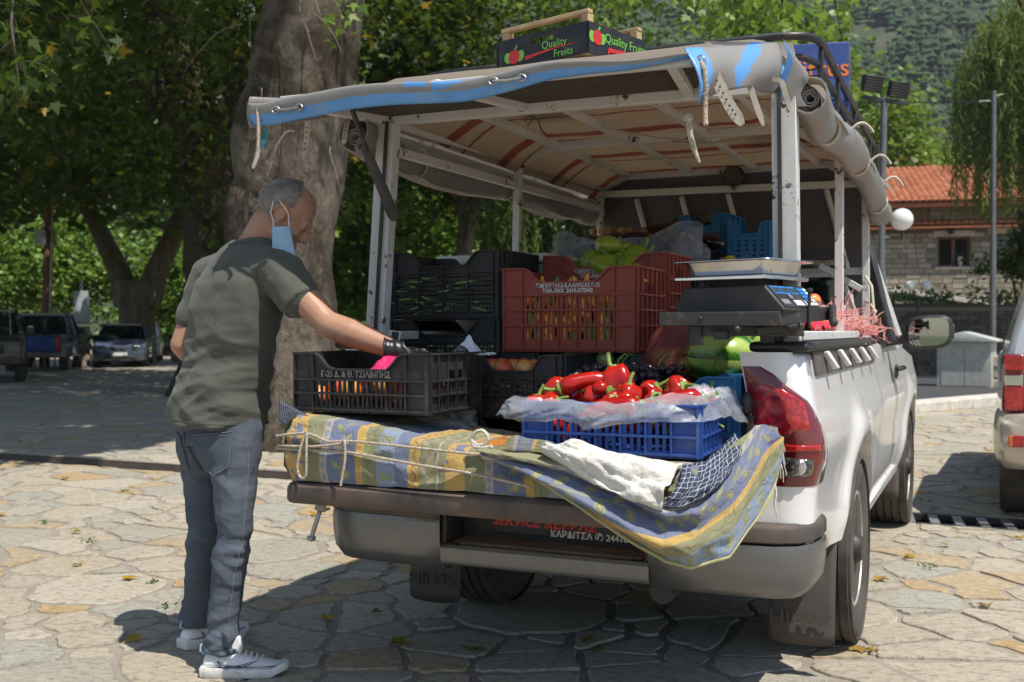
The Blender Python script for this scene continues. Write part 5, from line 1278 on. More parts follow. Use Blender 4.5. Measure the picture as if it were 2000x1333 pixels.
for b in (.32, .80):
    m = MB(); p = Vector(flp(.085, b)); m.tube([p + Vector((.012 * cos(a), -.006, .016 * sin(a))) for a in [2 * pi * i / 14 for i in range(15)]], .004, 6); m.obj('eyelet', mt['chrome'], ob, smooth=60)
p, q = Vector(flp(.085, .32)), Vector(flp(.085, .80)); m = MB(); m.tube([p + Vector((0, -.004, 0)), p.lerp(q, .4) + Vector((.012, -.022, 0)), q + Vector((.004, -.006, 0)), q + Vector((0, .01, -.07)), q + Vector((.004, .0, -.10))], .0075, 7); m.obj('rope', mt['rope'], ob, smooth=60)
m = MB(); m.tube([(.545, -1.414, 1.80), (.550, -1.414, 1.745), (.560, -1.416, 1.71), (.577, -1.414, 1.665)], [.007, .009, .008, .004], 7); m.ball((.546, -1.414, 1.79), .014, 8, 6); m.obj('rope_end', mt['rope'], ob, smooth=60)
# the blue and grey gore at the roof corner
def gore(a, b): return (.60 + .155 * a + .03 * b * (1 - a), -1.184 + .14 * a + .10 * b, 2.055 + .02 * a - (.12 * b) * (a ** 1.2) + .03 * b * (1 - a))
m = MB(); m.grid(lambda a, b: (.565 + .19 * a + .02 * b, -1.331 + .36 * a + .02 * sin(b * 5), 2.015 + .065 * a - .13 * b * a - .01 * b + .006), 16, 10, mifn=lambda a, b: 1 if abs(a - .62 - b * .2) < .13 else 0)
m.obj('awning_gore', [mt['tarp'], mt['tarp_blue']], PK, smooth=180)
m = MB(); m.grid(lambda a, b: (.745 + .06 * b + .012 * sin(a * 7), -1.055 - .03 * (1 - b) * (1 - a), 2.07 - .20 * a - .09 * b * (1 - a)), 10, 8, mifn=lambda a, b: 1 if b < .3 else 0); m.obj('corner_sheet', [mt['tarp'], mt['tarp_blue']], PK, smooth=180)
def strap(name, pts, w=.030, holes=0, mat='strap', th=.004):
    m = MB(); pts = [Vector(p) for p in pts]; k = 14; rings = []
    for i in range(k + 1):
        c = crv(pts, i / k); ww = w * (1 if i < k - 1 else (.8 if i == k - 1 else .45)); t_ = (crv(pts, min(1, i / k + .05)) - crv(pts, max(0, i / k - .05))).normalized(); sx = t_.cross(Vector((0, 1, 0))).normalized(); rings.append([c + sx * (x * ww * .5) + Vector((0, y, 0)) for x, y in ((-1, -th / 2), (1, -th / 2), (1, th / 2), (-1, th / 2))])
    m.loft(rings, True, True); ob = m.obj(name, mt[mat], PK, smooth=30)
    if holes:
        h = MB()
        for i in range(holes): c = crv(pts, .28 + .62 * i / holes); h.lathe([(.0032, -.0015), (.0032, 0)], (c.x, c.y - th, c.z), 8, 'y')
        h.obj('strap_hole', mt['rubber'], ob)
        c = crv(pts, .04); h = MB(); h.lathe([(.006, -.003), (.004, 0)], (c.x, c.y - th, c.z), 10, 'y'); c = crv(pts, .12); h.lathe([(.006, -.003), (.004, 0)], (c.x, c.y - th, c.z), 10, 'y'); h.obj('rivet', mt['zinc'], ob)
strap('strap', [(.592, -1.372, 1.955), (.615, -1.379, 1.90), (.655, -1.387, 1.82), (.690, -1.387, 1.765)], .031, 8)
strap('strap', [(.645, -1.221, 1.955), (.668, -1.221, 1.93), (.688, -1.221, 1.87), (.715, -1.221, 1.79)], .016)
strap('strap', [(.70, -1.10, 1.955), (.75, -1.13, 1.935), (.765, -1.13, 1.88), (.782, -1.13, 1.835)], .014)
strap('strap', [(-.758, -1.12, 1.945), (-.768, -1.12, 1.90), (-.774, -1.12, 1.86)], .020, 4)
strap('strap', [(-.866, -1.203, 1.95), (-.872, -1.203, 1.88), (-.886, -1.203, 1.80)], .020, 5)
m = MB(); m.tube([(-.888, -1.460, 1.945), (-.884, -1.460, 1.90), (-.882, -1.460, 1.85), (-.884, -1.460, 1.80)], .006, 6); m.obj('cord', mt['rope'], PK, smooth=60)
strap('strap', [(-.884, -1.460, 1.80), (-.888, -1.460, 1.77), (-.905, -1.460, 1.735)], .014)
m = MB(); m.grid(lambda a, b: (-.875 + .025 * a - .012 * b, -1.446, 1.875 - .06 * b - .02 * a), 3, 4); m.obj('cord_rag', mt['rope_teal'], PK, smooth=60)
m = MB(); m.tube([(-.55, -1.405, 1.952), (-.50, -1.405, 1.938), (-.38, -1.405, 1.938), (-.22, -1.405, 1.952), (-.1, -1.405, 1.940), (.03, -1.405, 1.955), (.12, -1.395, 1.965)], .0085, 7); m.obj('teal_cord', mt['rope_teal'], PK, smooth=60)
# prop arm hanging at the left
m = MB(); m.bar((-.622, -1.303, 1.935), (-.598, -1.249, 1.80), .016, .010); m.obj('prop_link', mt['iron'], PK); m = MB(); m.tube([(-.606, -1.257, 1.825), (-.598, -1.230, 1.775), (-.575, -1.184, 1.68), (-.556, -1.15, 1.60), (-.550, -1.14, 1.585)], [.012, .017, .019, .021, .018], 12); m.obj('prop_arm', mt['rubber'], PK, smooth=50)
# work lamp and odds under the roof
m = MB(); m.lathe([(.0, -.03), (.04, -.028), (.055, -.01), (.055, .02), (.03, .035), (0, .036)], (.10, 1.17, 2.0), 20, 'y'); wl = m.obj('work_lamp', mt['plastic_blk'], PK); m = MB(); m.lathe([(.046, -.0315), (.046, -.030)], (.10, 1.17, 2.0), 18, 'y'); m.obj('lens', mt['lens_clear'], wl); MB().bar((.10, 1.17, 1.95), (.10, 1.19, 1.935), .02).obj('bracket', mt['zinc'], wl)
m = MB(); m.tube([(-.12, -.985, 1.935), (-.135, -.985, 1.915), (-.122, -.985, 1.90), (-.11, -.985, 1.915), (-.115, -.985, 1.93)], .0025, 5); m.tube([(-.11, -.985, 1.93), (-.085, -.985, 1.91), (-.075, -.985, 1.88), (-.06, -.985, 1.865)], .003, 5); m.obj('hanging_wire', mt['rubber'], PK, smooth=60)
m = MB(); m.tube([(.05, .18, 2.02), (.2, .18, 2.0), (.35, .18, 2.01), (.5, .18, 1.99)], .004, 5); m.tube([(-.1, -.3, 2.01), (.08, -.1, 1.985), (.2, .18, 2.01)], .004, 5); m.obj('hanging_wire', mt['rope'], PK, smooth=60)
m = MB(); m.tube([(.75, 1.18, 1.47), (.78, 1.17, 1.42), (.785, 1.17, 1.36), (.79, 1.17, 1.30), (.80, 1.16, 1.25), (.79, 1.16, 1.235), (.785, 1.16, 1.26)], .007, 6); m.tube([(.745, 1.2, 1.35), (.78, 1.17, 1.33), (.80, 1.16, 1.29)], .007, 6); m.obj('tie_cord', mt['rope_white'], PK, smooth=60)
m = MB(); 
for k in range(5): m.tube([(.35 + .05 * k, 1.2, 1.53 + .012 * (k % 3)), (.5 + .03 * k, 1.17, 1.545 - .01 * (k % 2)), (.66, 1.18, 1.53 + .01 * k)], .007, 6)
m.tube([(.56, 1.16, 1.54), (.6, 1.15, 1.48), (.66, 1.15, 1.42)], .008, 6); m.obj('cord_bundle', mt['rope'], PK, smooth=60)
# ---- roof rack of black tube
m = MB(); rr = .0145; VR0 = -.62
def zr(v): return 2.205 - .034 * (v - VR0)
m.tube([(-.72, VR0 + .03, 2.15), (-.70, VR0, zr(VR0) - .004), (-.62, VR0, zr(VR0)), (.66, VR0, zr(VR0)), (.73, VR0 + .03, zr(VR0)), (.762, VR0 + .09, zr(VR0)), (.77, VR0 + .18, zr(VR0)), (.765, 1.38, zr(1.38))], rr, 8); m.tube([(.765, 1.40, zr(1.4)), (-.71, 1.40, zr(1.4))], rr, 8); m.tube([(-.71, VR0 + .04, zr(VR0) - .01), (-.71, 1.40, zr(1.4))], rr, 8)
rk = m.obj('roof_rack', mt['rack'], PK, smooth=50)
m = MB(); m.tube([(.40, VR0 + .02, 2.145), (.64, VR0 + .02, 2.143), (.72, VR0 + .06, 2.14), (.755, VR0 + .14, 2.135), (.755, 1.40, 2.088)], .012, 8); m.obj('lower_rail', mt['rack'], rk, smooth=50)
for v in (-.45, .0, .55, 1.2, 1.39): m = MB(); m.bar((.762, v, 2.05), (.768, v, zr(v) + .012), .016, .022); m.obj('rack_upright', mt['iron'], rk, bev=.002)
for v in (-.5, .55, 1.3): m = MB(); m.bar((-.71, v, 2.03), (-.71, v, zr(v)), .016, .022); m.obj('rack_upright', mt['iron'], rk, bev=.002)
m = MB(); m.bar((.785, 1.40, 1.96), (.785, 1.40, 2.15), .014, .02); m.obj('rack_upright', mt['iron'], rk, bev=.002)
m = MB()
for i in range(22): m.bar((-.59, -.5 + i * .09, 2.108), (.755, -.5 + i * .09, 2.108), .007, .005)
m.obj('rack_slat', mt['rack'], rk)
# ------------------------------------------------------------------ crates
def panel(L, H, t, xb, zb, hole, dip=0., lug=.2, slope=.1):
    """upright plate of width L, slots cut through; raised lugs at both ends of the rim"""
    m = MB()
    def zt(x):
        f = min(x, L - x) / L; d = 0 if f < lug else (dip if f > lug + slope else dip * (f - lug) / slope); return H - d
    nx, nz_ = len(xb) - 1, len(zb) - 1; idx = {}
    def Z(i, j): return zb[j] if j < nz_ else zt(xb[i])
    def V(i, j, y):
        k = (i, j, y)
        if k not in idx: idx[k] = len(m.v); m.v.append((xb[i] - L / 2, y, Z(i, j)))
        return idx[k]
    sol = lambda i, j: 0 <= i < nx and 0 <= j < nz_ and not hole(i, j)
    for i in range(nx):
        for j in range(nz_):
            if not sol(i, j): continue
            a, b, c, d = (i, j), (i + 1, j), (i + 1, j + 1), (i, j + 1)
            fs = [(V(*a, 0), V(*b, 0), V(*c, 0), V(*d, 0)), (V(*d, t), V(*c, t), V(*b, t), V(*a, t))]
            if not sol(i, j - 1): fs.append((V(*a, t), V(*b, t), V(*b, 0), V(*a, 0)))
            if not sol(i, j + 1): fs.append((V(*d, 0), V(*c, 0), V(*c, t), V(*d, t)))
            if not sol(i - 1, j): fs.append((V(*a, t), V(*a, 0), V(*d, 0), V(*d, t)))
            if not sol(i + 1, j): fs.append((V(*b, 0), V(*b, t), V(*c, t), V(*c, 0)))
            m.f += fs; m.m += [0] * len(fs)
    return m, zt
def slots(L, post, bays, pitch, duty):
    """returns breaks and the set of gap columns"""
    xs = [0., post]; gap = set(); ribs = [0.004, post]; w = (L - 2 * post) / bays
    for b in range(bays):
        x0 = post + b * w; n = max(1, int((w - .012) / pitch)); p = (w - .012) / n; x = x0 + .006
        for k in range(n):
            xs.append(x + p * (1 - duty)); gap.add(len(xs) - 1); x += p; xs.append(x)
        xs.append(x0 + w); ribs.append(x0 + w)
    xs.append(L); ribs.append(L - .004)
    return xs, gap, ribs
def crate(name, label, loc, rot, L, D, H, mat, style, group=None, printed=None):
    t = thing(name, label, 'crate', loc, rot, group); th = .004
    def side(w, nm, pos, rz, is_end, pr=None):
        if style == 'lattice':
            bays = 4 if not is_end else 3; xs, gap, ribs = slots(w, .026, bays, .0142 if L > .40 else .020, .66); zb = [0, .02] + [.02 + (H - .11) * k / 8 for k in range(1, 9)] + [H - .072, H - .055, H]
            zs = [0, .02]; holes = set(); n = max(4, int((H - .085) / (.0155 if L > .40 else .021)))
            for k in range(n):
                zs.append(.02 + (H - .085) * (k + .36) / n); holes.add(len(zs) - 2); zs.append(.02 + (H - .085) * (k + 1) / n)
            # slot rows are the first of each pair
            zs += [H - .06, H]; rows = holes
            big = is_end
            m, zt = panel(w, H, th, xs, zs, lambda i, j: (i in gap and (j in rows)), .055 if not is_end else .0, .20, .10)
            hb = [.012, .02 + (H - .10) * .5, H - .078] if H > .16 else [.012, H - .078]
        else:
            bays = 5 if not is_end else 4; xs, gap, ribs = slots(w, .075 if not is_end else .05, bays, .0155, .50)
            if H > .24: zs = [0, .045, .09, .10, .145, .155, .20, .21, H - .052, H]; rows = {1, 3, 5}; hb = [.012, .095, .15, .2045]
            else: zs = [0, .020, .055, .063, .098, .106, max(.112, H - .052), H]; rows = {1, 3}; hb = [.010, .059, .102]
            hx = (w / 2 - .05, w / 2 + .05)
            def hole(i, j):
                xm = (xs[i] + xs[i + 1]) / 2
                if is_end and H > .17 and hx[0] < xm < hx[1] and j == len(zs) - 3: return True
                return i in gap and j in rows and not (pr and False)
            m, zt = panel(w, H, th, xs, zs, hole, .05 if not is_end and H > .16 else 0., .19, .09)
        for z in hb:                                     # moulded ribs
            m.bb((-w / 2 + .003, -.010, z - .003), (w / 2 - .003, .001, z + .003))
        for x in ribs: m.bb((x - w / 2 - .0025, -.009, .002), (x - w / 2 + .0025, .001, hb[-1] if pr and w * .17 < x < w * .83 else zt(min(max(x, 0), w)) - .002))
        # rolled rim
        k = 24; pts = [(w * i / k - w / 2, -.004, zt(w * i / k)) for i in range(k + 1)]
        for a, b in zip(pts, pts[1:]): m.bar(a, b, .014, .006)
        return m.obj(nm, mat, t, loc=pos, rot=(0, 0, rz), smooth=0)
    f = side(L, 'front_panel', (0, -D / 2, 0), 0, False, printed)
    side(L, 'back_panel', (0, D / 2, 0), pi, False)
    side(D - .012, 'side_panel', (L / 2, 0, 0), pi / 2, True); side(D - .012, 'side_panel', (-L / 2, 0, 0), -pi / 2, True)
    m = MB(); m.bb((-L / 2 + .006, -D / 2 + .006, .004), (L / 2 - .006, D / 2 - .006, .010))
    for i in range(6): m.bb((-L / 2 + .02, -D / 2 + .03 + i * (D - .06) / 5, .010), (L / 2 - .02, -D / 2 + .036 + i * (D - .06) / 5, .014))
    m.obj('base', mat, t, smooth=0)
    if printed:
        for (s, sz, z, mm, x, xs) in printed: text(s, 'lettering', mt[mm], sz, f, (x, -.0055, z), bold=.0008, xs=xs)
    return t
def fill(label, name, cat, pts, mk, group=None): pass
C1 = crate('plastic_crate', 'dusty black crate with grey lettering on left of open tailgate', **onT(-.470, -1.325, .945, R(-1)), L=.49, D=.345, H=.185, mat=mt['crate_black'], style='slot', printed=[('Γ-25 Δ. & Θ. ΤΣΙΛΙΜΠΗΣ', .027, .1195, 'ink_grey', -.01, .85)])
C2 = crate('plastic_crate', 'tall black lattice crate of green beans, topmost at the left', **onT(-.585, -.545, 1.245), L=.47, D=.36, H=.255, mat=mt['crate_black'], style='lattice')
C3 = crate('plastic_crate', 'black lattice crate directly under the tall bean crate', **onT(-.580, -.545, 1.085), L=.47, D=.36, H=.155, mat=mt['crate_black'], style='lattice')
C3b = crate('plastic_crate', 'dark crate at the bottom of the left stack', **onT(-.580, -.545, .90), L=.47, D=.36, H=.18, mat=mt['crate_dark'], style='lattice')
C3c = crate('plastic_crate', 'lowest dark crate of left stack resting on the truck bed', **onT(-.580, -.545, .71), L=.47, D=.36, H=.185, mat=mt['crate_dark'], style='lattice')
C4 = crate('plastic_crate', 'dark crate of peaches beside the lettered black crate', **onT(-.155, -.895, .905), L=.37, D=.31, H=.215, mat=mt['crate_dark'], style='lattice')
C4b = crate('plastic_crate', 'dark crate under the peach crate', **onT(-.155, -.895, .715), L=.37, D=.31, H=.185, mat=mt['crate_dark'], style='lattice')
PR = [('Χ.ΜΠΟΥΤΛΑΣ-Κ.Λ.ΛΑΡΙΣΑΣ Γ-12', .0215, .2375, 'ink_white', 0, .74), ('ΤΗΛ.-FAX. 2410-575042', .0205, .2180, 'ink_white', 0, .92)]
C6 = crate('plastic_crate', 'front red brown crate with white print, full of orange peppers', **onT(-.060, -.605, 1.125), L=.50, D=.34, H=.30, mat=mt['crate_red'], style='slot', printed=PR)
C7 = crate('plastic_crate', 'rear red brown crate heaped with pale green peppers', **onT(-.055, -.235, 1.195), L=.50, D=.33, H=.30, mat=mt['crate_red'], style='slot', printed=PR)
C5 = crate('plastic_crate', 'dark crate under the front red brown crate', **onT(-.02, -.58, .94), L=.50, D=.34, H=.178, mat=mt['crate_dark'], style='slot')
C5b = crate('plastic_crate', 'dark crate at the bottom below the red brown crate', **onT(-.02, -.56, .72), L=.50, D=.34, H=.21, mat=mt['crate_dark'], style='slot')
C7b = crate('plastic_crate', 'dark crate under the rear red brown crate', **onT(-.055, -.22, .95), L=.50, D=.33, H=.235, mat=mt['crate_dark'], style='slot')
C8 = crate('plastic_crate', 'blue crate of red peppers lined with clear film on tailgate', **onT(.335, -1.33, .852, R(2)), L=.51, D=.33, H=.145, mat=mt['crate_blue'], style='slot')
C9 = crate('plastic_crate', 'light blue crate of dark grapes behind the red peppers', **onT(.355, -1.005, .875), L=.53, D=.24, H=.185, mat=mt['crate_cyan'], style='lattice')
C9b = crate('plastic_crate', 'dark crate under the light blue grape crate', **onT(.355, -.945, .71), L=.53, D=.32, H=.158, mat=mt['crate_dark'], style='slot')
C11 = crate('plastic_crate', 'dark crate of aubergines wrapped in dusky film at the back', **onT(-.14, .33, 1.42), L=.62, D=.40, H=.14, mat=mt['crate_dark'], style='slot')
C11b = crate('plastic_crate', 'dark crate under the aubergine crate deep in the bed', **onT(-.14, .33, 1.14), L=.62, D=.40, H=.275, mat=mt['crate_dark'], style='lattice')
C12 = crate('plastic_crate', 'tall blue crate at the back left of two under the work lamp', **onT(.10, .72, 1.50, R(-4)), L=.22, D=.30, H=.24, mat=mt['crate_cyan'], style='lattice')
C12b = crate('plastic_crate', 'blue crate at the back next to the right rear post', **onT(.31, .66, 1.47, R(4)), L=.19, D=.34, H=.22, mat=mt['crate_cyan'], style='lattice')
C13 = crate('plastic_crate', 'black crate beneath the two blue back crates', **onT(.20, .70, 1.22), L=.46, D=.36, H=.245, mat=mt['crate_dark'], style='lattice')
# boxes and sacks that carry the rear loads
for nm, lab, p, d, m_ in (('wooden_box', 'plain wooden box deep in the bed under the dark crates', (-.14, .33, .93), (.60, .40, .43), 'pine'), ('wooden_box', 'plain wooden box under the black crate behind the watermelons', (.20, .70, .96), (.46, .38, .5), 'pine')):
    t = thing(nm, lab, 'box', **onT(*p)); n = 3
    for k in range(n): MB().bb((-d[0] / 2, -d[1] / 2, -d[2] / 2 + k * d[2] / n + .004), (d[0] / 2, d[1] / 2, -d[2] / 2 + (k + 1) * d[2] / n - .004)).obj('plank', mt[m_], t, bev=.003)
# ------------------------------------------------------------------ produce
ORD = ('first', 'second', 'third', 'fourth', 'fifth', 'sixth', 'seventh', 'eighth', 'ninth', 'tenth', 'eleventh', 'twelfth', 'thirteenth')
rg = random.Random(12)
def bellpepper(seed=0, long=False):
    m = MB(); r0 = random.Random(seed); lob = 3 + seed % 2; n = 20; prof = [(0, .0), (.25, .10), (.55, .05), (.86, .14), (1., .34), (.98, .55), (.88, .76), (.66, .93), (.3, 1.0), (0.05, .97)]; rings = []
    H = .085
    for k, (r, h) in enumerate(prof):
        rg_ = []
        for j in range(n):
            a = 2 * pi * j / n; w = 1 + (.15 if r > .3 else .03) * cos(a * lob + seed + h) + .13 * nz(cos(a) + seed * 3, sin(a), h * 2.5); hh = h + (.08 * cos(a * lob + seed) if .2 < r < .8 and h < .2 else 0)
            rg_.append((r * .042 * w * cos(a), r * .042 * w * sin(a), -hh * H))
        rings.append(rg_)
    m.loft(rings[::-1], True, True); return m.mesh('pepper', mt['pepper_red'], 180)
def stemmesh(seed=0):
    m = MB(); m.lathe([(.002, .004), (.019, .0), (.020, -.006), (.012, -.009)], n=10); m.tube([(0, 0, -.004), (.002, 0, .016), (.008, 0, .032), (.012, .002, .040)], [.0085, .0062, .0062, .0072], 8); return m.mesh('stem', mt['stem'], 60)
def longpepper(seed=0, L=.20, r=.026, mat='pepper_red', cv=.018):
    m = MB(); pts = []; rs = []
    for k in range(11):
        t = k / 10; pts.append((L * t, cv * sin(t * 2.2 + seed), -.012 * t + .010 * sin(t * 5 + seed))); rs.append(r * (1.0 - .15 * t - .65 * max(0, t - .55) / .45 * (t > .55)) * (1 + .07 * sin(t * 13 + seed)) * (.55 if k == 0 else 1))
    m.tube(pts, rs, 12); return m.mesh('pepper', mt[mat], 180)
stem_me = stemmesh()
BP = [bellpepper(i) for i in range(4)]; LP_ = [longpepper(i) for i in range(2)]
def redpepper(label, p, rot, k=0, s=1., long=False):
    p = (p[0], p[1], p[2] - .022); s *= .88; t = thing('red_pepper', label, 'pepper', W(*p), (Euler((0, 0, -YAW)).to_matrix() @ Euler(rot).to_matrix()).to_euler(), 'red peppers in the blue crate'); t.scale = (s,) * 3
    if long: link('flesh', LP_[k % 2], t); link('stem', stem_me, t, (-.008, 0, 0), (0, -pi / 2, 0))
    else: link('flesh', BP[k % 4], t); link('stem', stem_me, t, (0, 0, .0))
    return t
redpepper('glossy red bell pepper at the far left of the blue crate, stem up', (.112, -1.45, 1.035), (-.25, .1, 0), 0, .92)
redpepper('red bell pepper with stem turned right at left of blue crate', (.172, -1.445, 1.025), (.1, 1.1, .3), 1, .8)
redpepper('large red bell pepper behind the two leftmost ones', (.150, -1.33, 1.070), (.3, .7, 1.0), 2, 1.15)
redpepper('big ridged red bell pepper standing tallest with long stem', (.285, -1.31, 1.112), (-.35, -.5, .3), 3, 1.3)
redpepper('red bell pepper slumped in front of the tallest one', (.215, -1.36, 1.055), (.2, -1.0, .2), 0, 1.1)
redpepper('long pointed red pepper lying across the front of blue crate', (.43, -1.475, 1.010), (.05, .06, pi - .05), 0, 1.25, True)
redpepper('long red pepper just behind the front pointed one', (.40, -1.43, 1.020), (.2, .1, pi + .1), 1, 1.1, True)
redpepper('red bell pepper with upright stem right of the tallest', (.365, -1.38, 1.070), (-.2, .1, .5), 1, .95)
redpepper('small red pepper lying near the crate middle with stem forward', (.345, -1.47, 1.032), (1.2, .2, .4), 2, .72)
redpepper('red pepper with stem facing front right of the long pepper', (.405, -1.485, 1.012), (1.35, -.2, .2), 3, .72)
redpepper('red bell pepper at the right showing its green calyx', (.462, -1.445, 1.040), (1.15, .35, .2), 0, .86)
redpepper('dark red pepper at the back right of blue crate', (.505, -1.29, 1.062), (.2, 1.2, -.4), 2, 1.05)
redpepper('red pepper half hidden by film at crate right end', (.565, -1.24, 1.050), (.4, .5, 2.), 3, .9)
redpepper('red pepper lying at the very back of blue crate', (.42, -1.27, 1.060), (.9, .3, 1.2), 1, 1.0)
redpepper('long red pepper slanting down from the tallest pepper', (.16, -1.40, 1.052), (.1, -.25, .35), 0, 1.15, True)
redpepper('long red pepper pointing left behind the two leftmost bells', (.30, -1.36, 1.045), (.1, .1, pi - .5), 1, 1.1, True)
redpepper('long red pepper lying at right under the film', (.58, -1.40, 1.035), (.0, .1, pi + .35), 0, 1.1, True)
for i in range(12):                                     # the layer below, glimpsed through the slots
    redpepper('red pepper in the lower layer of the blue crate', (.13 + .04 * i, -1.42 + .10 * (i % 3), .955), (rg.uniform(0, 3), rg.uniform(0, 3), rg.uniform(0, 6)), i, .95)
# pale green peppers on the rear red brown crate
gp = bellpepper(2); gp.name = 'green_pepper'; gp.materials.clear(); gp.materials.append(mt['pepper_green'])
gl = ['leftmost pale green pepper on the rear crate', 'pale green pepper tilted at the left of the heap', 'pale green pepper with stem towards front', 'topmost pale green pepper of the heap', 'yellowish green pepper near the heap top', 'pale green pepper lying at heap centre', 'pale green pepper leaning right of centre', 'long yellowish pepper right of the heap top', 'pale green pepper at the right of the heap', 'rightmost pale green pepper on the rear crate', 'pale green pepper low at the front edge', 'pale green pepper behind the heap']
gpos = [(-.20, -.33, 1.455), (-.16, -.29, 1.50), (-.115, -.34, 1.475), (-.045, -.26, 1.535), (.015, -.27, 1.525), (-.055, -.35, 1.49), (.02, -.35, 1.48), (.065, -.28, 1.52), (.09, -.33, 1.485), (.135, -.32, 1.46), (-.02, -.38, 1.45), (-.10, -.2, 1.50)]
for i, (l, p) in enumerate(zip(gl, gpos)):
    t = thing('green_pepper', l, 'pepper', W(*p), (rg.uniform(.4, 1.6), rg.uniform(-1, 1), rg.uniform(0, 6)), 'pale green peppers on the rear crate'); s = rg.uniform(.95, 1.25); t.scale = (s, s, s * 1.15); link('flesh', gp, t); link('stem', stem_me, t)
for i in range(16):
    t = thing('green_pepper', 'green pepper in the lower layer of the rear crate', 'pepper', W(-.24 + .03 * (i % 13), -.33 + .08 * (i % 3), 1.40 - .03 * (i % 2)), (rg.uniform(.4, 1.6), rg.uniform(-1, 1), rg.uniform(0, 6)), 'lower green peppers in the rear crate'); link('flesh', gp, t)
# orange, yellow and green peppers behind the slots of the front red brown crate
pods = [longpepper(k, .105, .019, mm, .003) for k, mm in enumerate(('pepper_yellow', 'pepper_yellow', 'orange_fruit', 'pepper_grn2'))]
for r in range(4):
    for c in range(13):
        k = rg.choice((0, 1, 2, 0, 3) if r > 1 else (0, 3, 3, 1, 0)); o = link('long_pepper', pods[k], None, W(-.275 + c * .036 + rg.uniform(-.006, .006), -.7525 + rg.uniform(.0, .003), 1.140 + r * .050 + rg.uniform(0, .01)), (0, -pi / 2 + rg.uniform(-.6, .5), -YAW + rg.choice((0, pi))))
        tag(o, ('yellow pepper', 'yellow pepper', 'orange pepper', 'green pod')[k] + ', ' + ORD[c] + ' from left in ' + ('bottom', 'second', 'third', 'top')[r] + ' row behind red brown slots', 'pepper', 'peppers in the front red brown crate')
o = link('long_pepper', pods[0], None, W(.10, -.70, 1.40), (0, 0, -YAW + .3)); tag(o, 'orange pepper lying on top of front red brown crate', 'pepper')
o = link('long_pepper', pods[1], None, W(.13, -.66, 1.395), (0, 0, -YAW + 2.4)); tag(o, 'orange pepper just behind the top one in front red brown crate', 'pepper')
def heap(name, label, cat, mat, center, dims, n, mk, seed=0, group=None, kindstuff=True):
    r0 = random.Random(seed); m = MB()
    for i in range(n): mk(m, (r0.uniform(-.5, .5) * dims[0], r0.uniform(-.5, .5) * dims[1], r0.uniform(0, 1) * dims[2]), r0)
    o = m.obj(name, mt[mat], None, smooth=180); o.location = W(*center); o.rotation_euler = (0, 0, -YAW); tag(o, label, cat); o['kind'] = 'stuff'; return o
def bean(m, p, r0):
    a = r0.uniform(-.5, .5) + (pi if r0.random() < .5 else 0); L = r0.uniform(.09, .15); d = Vector((cos(a), sin(a) * .6, r0.uniform(-.3, .3))); c = Vector(p); m.tube([c - d * L / 2, c + Vector((0, 0, .012)), c + d * L / 2], [.0045, .0062, .0035], 5)
heap('green_beans', 'green beans heaped inside the tall black lattice crate', 'beans', 'bean', (-.585, -.555, 1.265), (.40, .33, .15), 720, bean, 3)
def rnd_ball(r, sq=1.0, n=9):
    def f(m, p, r0): rr = r * r0.uniform(.85, 1.15); m.ball(p, (rr, rr, rr * sq), n, 6)
    return f
sq_me = MB().ball((0, 0, 0), (.036, .036, .033), 14, 9).mesh('squash', mt['squash'], 180)
for i in range(26): o = link('round_squash', sq_me, None, W(-.785 + .045 * (i % 10), -.69 + .045 * (i // 10), 1.125 + .02 * (i % 2))); tag(o, 'pale green squash, ' + ORD[i % 10] + ' from left in ' + ('front', 'middle', 'rear')[i // 10] + ' row under bean crate', 'squash', 'squash in the left stack')
ap = MB().ball((0, 0, 0), .037, 16, 11, fn=lambda d: 1 - .16 * math.exp(-((1 - d.z) / .05)) - .02 * abs(d.x)).mesh('peach', mt['apple'], 180)
for z, n0 in ((.945, 0), (1.01, 1), (1.068, 2)):
    for i in range(4):
        for j in range(3):
            o = link('peach', ap, None, W(-.29 + i * .082 + (n0 % 2) * .02, -1.005 + j * .085, z), (rg.uniform(0, 3), rg.uniform(0, 3), rg.uniform(0, 6))); tag(o, 'red and yellow peach, ' + ORD[i] + ' from left, ' + ('front', 'middle', 'rear')[j] + ' row, ' + ('bottom', 'middle', 'top')[n0] + ' layer of peach crate', 'peach', 'peaches in the dark crate')
for i, (x, y) in enumerate(((-.07, -.72), (.0, -.70), (.06, -.72))): o = link('green_apple', sq_me, None, W(x, y, 1.10)); tag(o, ('left', 'middle', 'right')[i] + ' pale green apple showing under the front red brown crate', 'apple')
for i in range(14): o = link('peach', ap, None, W(-.66 + .030 * i, -1.44 + .065 * (i % 4), .99 + .02 * (i % 3)), (rg.uniform(0, 3), rg.uniform(0, 3), 0)); tag(o, 'peach glimpsed in lettered black crate, ' + (ORD[i] if i < 13 else 'last') + ' from its left end', 'peach', 'peaches in the lettered crate')
heap('dark_grapes', 'dark purple grapes heaped in the light blue crate', 'grapes', 'grape', (.25, -1.0, .98), (.30, .20, .105), 330, rnd_ball(.0125, 1.1, 8), 5)
m = MB(); 
for k in range(7): x = rg.uniform(.12, .55); m.tube([W(x, -.98, 1.08), W(x + .01, -.985, 1.105), W(x + .03, -.98, 1.125), W(x + .045, -.99, 1.12)], .0025, 5)
tag(m.obj('grape_stalks', mt['stem'], None, smooth=60), 'thin green stalks sticking up from the dark grapes', 'stalks')['kind'] = 'stuff'
def melon(label, p, r, rot, s=1.12, q=.97):
    m = MB(); m.ball((0, 0, 0), (r * s, r, r * q), 36, 24); o = m.obj('watermelon', mt['melon'], None, smooth=180); o.location = W(*p); o.rotation_euler = (rot[0], rot[1], rot[2] - YAW); return tag(o, label, 'watermelon', 'watermelons')
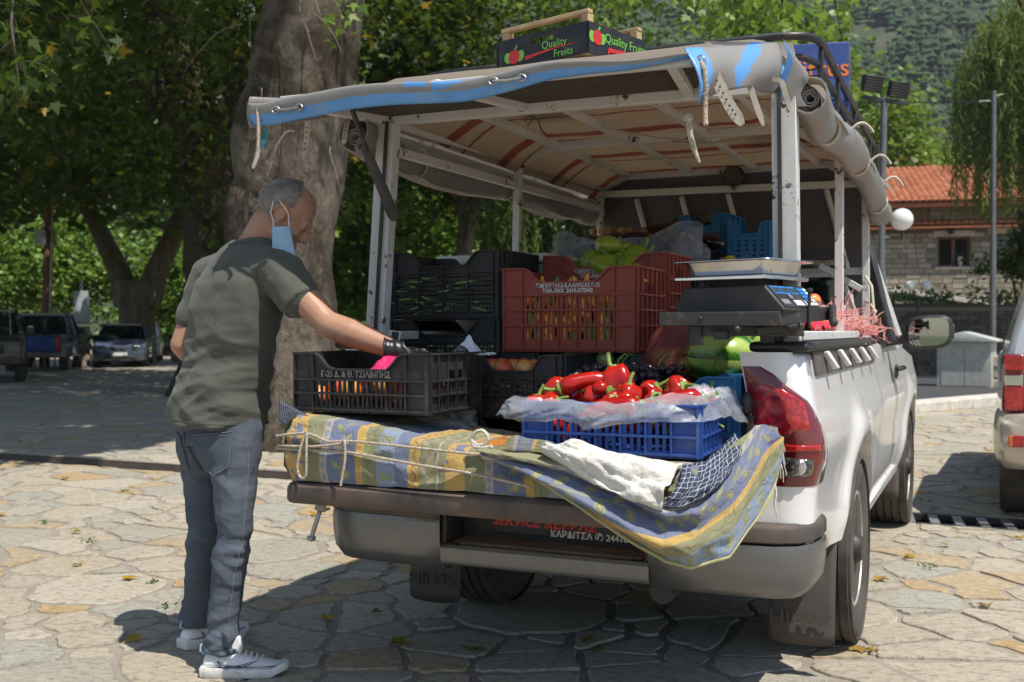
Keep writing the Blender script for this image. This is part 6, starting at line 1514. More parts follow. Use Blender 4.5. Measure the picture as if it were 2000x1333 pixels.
melon('large striped watermelon in sun under the weighing scale', (.492, -.785, 1.112), .113, (.05, .05, .12), 1.12, .88)
melon('second watermelon behind the first, beside the bed rail', (.60, -.56, 1.14), .095, (.9, .1, 1.2))
melon('watermelon peeping above the bed rail behind the scale bracket', (.56, -.34, 1.14), .10, (.3, .9, .4))
# net bag of oranges
m = MB(); m.ball((0, 0, 0), (.095, .10, .16), 18, 14, fn=lambda d: 1 + .12 * nz(d.x * 3, d.y * 3, d.z * 3)); nb_ = m.obj('net_bag', mt['net_red'], None, smooth=180); nb_.location = W(.325, -.80, 1.10); nb_.rotation_euler = (0, .25, -YAW); tag(nb_, 'dark red net sack of oranges between crates and watermelon', 'sack')
for i in range(9): o = link('orange', ap, None, W(.29 + .04 * (i % 3), -.85 + .05 * (i // 3), 1.03 + .028 * (i % 4))); tag(o, 'orange inside the dark red net sack', 'orange', 'oranges in the net sack')
# lemon box on the back, aubergines, husks
m = MB(); m.ball((0, 0, 0), (.05, .03, .03), 12, 8); lm = m.mesh('lemon', mt['lemon'], 180)
for i, (x, z) in enumerate(((.215, 1.50), (.245, 1.51), (.27, 1.495))): o = link('lemon', lm, None, W(x, .45, z), (0, .2, rg.uniform(0, 3))); tag(o, ('left', 'middle', 'right')[i] + ' yellow lemon in front of the blue back crates', 'lemon')
for i in range(9):
    m = MB(); L = rg.uniform(.16, .22); m.tube([(0, 0, 0), (L * .2, 0, .01), (L * .5, 0, .012), (L * .8, 0, .0), (L, 0, -.01)], [.012, .026, .034, .036, .014], 12); o = m.obj('aubergine', mt['aubergine'], None, smooth=180); o.location = W(-.40 + .06 * i, .26 + .05 * (i % 3), 1.585 + .02 * (i % 2)); o.rotation_euler = (0, 0, -YAW + rg.uniform(-.9, .9)); tag(o, 'dark aubergine lying on the wrapped crate at the back', 'aubergine', 'aubergines at the back')
    m = MB(); m.lathe([(.014, -.005), (.026, .012), (.02, .02)], n=8, axis='x'); m.tube([(-.03, 0, .004), (0, 0, 0)], .005, 6); m.obj('calyx', mt['stem'], o)
m = MB(); r0 = random.Random(6)
for i in range(150):
    x = r0.uniform(-.5, -.02); c = Vector((x, r0.uniform(.60, .85), 1.60 + .10 * (x + .5) / .48 + r0.uniform(-.03, .045))); a = r0.uniform(-.35, .35); d = Vector((cos(a), sin(a), r0.uniform(-.12, .2))); L = r0.uniform(.06, .16); w = r0.uniform(.010, .022); n_ = d.cross(Vector((0, 0, 1))).normalized() * w
    m.add([c, c + d * L * .5 + n_ + Vector((0, 0, .012)), c + d * L, c + d * L * .5 - n_ + Vector((0, 0, .006))], [(0, 1, 2, 3)])
for i in range(14):
    c = (r0.uniform(-.48, -.05), r0.uniform(.6, .7), 1.63 + r0.uniform(0, .06)); m.ball(c, r0.uniform(.02, .03), 9, 7)
o = m.obj('garlic_husks', mt['husk'], None, smooth=60); o.location = TO; o.rotation_euler = (0, 0, -YAW); tag(o, 'heap of dry garlic plaits and husks below the canopy roof', 'garlic'); o['kind'] = 'stuff'
tb = thing('cardboard_tray', 'pale cardboard tray under the dry garlic husks', 'tray', **onT(-.26, .72, 1.50)); MB().bb((-.26, -.14, 0), (.26, .16, .09)).obj('tray', mt['card_white'], tb, bev=.004)
fb = thing('foam_box', 'pale polystyrene box behind the tall black bean crate', 'box', **onT(-.60, -.12, 1.34)); MB().bb((-.24, -.17, 0), (.26, .17, .135)).obj('box', mt['foam'], fb, bev=.012); MB().bb((-.25, -.18, .137), (.27, .18, .180)).obj('lid', mt['foam'], fb, bev=.014)
fs = thing('polystyrene_box', 'white polystyrene box under the pale foam box', 'box', **onT(-.56, -.12, .71)); MB().bb((-.2, -.17, 0), (.22, .17, .62)).obj('box', mt['foam'], fs, bev=.012)
# film over the rear crate
def sheet(name, label, cat, mat, fn, nu, nv, thick=.0, uv=False, group=None):
    m = MB(); m.grid(fn, nu, nv, uv=uv); o = m.obj(name, mat, None, smooth=180); o.location = TO; o.rotation_euler = (0, 0, -YAW)
    if thick: o.modifiers.new('solid', 'SOLIDIFY').thickness = thick
    return tag(o, label, cat, group)
sheet('plastic_sheet', 'dusky crumpled film covering the aubergine crate', 'plastic sheet', mt['film_blue'], lambda a, b: (-.47 + .68 * a, .10 + .02 * nz(a * 6, b * 4) - .03 * (1 - b), 1.46 + .14 * b + .05 * math.exp(-((a - .08) / .1) ** 2) * b + .075 * math.exp(-((a - .9) / .16) ** 2) * b + .02 * fbm((a * 5, b * 4, 3.), 3)), 60, 16)
sheet('plastic_sheet', 'dusky film heap at right of green peppers', 'plastic sheet', mt['film_blue'], lambda a, b: (.10 + .16 * a + .02 * nz(a * 5, b * 5), .02 - .04 * sin(pi * b), 1.44 + .17 * b - .09 * (a - .4) ** 2 * 3 + .02 * fbm((a * 6, b * 5, 8.), 3)), 30, 20)
# clear film lining of the red pepper crate
FT = [(.060, -1.505, 1.012), (.20, -1.515, 1.004), (.36, -1.512, .998), (.50, -1.48, 1.022), (.59, -1.36, 1.042), (.625, -1.20, 1.03)]
FB = [(.022, -1.545, .962), (.075, -1.535, .935), (.223, -1.545, .948), (.299, -1.55, .928), (.46, -1.545, .950), (.60, -1.50, .955), (.652, -1.36, .965), (.668, -1.18, .93)]
def fs_(a, b):
    t, q = crv(FT, a), crv(FB, a); p = t.lerp(q, b); r = .010 * fbm((a * 9, b * 2.2, 2.2), 2) + .004 * sin(a * 60 + 9 * nz(a * 7, b * 3)) * b * (1 - abs(b - .5)); return (p.x + r * .6, p.y - .016 * sin(pi * min(1, b * 1.0)) + r * 1.4, p.z + r + .016 * sin(pi * b) * (1 - b))
sheet('plastic_film', 'crumpled clear film folded over the rim of the blue crate', 'plastic film', mt['film'], fs_, 130, 18)
sheet('plastic_film', 'clear film bunched above the right end of blue crate', 'plastic film', mt['film'], lambda a, b: (.50 + .13 * a + .01 * nz(a * 9, b * 7), -1.42 + .20 * b + .012 * nz(a * 8, b * 8, 4), 1.012 + .022 * sin(pi * a) + .022 * fbm((a * 4, b * 5, 1.), 2)), 36, 30)
def bagf(a, b):
    th = 2 * pi * a; ph = pi * (.02 + .96 * b); r = 1 + .25 * fbm((cos(th) * 2, sin(th) * 2, b * 4), 3); return (-.37 + .115 * sin(ph) * cos(th) * r, -1.22 + .06 * sin(ph) * sin(th) * r, .895 + .045 * cos(ph) * r)
sheet('plastic_bag', 'crumpled clear plastic bag between lettered crate and peach crate', 'plastic bag', mt['film'], bagf, 40, 24)
sheet('plastic_bag', 'clear plastic bag standing up against the peach crate', 'plastic bag', mt['film'], lambda a, b: (-.30 + .05 * cos(2 * pi * a) * (1 - .3 * b) * (1 + .3 * nz(a * 5, b * 5)) + .01 * b, -1.13 + .03 * sin(2 * pi * a), .87 + .12 * b), 24, 14)
# cardboard tray with printed fruit between the crates
ct = thing('fruit_carton', 'flat orange carton with fruit print under the peach crate', 'carton', **onT(-.085, -1.32, .853)); MB().bb((-.12, -.14, 0), (.14, .14, .012)).obj('panel', mt['card_orange'], ct, bev=.003); m = MB(); m.bb((-.12, .02, .0125), (.14, .14, .014)); m.obj('printed_strip', mt['card_brown'], ct); m = MB()
for i in range(7): m.lathe([(.010, .0145), (.010, .0152)], (-.10 + i * .035, .05 + .03 * (i % 3), 0), 10)
m.obj('printed_fruit', mt['ink_red'], ct)
# ------------------------------------------------------------------ cloths on the tailgate
def padtop(u): return .945 - .085 * min(1, max(0, (u + .69) / .66)) - .02 * min(1, max(0, u / .6))
def pad(a, b):
    u = -.705 + 1.32 * a; z1 = padtop(u) + .012 * nz(u * 3.5, 5.) + .006 * nz(u * 11, 2.); z0 = .738; v0, v1 = -1.592, -1.15; hh = z1 - z0
    s = b * (hh + .45); r = .045
    if s < hh - r: z, v = z0 + s, v0 - .012 * sin(pi * s / hh)
    elif s < hh - r + r * 1.57: q = (s - hh + r) / r; z, v = z1 - r + r * sin(q), v0 + r - r * cos(q)
    else: z, v = z1 + .0, v0 + r + (s - hh + r - r * 1.57)
    w = .012 * fbm((u * 5, s * 9, 1.), 4) + .012 * (.42 - 1.5 * abs(nz(u * 6 + s * 5, s * 14 - u * 5, 2.))) * (s < hh + .05)
    e = max(0, 1 - (a / .035)) ; e2 = 0
    cr = .010 * math.exp(-((z - z0 - hh * .55) / .012) ** 2)   # the cords bite in
    return (u + .05 * e * (abs(z - z0 - hh * .5) / hh) ** 2 * 2 + .004 * nz(s * 20, u * 4), v - w + cr * (s < hh) + .05 * e ** 2, z + w * .6 - .03 * e ** 2 * (z > z1 - .02))
m = MB(); m.grid(pad, 150, 44)
m.uv = {}
for j in range(45):
    for i in range(151): m.uv[j * 151 + i] = ((1.32 * i / 150) / .55 - .02, (j / 44) * .65 / .55)
m.grid(lambda a, b: (-.705 + .0 + .012 * nz(a * 4, b * 4) + .05 * (abs(b - .5) * 2) ** 4, -1.575 + .43 * a, .742 + .195 * b), 14, 10)
o = m.obj('patterned_cloth', mt['cloth'], None, smooth=180); o.location = TO; o.rotation_euler = (0, 0, -YAW); tag(o, 'blue olive and yellow striped cloth wrapped round pad on tailgate', 'cloth')
FLT = [(.010, -1.60, .865), (.10, -1.59, .868), (.25, -1.575, .868), (.40, -1.59, .845), (.55, -1.60, .785), (.62, -1.52, .80), (.655, -1.40, .875), (.70, -1.27, .93), (.742, -1.20, .925)]
FLB = [(.015, -1.625, .85), (.13, -1.632, .815), (.25, -1.636, .752), (.40, -1.64, .668), (.538, -1.64, .60), (.603, -1.63, .583), (.69, -1.55, .612), (.742, -1.42, .695), (.775, -1.27, .825)]
def flap(a, b):
    t, q = crv(FLT, a), crv(FLB, a); p = t.lerp(q, b); s = sin(pi * b); fold = .026 * sin(b * 15 + a * 5 + 1.2 * sin(a * 6)) * (.35 + .65 * sin(pi * min(1, a * 1.2))) + .016 * fbm((a * 6, b * 7, 4.), 3) + .008 * (.4 - 1.5 * abs(nz(a * 9 + b * 5, b * 9 - a * 6, 7.)))
    rad = .045 * sin(a * 32 + b * 3) * max(0, a - .62) * 1.4
    return (p.x + .02 * s * a + rad * .4, p.y - .035 * s - fold - rad, p.z + .012 * s)
m = MB(); m.grid(flap, 120, 40); m.uv = {}
for j in range(41):
    for i in range(121): a, b = i / 120, j / 40; m.uv[j * 121 + i] = (.16 + .60 * b * (.25 + .75 * min(1, a * 1.5)) + .55 * max(0, a - .72) * 1.5 * (1 - b), a * 1.7)
fo = m.obj('cloth_flap', mt['cloth'], None, smooth=180); fo.location = TO; fo.rotation_euler = (0, 0, -YAW); fo.modifiers.new('solid', 'SOLIDIFY').thickness = .002; tag(fo, 'loose corner of striped leaf cloth draped over the bumper', 'cloth')
m = MB(); m.tube([Vector(flap(i / 60, 1.0)) + Vector((0, -.001, 0)) for i in range(61)], .0045, 6); m.obj('hem', M('cloth hem', (.42, .40, .19), .95, bump=.5, bscale=120), fo, smooth=60)
r0 = random.Random(2)
m = MB()
for i in range(9): m = MB(); p = Vector(flap(.985 + .015 * r0.random(), r0.random())); m.tube([p, p + Vector((.01 * r0.random(), -.004, -.02)), p + Vector((.012 * r0.random(), -.004, -.045 * r0.random() - .01))], .0012, 4); m.obj('loose_thread', mt['rope_white'], fo)
m = MB(); p = Vector(flap(.95, .95)); m.tube([p, p + Vector((.005, -.004, -.03)), p + Vector((.0, -.004, -.06)), p + Vector((.01, -.004, -.10))], [.003, .004, .003, .002], 5); m.obj('loose_thread', mt['rope_white'], fo)
WT = [(.205, -1.575, .876), (.27, -1.585, .895), (.36, -1.57, .878), (.48, -1.575, .862), (.575, -1.565, .846)]
WB = [(.20, -1.63, .866), (.29, -1.655, .830), (.38, -1.675, .792), (.47, -1.68, .757), (.548, -1.675, .742)]
def whitef(a, b): t, q = crv(WT, a), crv(WB, a); p = t.lerp(q, b); f = .012 * fbm((a * 5, b * 5, 9.), 4) + .008 * sin(b * 9 + a * 7); return (p.x, p.y - .035 * sin(pi * b) - f, p.z + .02 * sin(pi * b) + f * .7)
sheet('white_cloth', 'crumpled white cotton cloth bundled before the blue crate', 'cloth', mt['cloth_white'], whitef, 50, 26, .003)
GT = [(.575, -1.575, .846), (.615, -1.50, .85), (.635, -1.40, .875), (.650, -1.30, .91)]
GB = [(.535, -1.668, .750), (.595, -1.655, .748), (.655, -1.56, .785), (.685, -1.42, .845)]
def gridf(a, b): t, q = crv(GT, a), crv(GB, a); p = t.lerp(q, b); f = .008 * fbm((a * 5, b * 5, 5.), 3); return (p.x + .02 * sin(pi * b) + f, p.y - .02 * sin(pi * b) - f, p.z)
sheet('checked_cloth', 'navy cloth with white grid lines tucked beside the blue crate', 'cloth', mt['cloth_grid'], gridf, 40, 16, .003, uv=True)
sheet('checked_cloth', 'small corner of navy grid cloth at the left of the pad', 'cloth', mt['cloth_grid'], lambda a, b: (-.725 + .10 * a * (1 - .5 * b), -1.565 + .02 * a, .985 - .065 * b - .05 * a), 10, 8, .003, uv=True)
sheet('olive_cloth', 'olive and cream cloth fold at the foot of blue crate', 'cloth', mt['cloth'], lambda a, b: (.05 + .20 * a, -1.61 + .07 * b - .02 * sin(a * 7), .868 + .028 * sin(pi * b) * sin(pi * a) + .022 * math.exp(-((a - .22) / .16) ** 2) * sin(pi * b)), 30, 14, .002, uv=True)
# cords round the bundle
def cord(name, label, pts, r=.0042, mat='rope', closed=False):
    m = MB(); P_ = [W(*p) for p in pts]; out = []
    for i in range(len(P_) - 1):
        a, b, c, d = P_[max(0, i - 1)], P_[i], P_[i + 1], P_[min(len(P_) - 1, i + 2)]
        for q in range(6): f = q / 6; out.append(.5 * ((2 * b) + (c - a) * f + (2 * a - 5 * b + 4 * c - d) * f * f + (3 * b - a - 3 * c + d) * f ** 3))
    out.append(P_[-1]); m.tube(out, r, 7); return tag(m.obj(name, mt[mat], None, smooth=60), label, 'cord')
cord('tied_cord', 'upper braided cord tied along the striped cloth pad', [(-.70, -1.612, .876), (-.58, -1.620, .888), (-.50, -1.625, .868), (-.42, -1.622, .872), (-.2, -1.622, .862), (0, -1.622, .853), (.03, -1.61, .862)])
cord('tied_cord', 'lower braided cord wrapped along the striped cloth pad', [(-.71, -1.600, .836), (-.55, -1.620, .838), (-.43, -1.622, .838), (-.2, -1.626, .815), (.0, -1.626, .796), (.16, -1.628, .772)])
cord('tied_cord', 'short braided cord crossing between the two pad cords', [(-.70, -1.605, .846), (-.56, -1.625, .850), (-.43, -1.628, .868)])
cord('cord_loop', 'long braided cord loop hanging at the left of pad', [(-.580, -1.628, .893), (-.592, -1.640, .84), (-.598, -1.645, .785), (-.586, -1.645, .757), (-.568, -1.645, .765), (-.568, -1.642, .82), (-.574, -1.632, .885), (-.58, -1.63, .895)])
cord('cord_end', 'braided cord end hanging down over the tailgate lip', [(-.45, -1.626, .868), (-.436, -1.636, .872), (-.432, -1.640, .82), (-.438, -1.645, .77), (-.442, -1.648, .742)])
cord('cord_ring', 'coiled pale rope ring lying on the pad beside blue crate', [(-.035, -1.60, .885), (-.02, -1.604, .912), (.006, -1.606, .918), (.022, -1.606, .898), (.010, -1.606, .880), (-.014, -1.604, .876), (-.03, -1.602, .89), (-.02, -1.606, .872), (.02, -1.608, .872), (.035, -1.61, .876)], .0055, 'rope_white')
# ------------------------------------------------------------------ weighing scale on its bracket
br = thing('scale_bracket', 'rusty black iron bracket holding the weighing scale', 'bracket', **onT(0, 0, 0))
def ib(p, q, w, h, nm='angle_iron'): m = MB(); m.bar(p, q, w, h); m.obj(nm, mt['iron'], br, bev=.002)
ib((.425, -1.285, 1.235), (.775, -1.285, 1.235), .006, .040); ib((.772, -1.285, 1.235), (.890, -1.02, 1.255), .006, .040); ib((.425, -1.28, 1.235), (.50, -.98, 1.24), .006, .036); ib((.50, -.985, 1.24), (.88, -1.0, 1.25), .03, .006)
ib((.43, -1.26, 1.217), (.77, -1.26, 1.217), .04, .005); ib((.50, -1.24, 1.20), (.82, -1.16, 1.20), .03, .03); ib((.527, -1.25, 1.215), (.527, -1.25, 1.158), .035, .035, 'socket'); ib((.60, -1.24, 1.20), (.60, -1.24, 1.175), .04, .04, 'socket'); ib((.705, -1.10, 1.215), (.705, -1.075, 1.135), .042, .042, 'support_post')
ib((.70, -1.25, 1.20), (.775, -1.20, 1.21), .02, .02)
for k in range(4):
    m = MB()
    if k == 0: m.tube([(.79, -1.24, 1.212), (.815, -1.235, 1.215), (.822, -1.235, 1.216), (.832, -1.233, 1.217)], [.006, .006, .011, .004], 8)
    elif k == 1: m.ball((.655, -1.29, 1.205), .011, 8, 6)
    elif k == 2: m.tube([(.835, -1.16, 1.21), (.835, -1.16, 1.312), (.835, -1.16, 1.314), (.835, -1.16, 1.324)], [.005, .005, .010, .010], 8)
    else: m.ball((.55, -1.292, 1.236), .006, 8, 6)
    m.obj('clamp_bolt', mt['iron'], br)
m = MB(); m.box((.885, -1.045, 1.252), (.012, .08, .055)); m.ball((.885, -1.02, 1.225), .014, 8, 6); m.obj('end_plate', mt['iron'], br, bev=.004)
sc = thing('weighing_scale', 'black electronic weighing scale with blue display panel', 'scale', **onT(.655, -1.125, 1.248, R(-18)))
# body: low wedge with sloping keypad on its right
def wedge(pts, nm, mat, bev=.006): m = MB(); m.prism(pts, -.115, .115); return m.obj(nm, mat, sc, bev=bev)
bd = wedge([(-.188, .0), (.055, .0), (.172, .004), (.178, .014), (.112, .085), (-.150, .082), (-.178, .04)], 'body', mt['plastic_blk'], .007)
m = MB(); m.bb((-.20, -.122, -.004), (.10, .122, .008)); m.obj('foot_plate', mt['plastic_blk'], bd, bev=.003)
kx0, kz0, kx1, kz1 = .176, .0165, .114, .0825; kd = Vector((kx1 - kx0, 0, kz1 - kz0)); kn = Vector((-kd.z, 0, kd.x)).normalized(); kn = -kn if kn.z < 0 else kn
def keyquad(t0, t1, y0, y1, off, nm, mat):
    a, b = Vector((kx0, 0, kz0)), Vector((kx1, 0, kz1)); m = MB(); vs = []
    for o_ in (off, off - .003):
        for t, y in ((t0, y0), (t1, y0), (t1, y1), (t0, y1)): p = a.lerp(b, t) + kn * o_; vs.append((p.x, y, p.z))
    m.add(vs, [(0, 3, 2, 1), (4, 5, 6, 7), (0, 1, 5, 4), (1, 2, 6, 5), (2, 3, 7, 6), (3, 0, 4, 7)]); return m.obj(nm, mat, kp if nm != 'keypad' else sc, smooth=0)
kp = None; kp = keyquad(.04, .97, -.108, .108, .003, 'keypad', mt['card_black'])
for i, y in enumerate((-.100, -.052, -.004)):
    keyquad(.60, .93, y, y + .043, .0042, 'display_frame', mt['lcd_blue']); keyquad(.65, .86, y + .004, y + .039, .0052, 'display', mt['lcd_glass'])
for r in range(5):
    for c in range(3): keyquad(.12 + .16 * r, .24 + .16 * r, .050 + c * .019, .066 + c * .019, .0048, 'key', mt['lcd_blue'] if (c < 2 and r > 0) else mt['ink_white'])
for c in range(4): keyquad(.10, .32, -.03 + c * .018, -.015 + c * .018, .0048, 'key', mt['ink_white'])
keyquad(.15, .35, -.10, -.06, .0045, 'seal', mt['zinc'])
m = MB(); m.lathe([(.010, 0), (.010, .004)], (0, 0, 0), 14); ob = m.obj('badge', mt['zinc'], kp, loc=tuple(Vector((kx0, 0, kz0)).lerp(Vector((kx1, 0, kz1)), .45) + kn * .004 + Vector((0, -.035, 0))), rot=(0, math.atan2(kn.x, kn.z), 0))
m = MB(); m.bb((-.175, -.135, .100), (.125, .135, .112)); pf_ = m.obj('platform', mt['chrome'], sc, bev=.003)
m = MB(); m.bb((-.08, -.05, .080), (.05, .05, .100)); m.obj('load_cell', mt['plastic_blk'], sc)
tr_ = thing('scale_tray', 'stainless steel pan on top of the weighing scale', 'tray', **onT(.635, -1.118, 1.361, R(-18)))
def rr(w, d, z, k=5, r=.04):
    out = []
    for cx, cy, a0 in ((1, 1, 0), (-1, 1, pi / 2), (-1, -1, pi), (1, -1, 3 * pi / 2)):
        for i in range(k): a = a0 + pi / 2 * i / (k - 1); out.append((cx * (w / 2 - r) + r * cos(a), cy * (d / 2 - r) + r * sin(a), z))
    return out
m = MB(); m.loft([[(x * .02, y * .02, z) for x, y, z in rr(.26, .22, .0)], rr(.24, .20, .0), rr(.262, .222, .003), rr(.29, .25, .040), rr(.33, .29, .0435, r=.03), rr(.334, .294, .041, r=.03)], True, False); o = m.obj('pan', mt['steel'], tr_, smooth=40); o.modifiers.new('solid', 'SOLIDIFY').thickness = .0015
# ------------------------------------------------------------------ bits behind the right rear post
m = MB(); m.grid(lambda a, b: (.58 + .16 * a, -.40 + .32 * b, 1.215 + .06 * sin(pi * a) * sin(pi * b) + .035 * fbm((a * 4, b * 4, 2.), 3)), 22, 22); o = m.obj('plastic_bag', mt['red_bag'], None, smooth=180); o.location = TO; o.rotation_euler = (0, 0, -YAW); tag(o, 'bright red plastic bag behind the right rear canopy post', 'plastic bag')
m = MB(); m.grid(lambda a, b: (.60 + .14 * a, -.05 + .25 * b, 1.215 + .09 * sin(pi * a) * sin(pi * b) + .03 * fbm((a * 4, b * 4, 5.), 3)), 18, 18); o = m.obj('plastic_bag', mt['red_bag'], None, smooth=180); o.location = TO; o.rotation_euler = (0, 0, -YAW); tag(o, 'red plastic bag half under the pink netting', 'plastic bag')
m = MB(); r0 = random.Random(4)
for i in range(150):
    t = r0.random(); c = Vector((.70 + .10 * t + r0.gauss(0, .03), -.1 + .85 * t + r0.gauss(0, .05), 1.235 - .03 * t + abs(r0.gauss(0, .025)))); pts = [c]; d = Vector((r0.gauss(0, 1), r0.gauss(0, 1), r0.gauss(0, .6))).normalized()
    for k in range(5): d = (d + Vector((r0.gauss(0, .6), r0.gauss(0, .6), r0.gauss(0, .4)))).normalized(); pts.append(pts[-1] + d * .025)
    m.tube(pts, .0022, 4)
for i in range(40):
    c = Vector((.78 + r0.gauss(0, .035), .70 + r0.gauss(0, .07), 1.19 + abs(r0.gauss(0, .02)))); pts = [c + Vector((.03 * cos(q), .03 * sin(q), .012 * sin(q * 2 + i))) for q in [i + k for k in range(6)]]; m.tube(pts, .0022, 4)
o = m.obj('pink_netting', mt['net_pink'], None, smooth=60); o.location = TO; o.rotation_euler = (0, 0, -YAW); tag(o, 'tangle of pink plastic netting over the bed rail', 'netting')
cb = thing('egg_carton', 'white cardboard cartons stacked upright behind the pink netting', 'carton', **onT(.64, .62, 1.18))
for i in range(7): m = MB(); m.bb((-.10 + i * .026, -.05, 0), (-.078 + i * .026, .05, .135 - .012 * (i % 3))); c_ = m.obj('carton_sheet', mt['card_white'], cb, bev=.002); MB().bb((-.0965 + i * .026, -.0515, .05), (-.0815 + i * .026, -.0505, .085)).obj('printed_mark', mt['ink_red'], c_)
wb = thing('wooden_tray', 'small wooden fruit tray behind the scale', 'tray', **onT(.60, .15, 1.24)); m = MB()
for z in (0, .045): MB().bb((-.08, -.12, z), (.1, -.11, z + .035)).obj('slat', mt['pine'], wb)
MB().bb((-.08, -.11, -.08), (.1, .12, -.004)).obj('base', mt['card_brown'], wb)
for i in range(4): o = link('peach', ap, None, W(.56 + .03 * i, .14, 1.31 + .01 * (i % 2))); tag(o, 'dark peach in the small wooden tray behind the scale', 'peach', 'peaches in the wooden tray')
# pink bag, paper and phone by the lettered crate
m = MB(); m.grid(lambda a, b: (-.53 + .15 * a, -1.42 + .15 * b, 1.058 + .055 * sin(pi * a) * sin(pi * b) + .02 * fbm((a * 4, b * 4, 7.), 3)), 24, 20); o = m.obj('plastic_bag', mt['pink_bag'], None, smooth=180); o.location = TO; o.rotation_euler = (0, 0, -YAW); tag(o, 'crumpled pink plastic bag in the lettered black crate', 'plastic bag')
m = MB(); m.grid(lambda a, b: (-.375 + .11 * a, -1.46 + .08 * b, 1.06 + .05 * sin(pi * b * .5)), 5, 5); o = m.obj('paper_sheet', mt['paper'], None, smooth=60); o.location = TO; o.rotation_euler = (0, 0, -YAW); tag(o, 'pale paper lining lying below the pink bag', 'paper')
m = MB(); m.grid(lambda a, b: (-.305 + .12 * a + .02 * b, -1.19 + .05 * b + .015 * sin(a * 6), 1.125 + .06 * math.exp(-((a - .25) / .2) ** 2) * (1 - abs(b - .5)) + .01 * nz(a * 5, b * 5)), 16, 12); o = m.obj('paper_sheet', mt['paper'], None, smooth=60); o.location = TO; o.rotation_euler = (0, 0, -YAW); tag(o, 'crumpled white paper on the rim beside the gloved hand', 'paper')
m = MB(); m.box((0, 0, 0), (.075, .009, .11)); ph = m.obj('phone', mt['card_white'], None, bev=.006); ph.location = W(-.675, -.98, 1.15); ph.rotation_euler = (-.2, .15, -YAW + .3); tag(ph, 'white phone in a case leaning at the left post foot', 'phone'); MB().box((.018, -.006, .035), (.026, .004, .03)).obj('camera_bump', mt['plastic_blk'], ph, bev=.003)
# ------------------------------------------------------------------ boxes on the roof
qf = thing('fruit_box', 'black Quality Fruits carton with pine corner posts on roof', 'box', **onT(-.055, -.755, 2.128, R(-17)))
L_, D_, H_ = .40, .33, .105
fp = MB(); h0, h1, hz0, hz1 = -.055, .055, .070, .090
for a, b in (((-L_ / 2, 0, 0), (h0, .006, H_)), ((h1, 0, 0), (L_ / 2, .006, H_)), ((h0, 0, 0), (h1, .006, hz0)), ((h0, 0, hz1), (h1, .006, H_))): fp.bb(a, b)
front = fp.obj('front_panel', mt['card_black'], qf, loc=(0, -D_ / 2, 0), smooth=0)
def apples(par, x, z, s, y=-.0012):
    for dx, r_, mm, yy in ((-.030, .024, 'ink_green', 0), (.030, .024, 'ink_green', 0), (0, .030, 'ink_red', -.0006)):
        m = MB(); pts = []
        for i in range(20): a = 2 * pi * i / 20; pts.append((x + (dx + r_ * cos(a) * (1 - .08 * sin(a))) * s, z + (r_ * sin(a) * 1.05 - .004 * math.exp(-((a - pi / 2) / .4) ** 2) * 2) * s))
        m.prism(pts, y + yy - .0005, y + yy); m.obj('printed_apple', mt[mm], par, smooth=0)
    m = MB(); m.prism([(x, z + .026 * s), (x + .012 * s, z + .044 * s), (x + .022 * s, z + .040 * s), (x + .008 * s, z + .026 * s)], y - .0014, y - .0009); m.obj('printed_leaf', mt['ink_green'], par, smooth=0)
def swoosh(par, pts, w, y=-.0012):
    m = MB(); up = []; lo = []
    for i, (x, z) in enumerate(pts): k = w * (1 - i / (len(pts) - 1)) + .0006; up.append((x, z + k)); lo.append((x, z - k))
    m.prism(up + lo[::-1], y - .0005, y); m.obj('printed_swoosh', mt['ink_red'], par, smooth=0)
apples(front, -.125, .040, .85); text('Quality', 'lettering', mt['ink_green'], .037, front, (.055, -.0012, .054), ext=.0003); text('Fruits', 'lettering', mt['ink_green'], .037, front, (.095, -.0012, .018), ext=.0003)
swoosh(front, [(-.075, .026), (-.06, .026), (-.03, .030), (.03, .036), (.09, .040), (.145, .040)], .007)
side = MB().bb((-D_ / 2, 0, 0), (D_ / 2, .006, H_)).obj('side_panel', mt['card_black'], qf, loc=(L_ / 2, 0, 0), rot=(0, 0, pi / 2), smooth=0)
apples(side, -.115, .060, .85); text('Quality Fruits', 'lettering', mt['ink_green'], .044, side, (.050, -.0012, .066), ext=.0003); swoosh(side, [(-.055, .018), (-.045, .030), (-.02, .030), (.03, .036), (.09, .040), (.145, .040)], .010)
MB().bb((-L_ / 2, 0, 0), (L_ / 2, .006, H_)).obj('back_panel', mt['card_black'], qf, loc=(0, D_ / 2, 0), smooth=0); MB().bb((-D_ / 2, 0, 0), (D_ / 2, .006, H_)).obj('side_panel', mt['card_black'], qf, loc=(-L_ / 2 - .006, 0, 0), rot=(0, 0, pi / 2), smooth=0)
MB().bb((-L_ / 2 + .007, -D_ / 2 + .007, .002), (L_ / 2 - .007, D_ / 2, .008)).obj('base', mt['card_brown'], qf, smooth=0)
for sx in (-1, 1):
    for sy in (-1, 1): MB().box((sx * (L_ / 2 - .022), sy * (D_ / 2 - .022) + .003, .068), (.03, .03, .134)).obj('corner_post', mt['pine'], qf, bev=.002)
for sy in (-1, 1): MB().box((0, sy * (D_ / 2 - .020), .142), (L_ - .01, .026, .014)).obj('top_slat', mt['pine'], qf, bev=.002)
ci = thing('citrus_box', 'dark blue Citrus carton standing on the roof rack', 'box', **onT(.60, .47, 2.11, R(12))); MB().bb((-.14, -.17, 0), (.14, .17, .30)).obj('carton', mt['card_blue'], ci, bev=.004); MB().bb((.1415, -.15, .05), (.1425, .15, .29)).obj('side_label', mt['card_orange'], ci, smooth=0)
text('Citrus', 'lettering', mt['ink_orange'], .105, ci, (.005, -.1715, .19), ext=.0003, bold=.001)
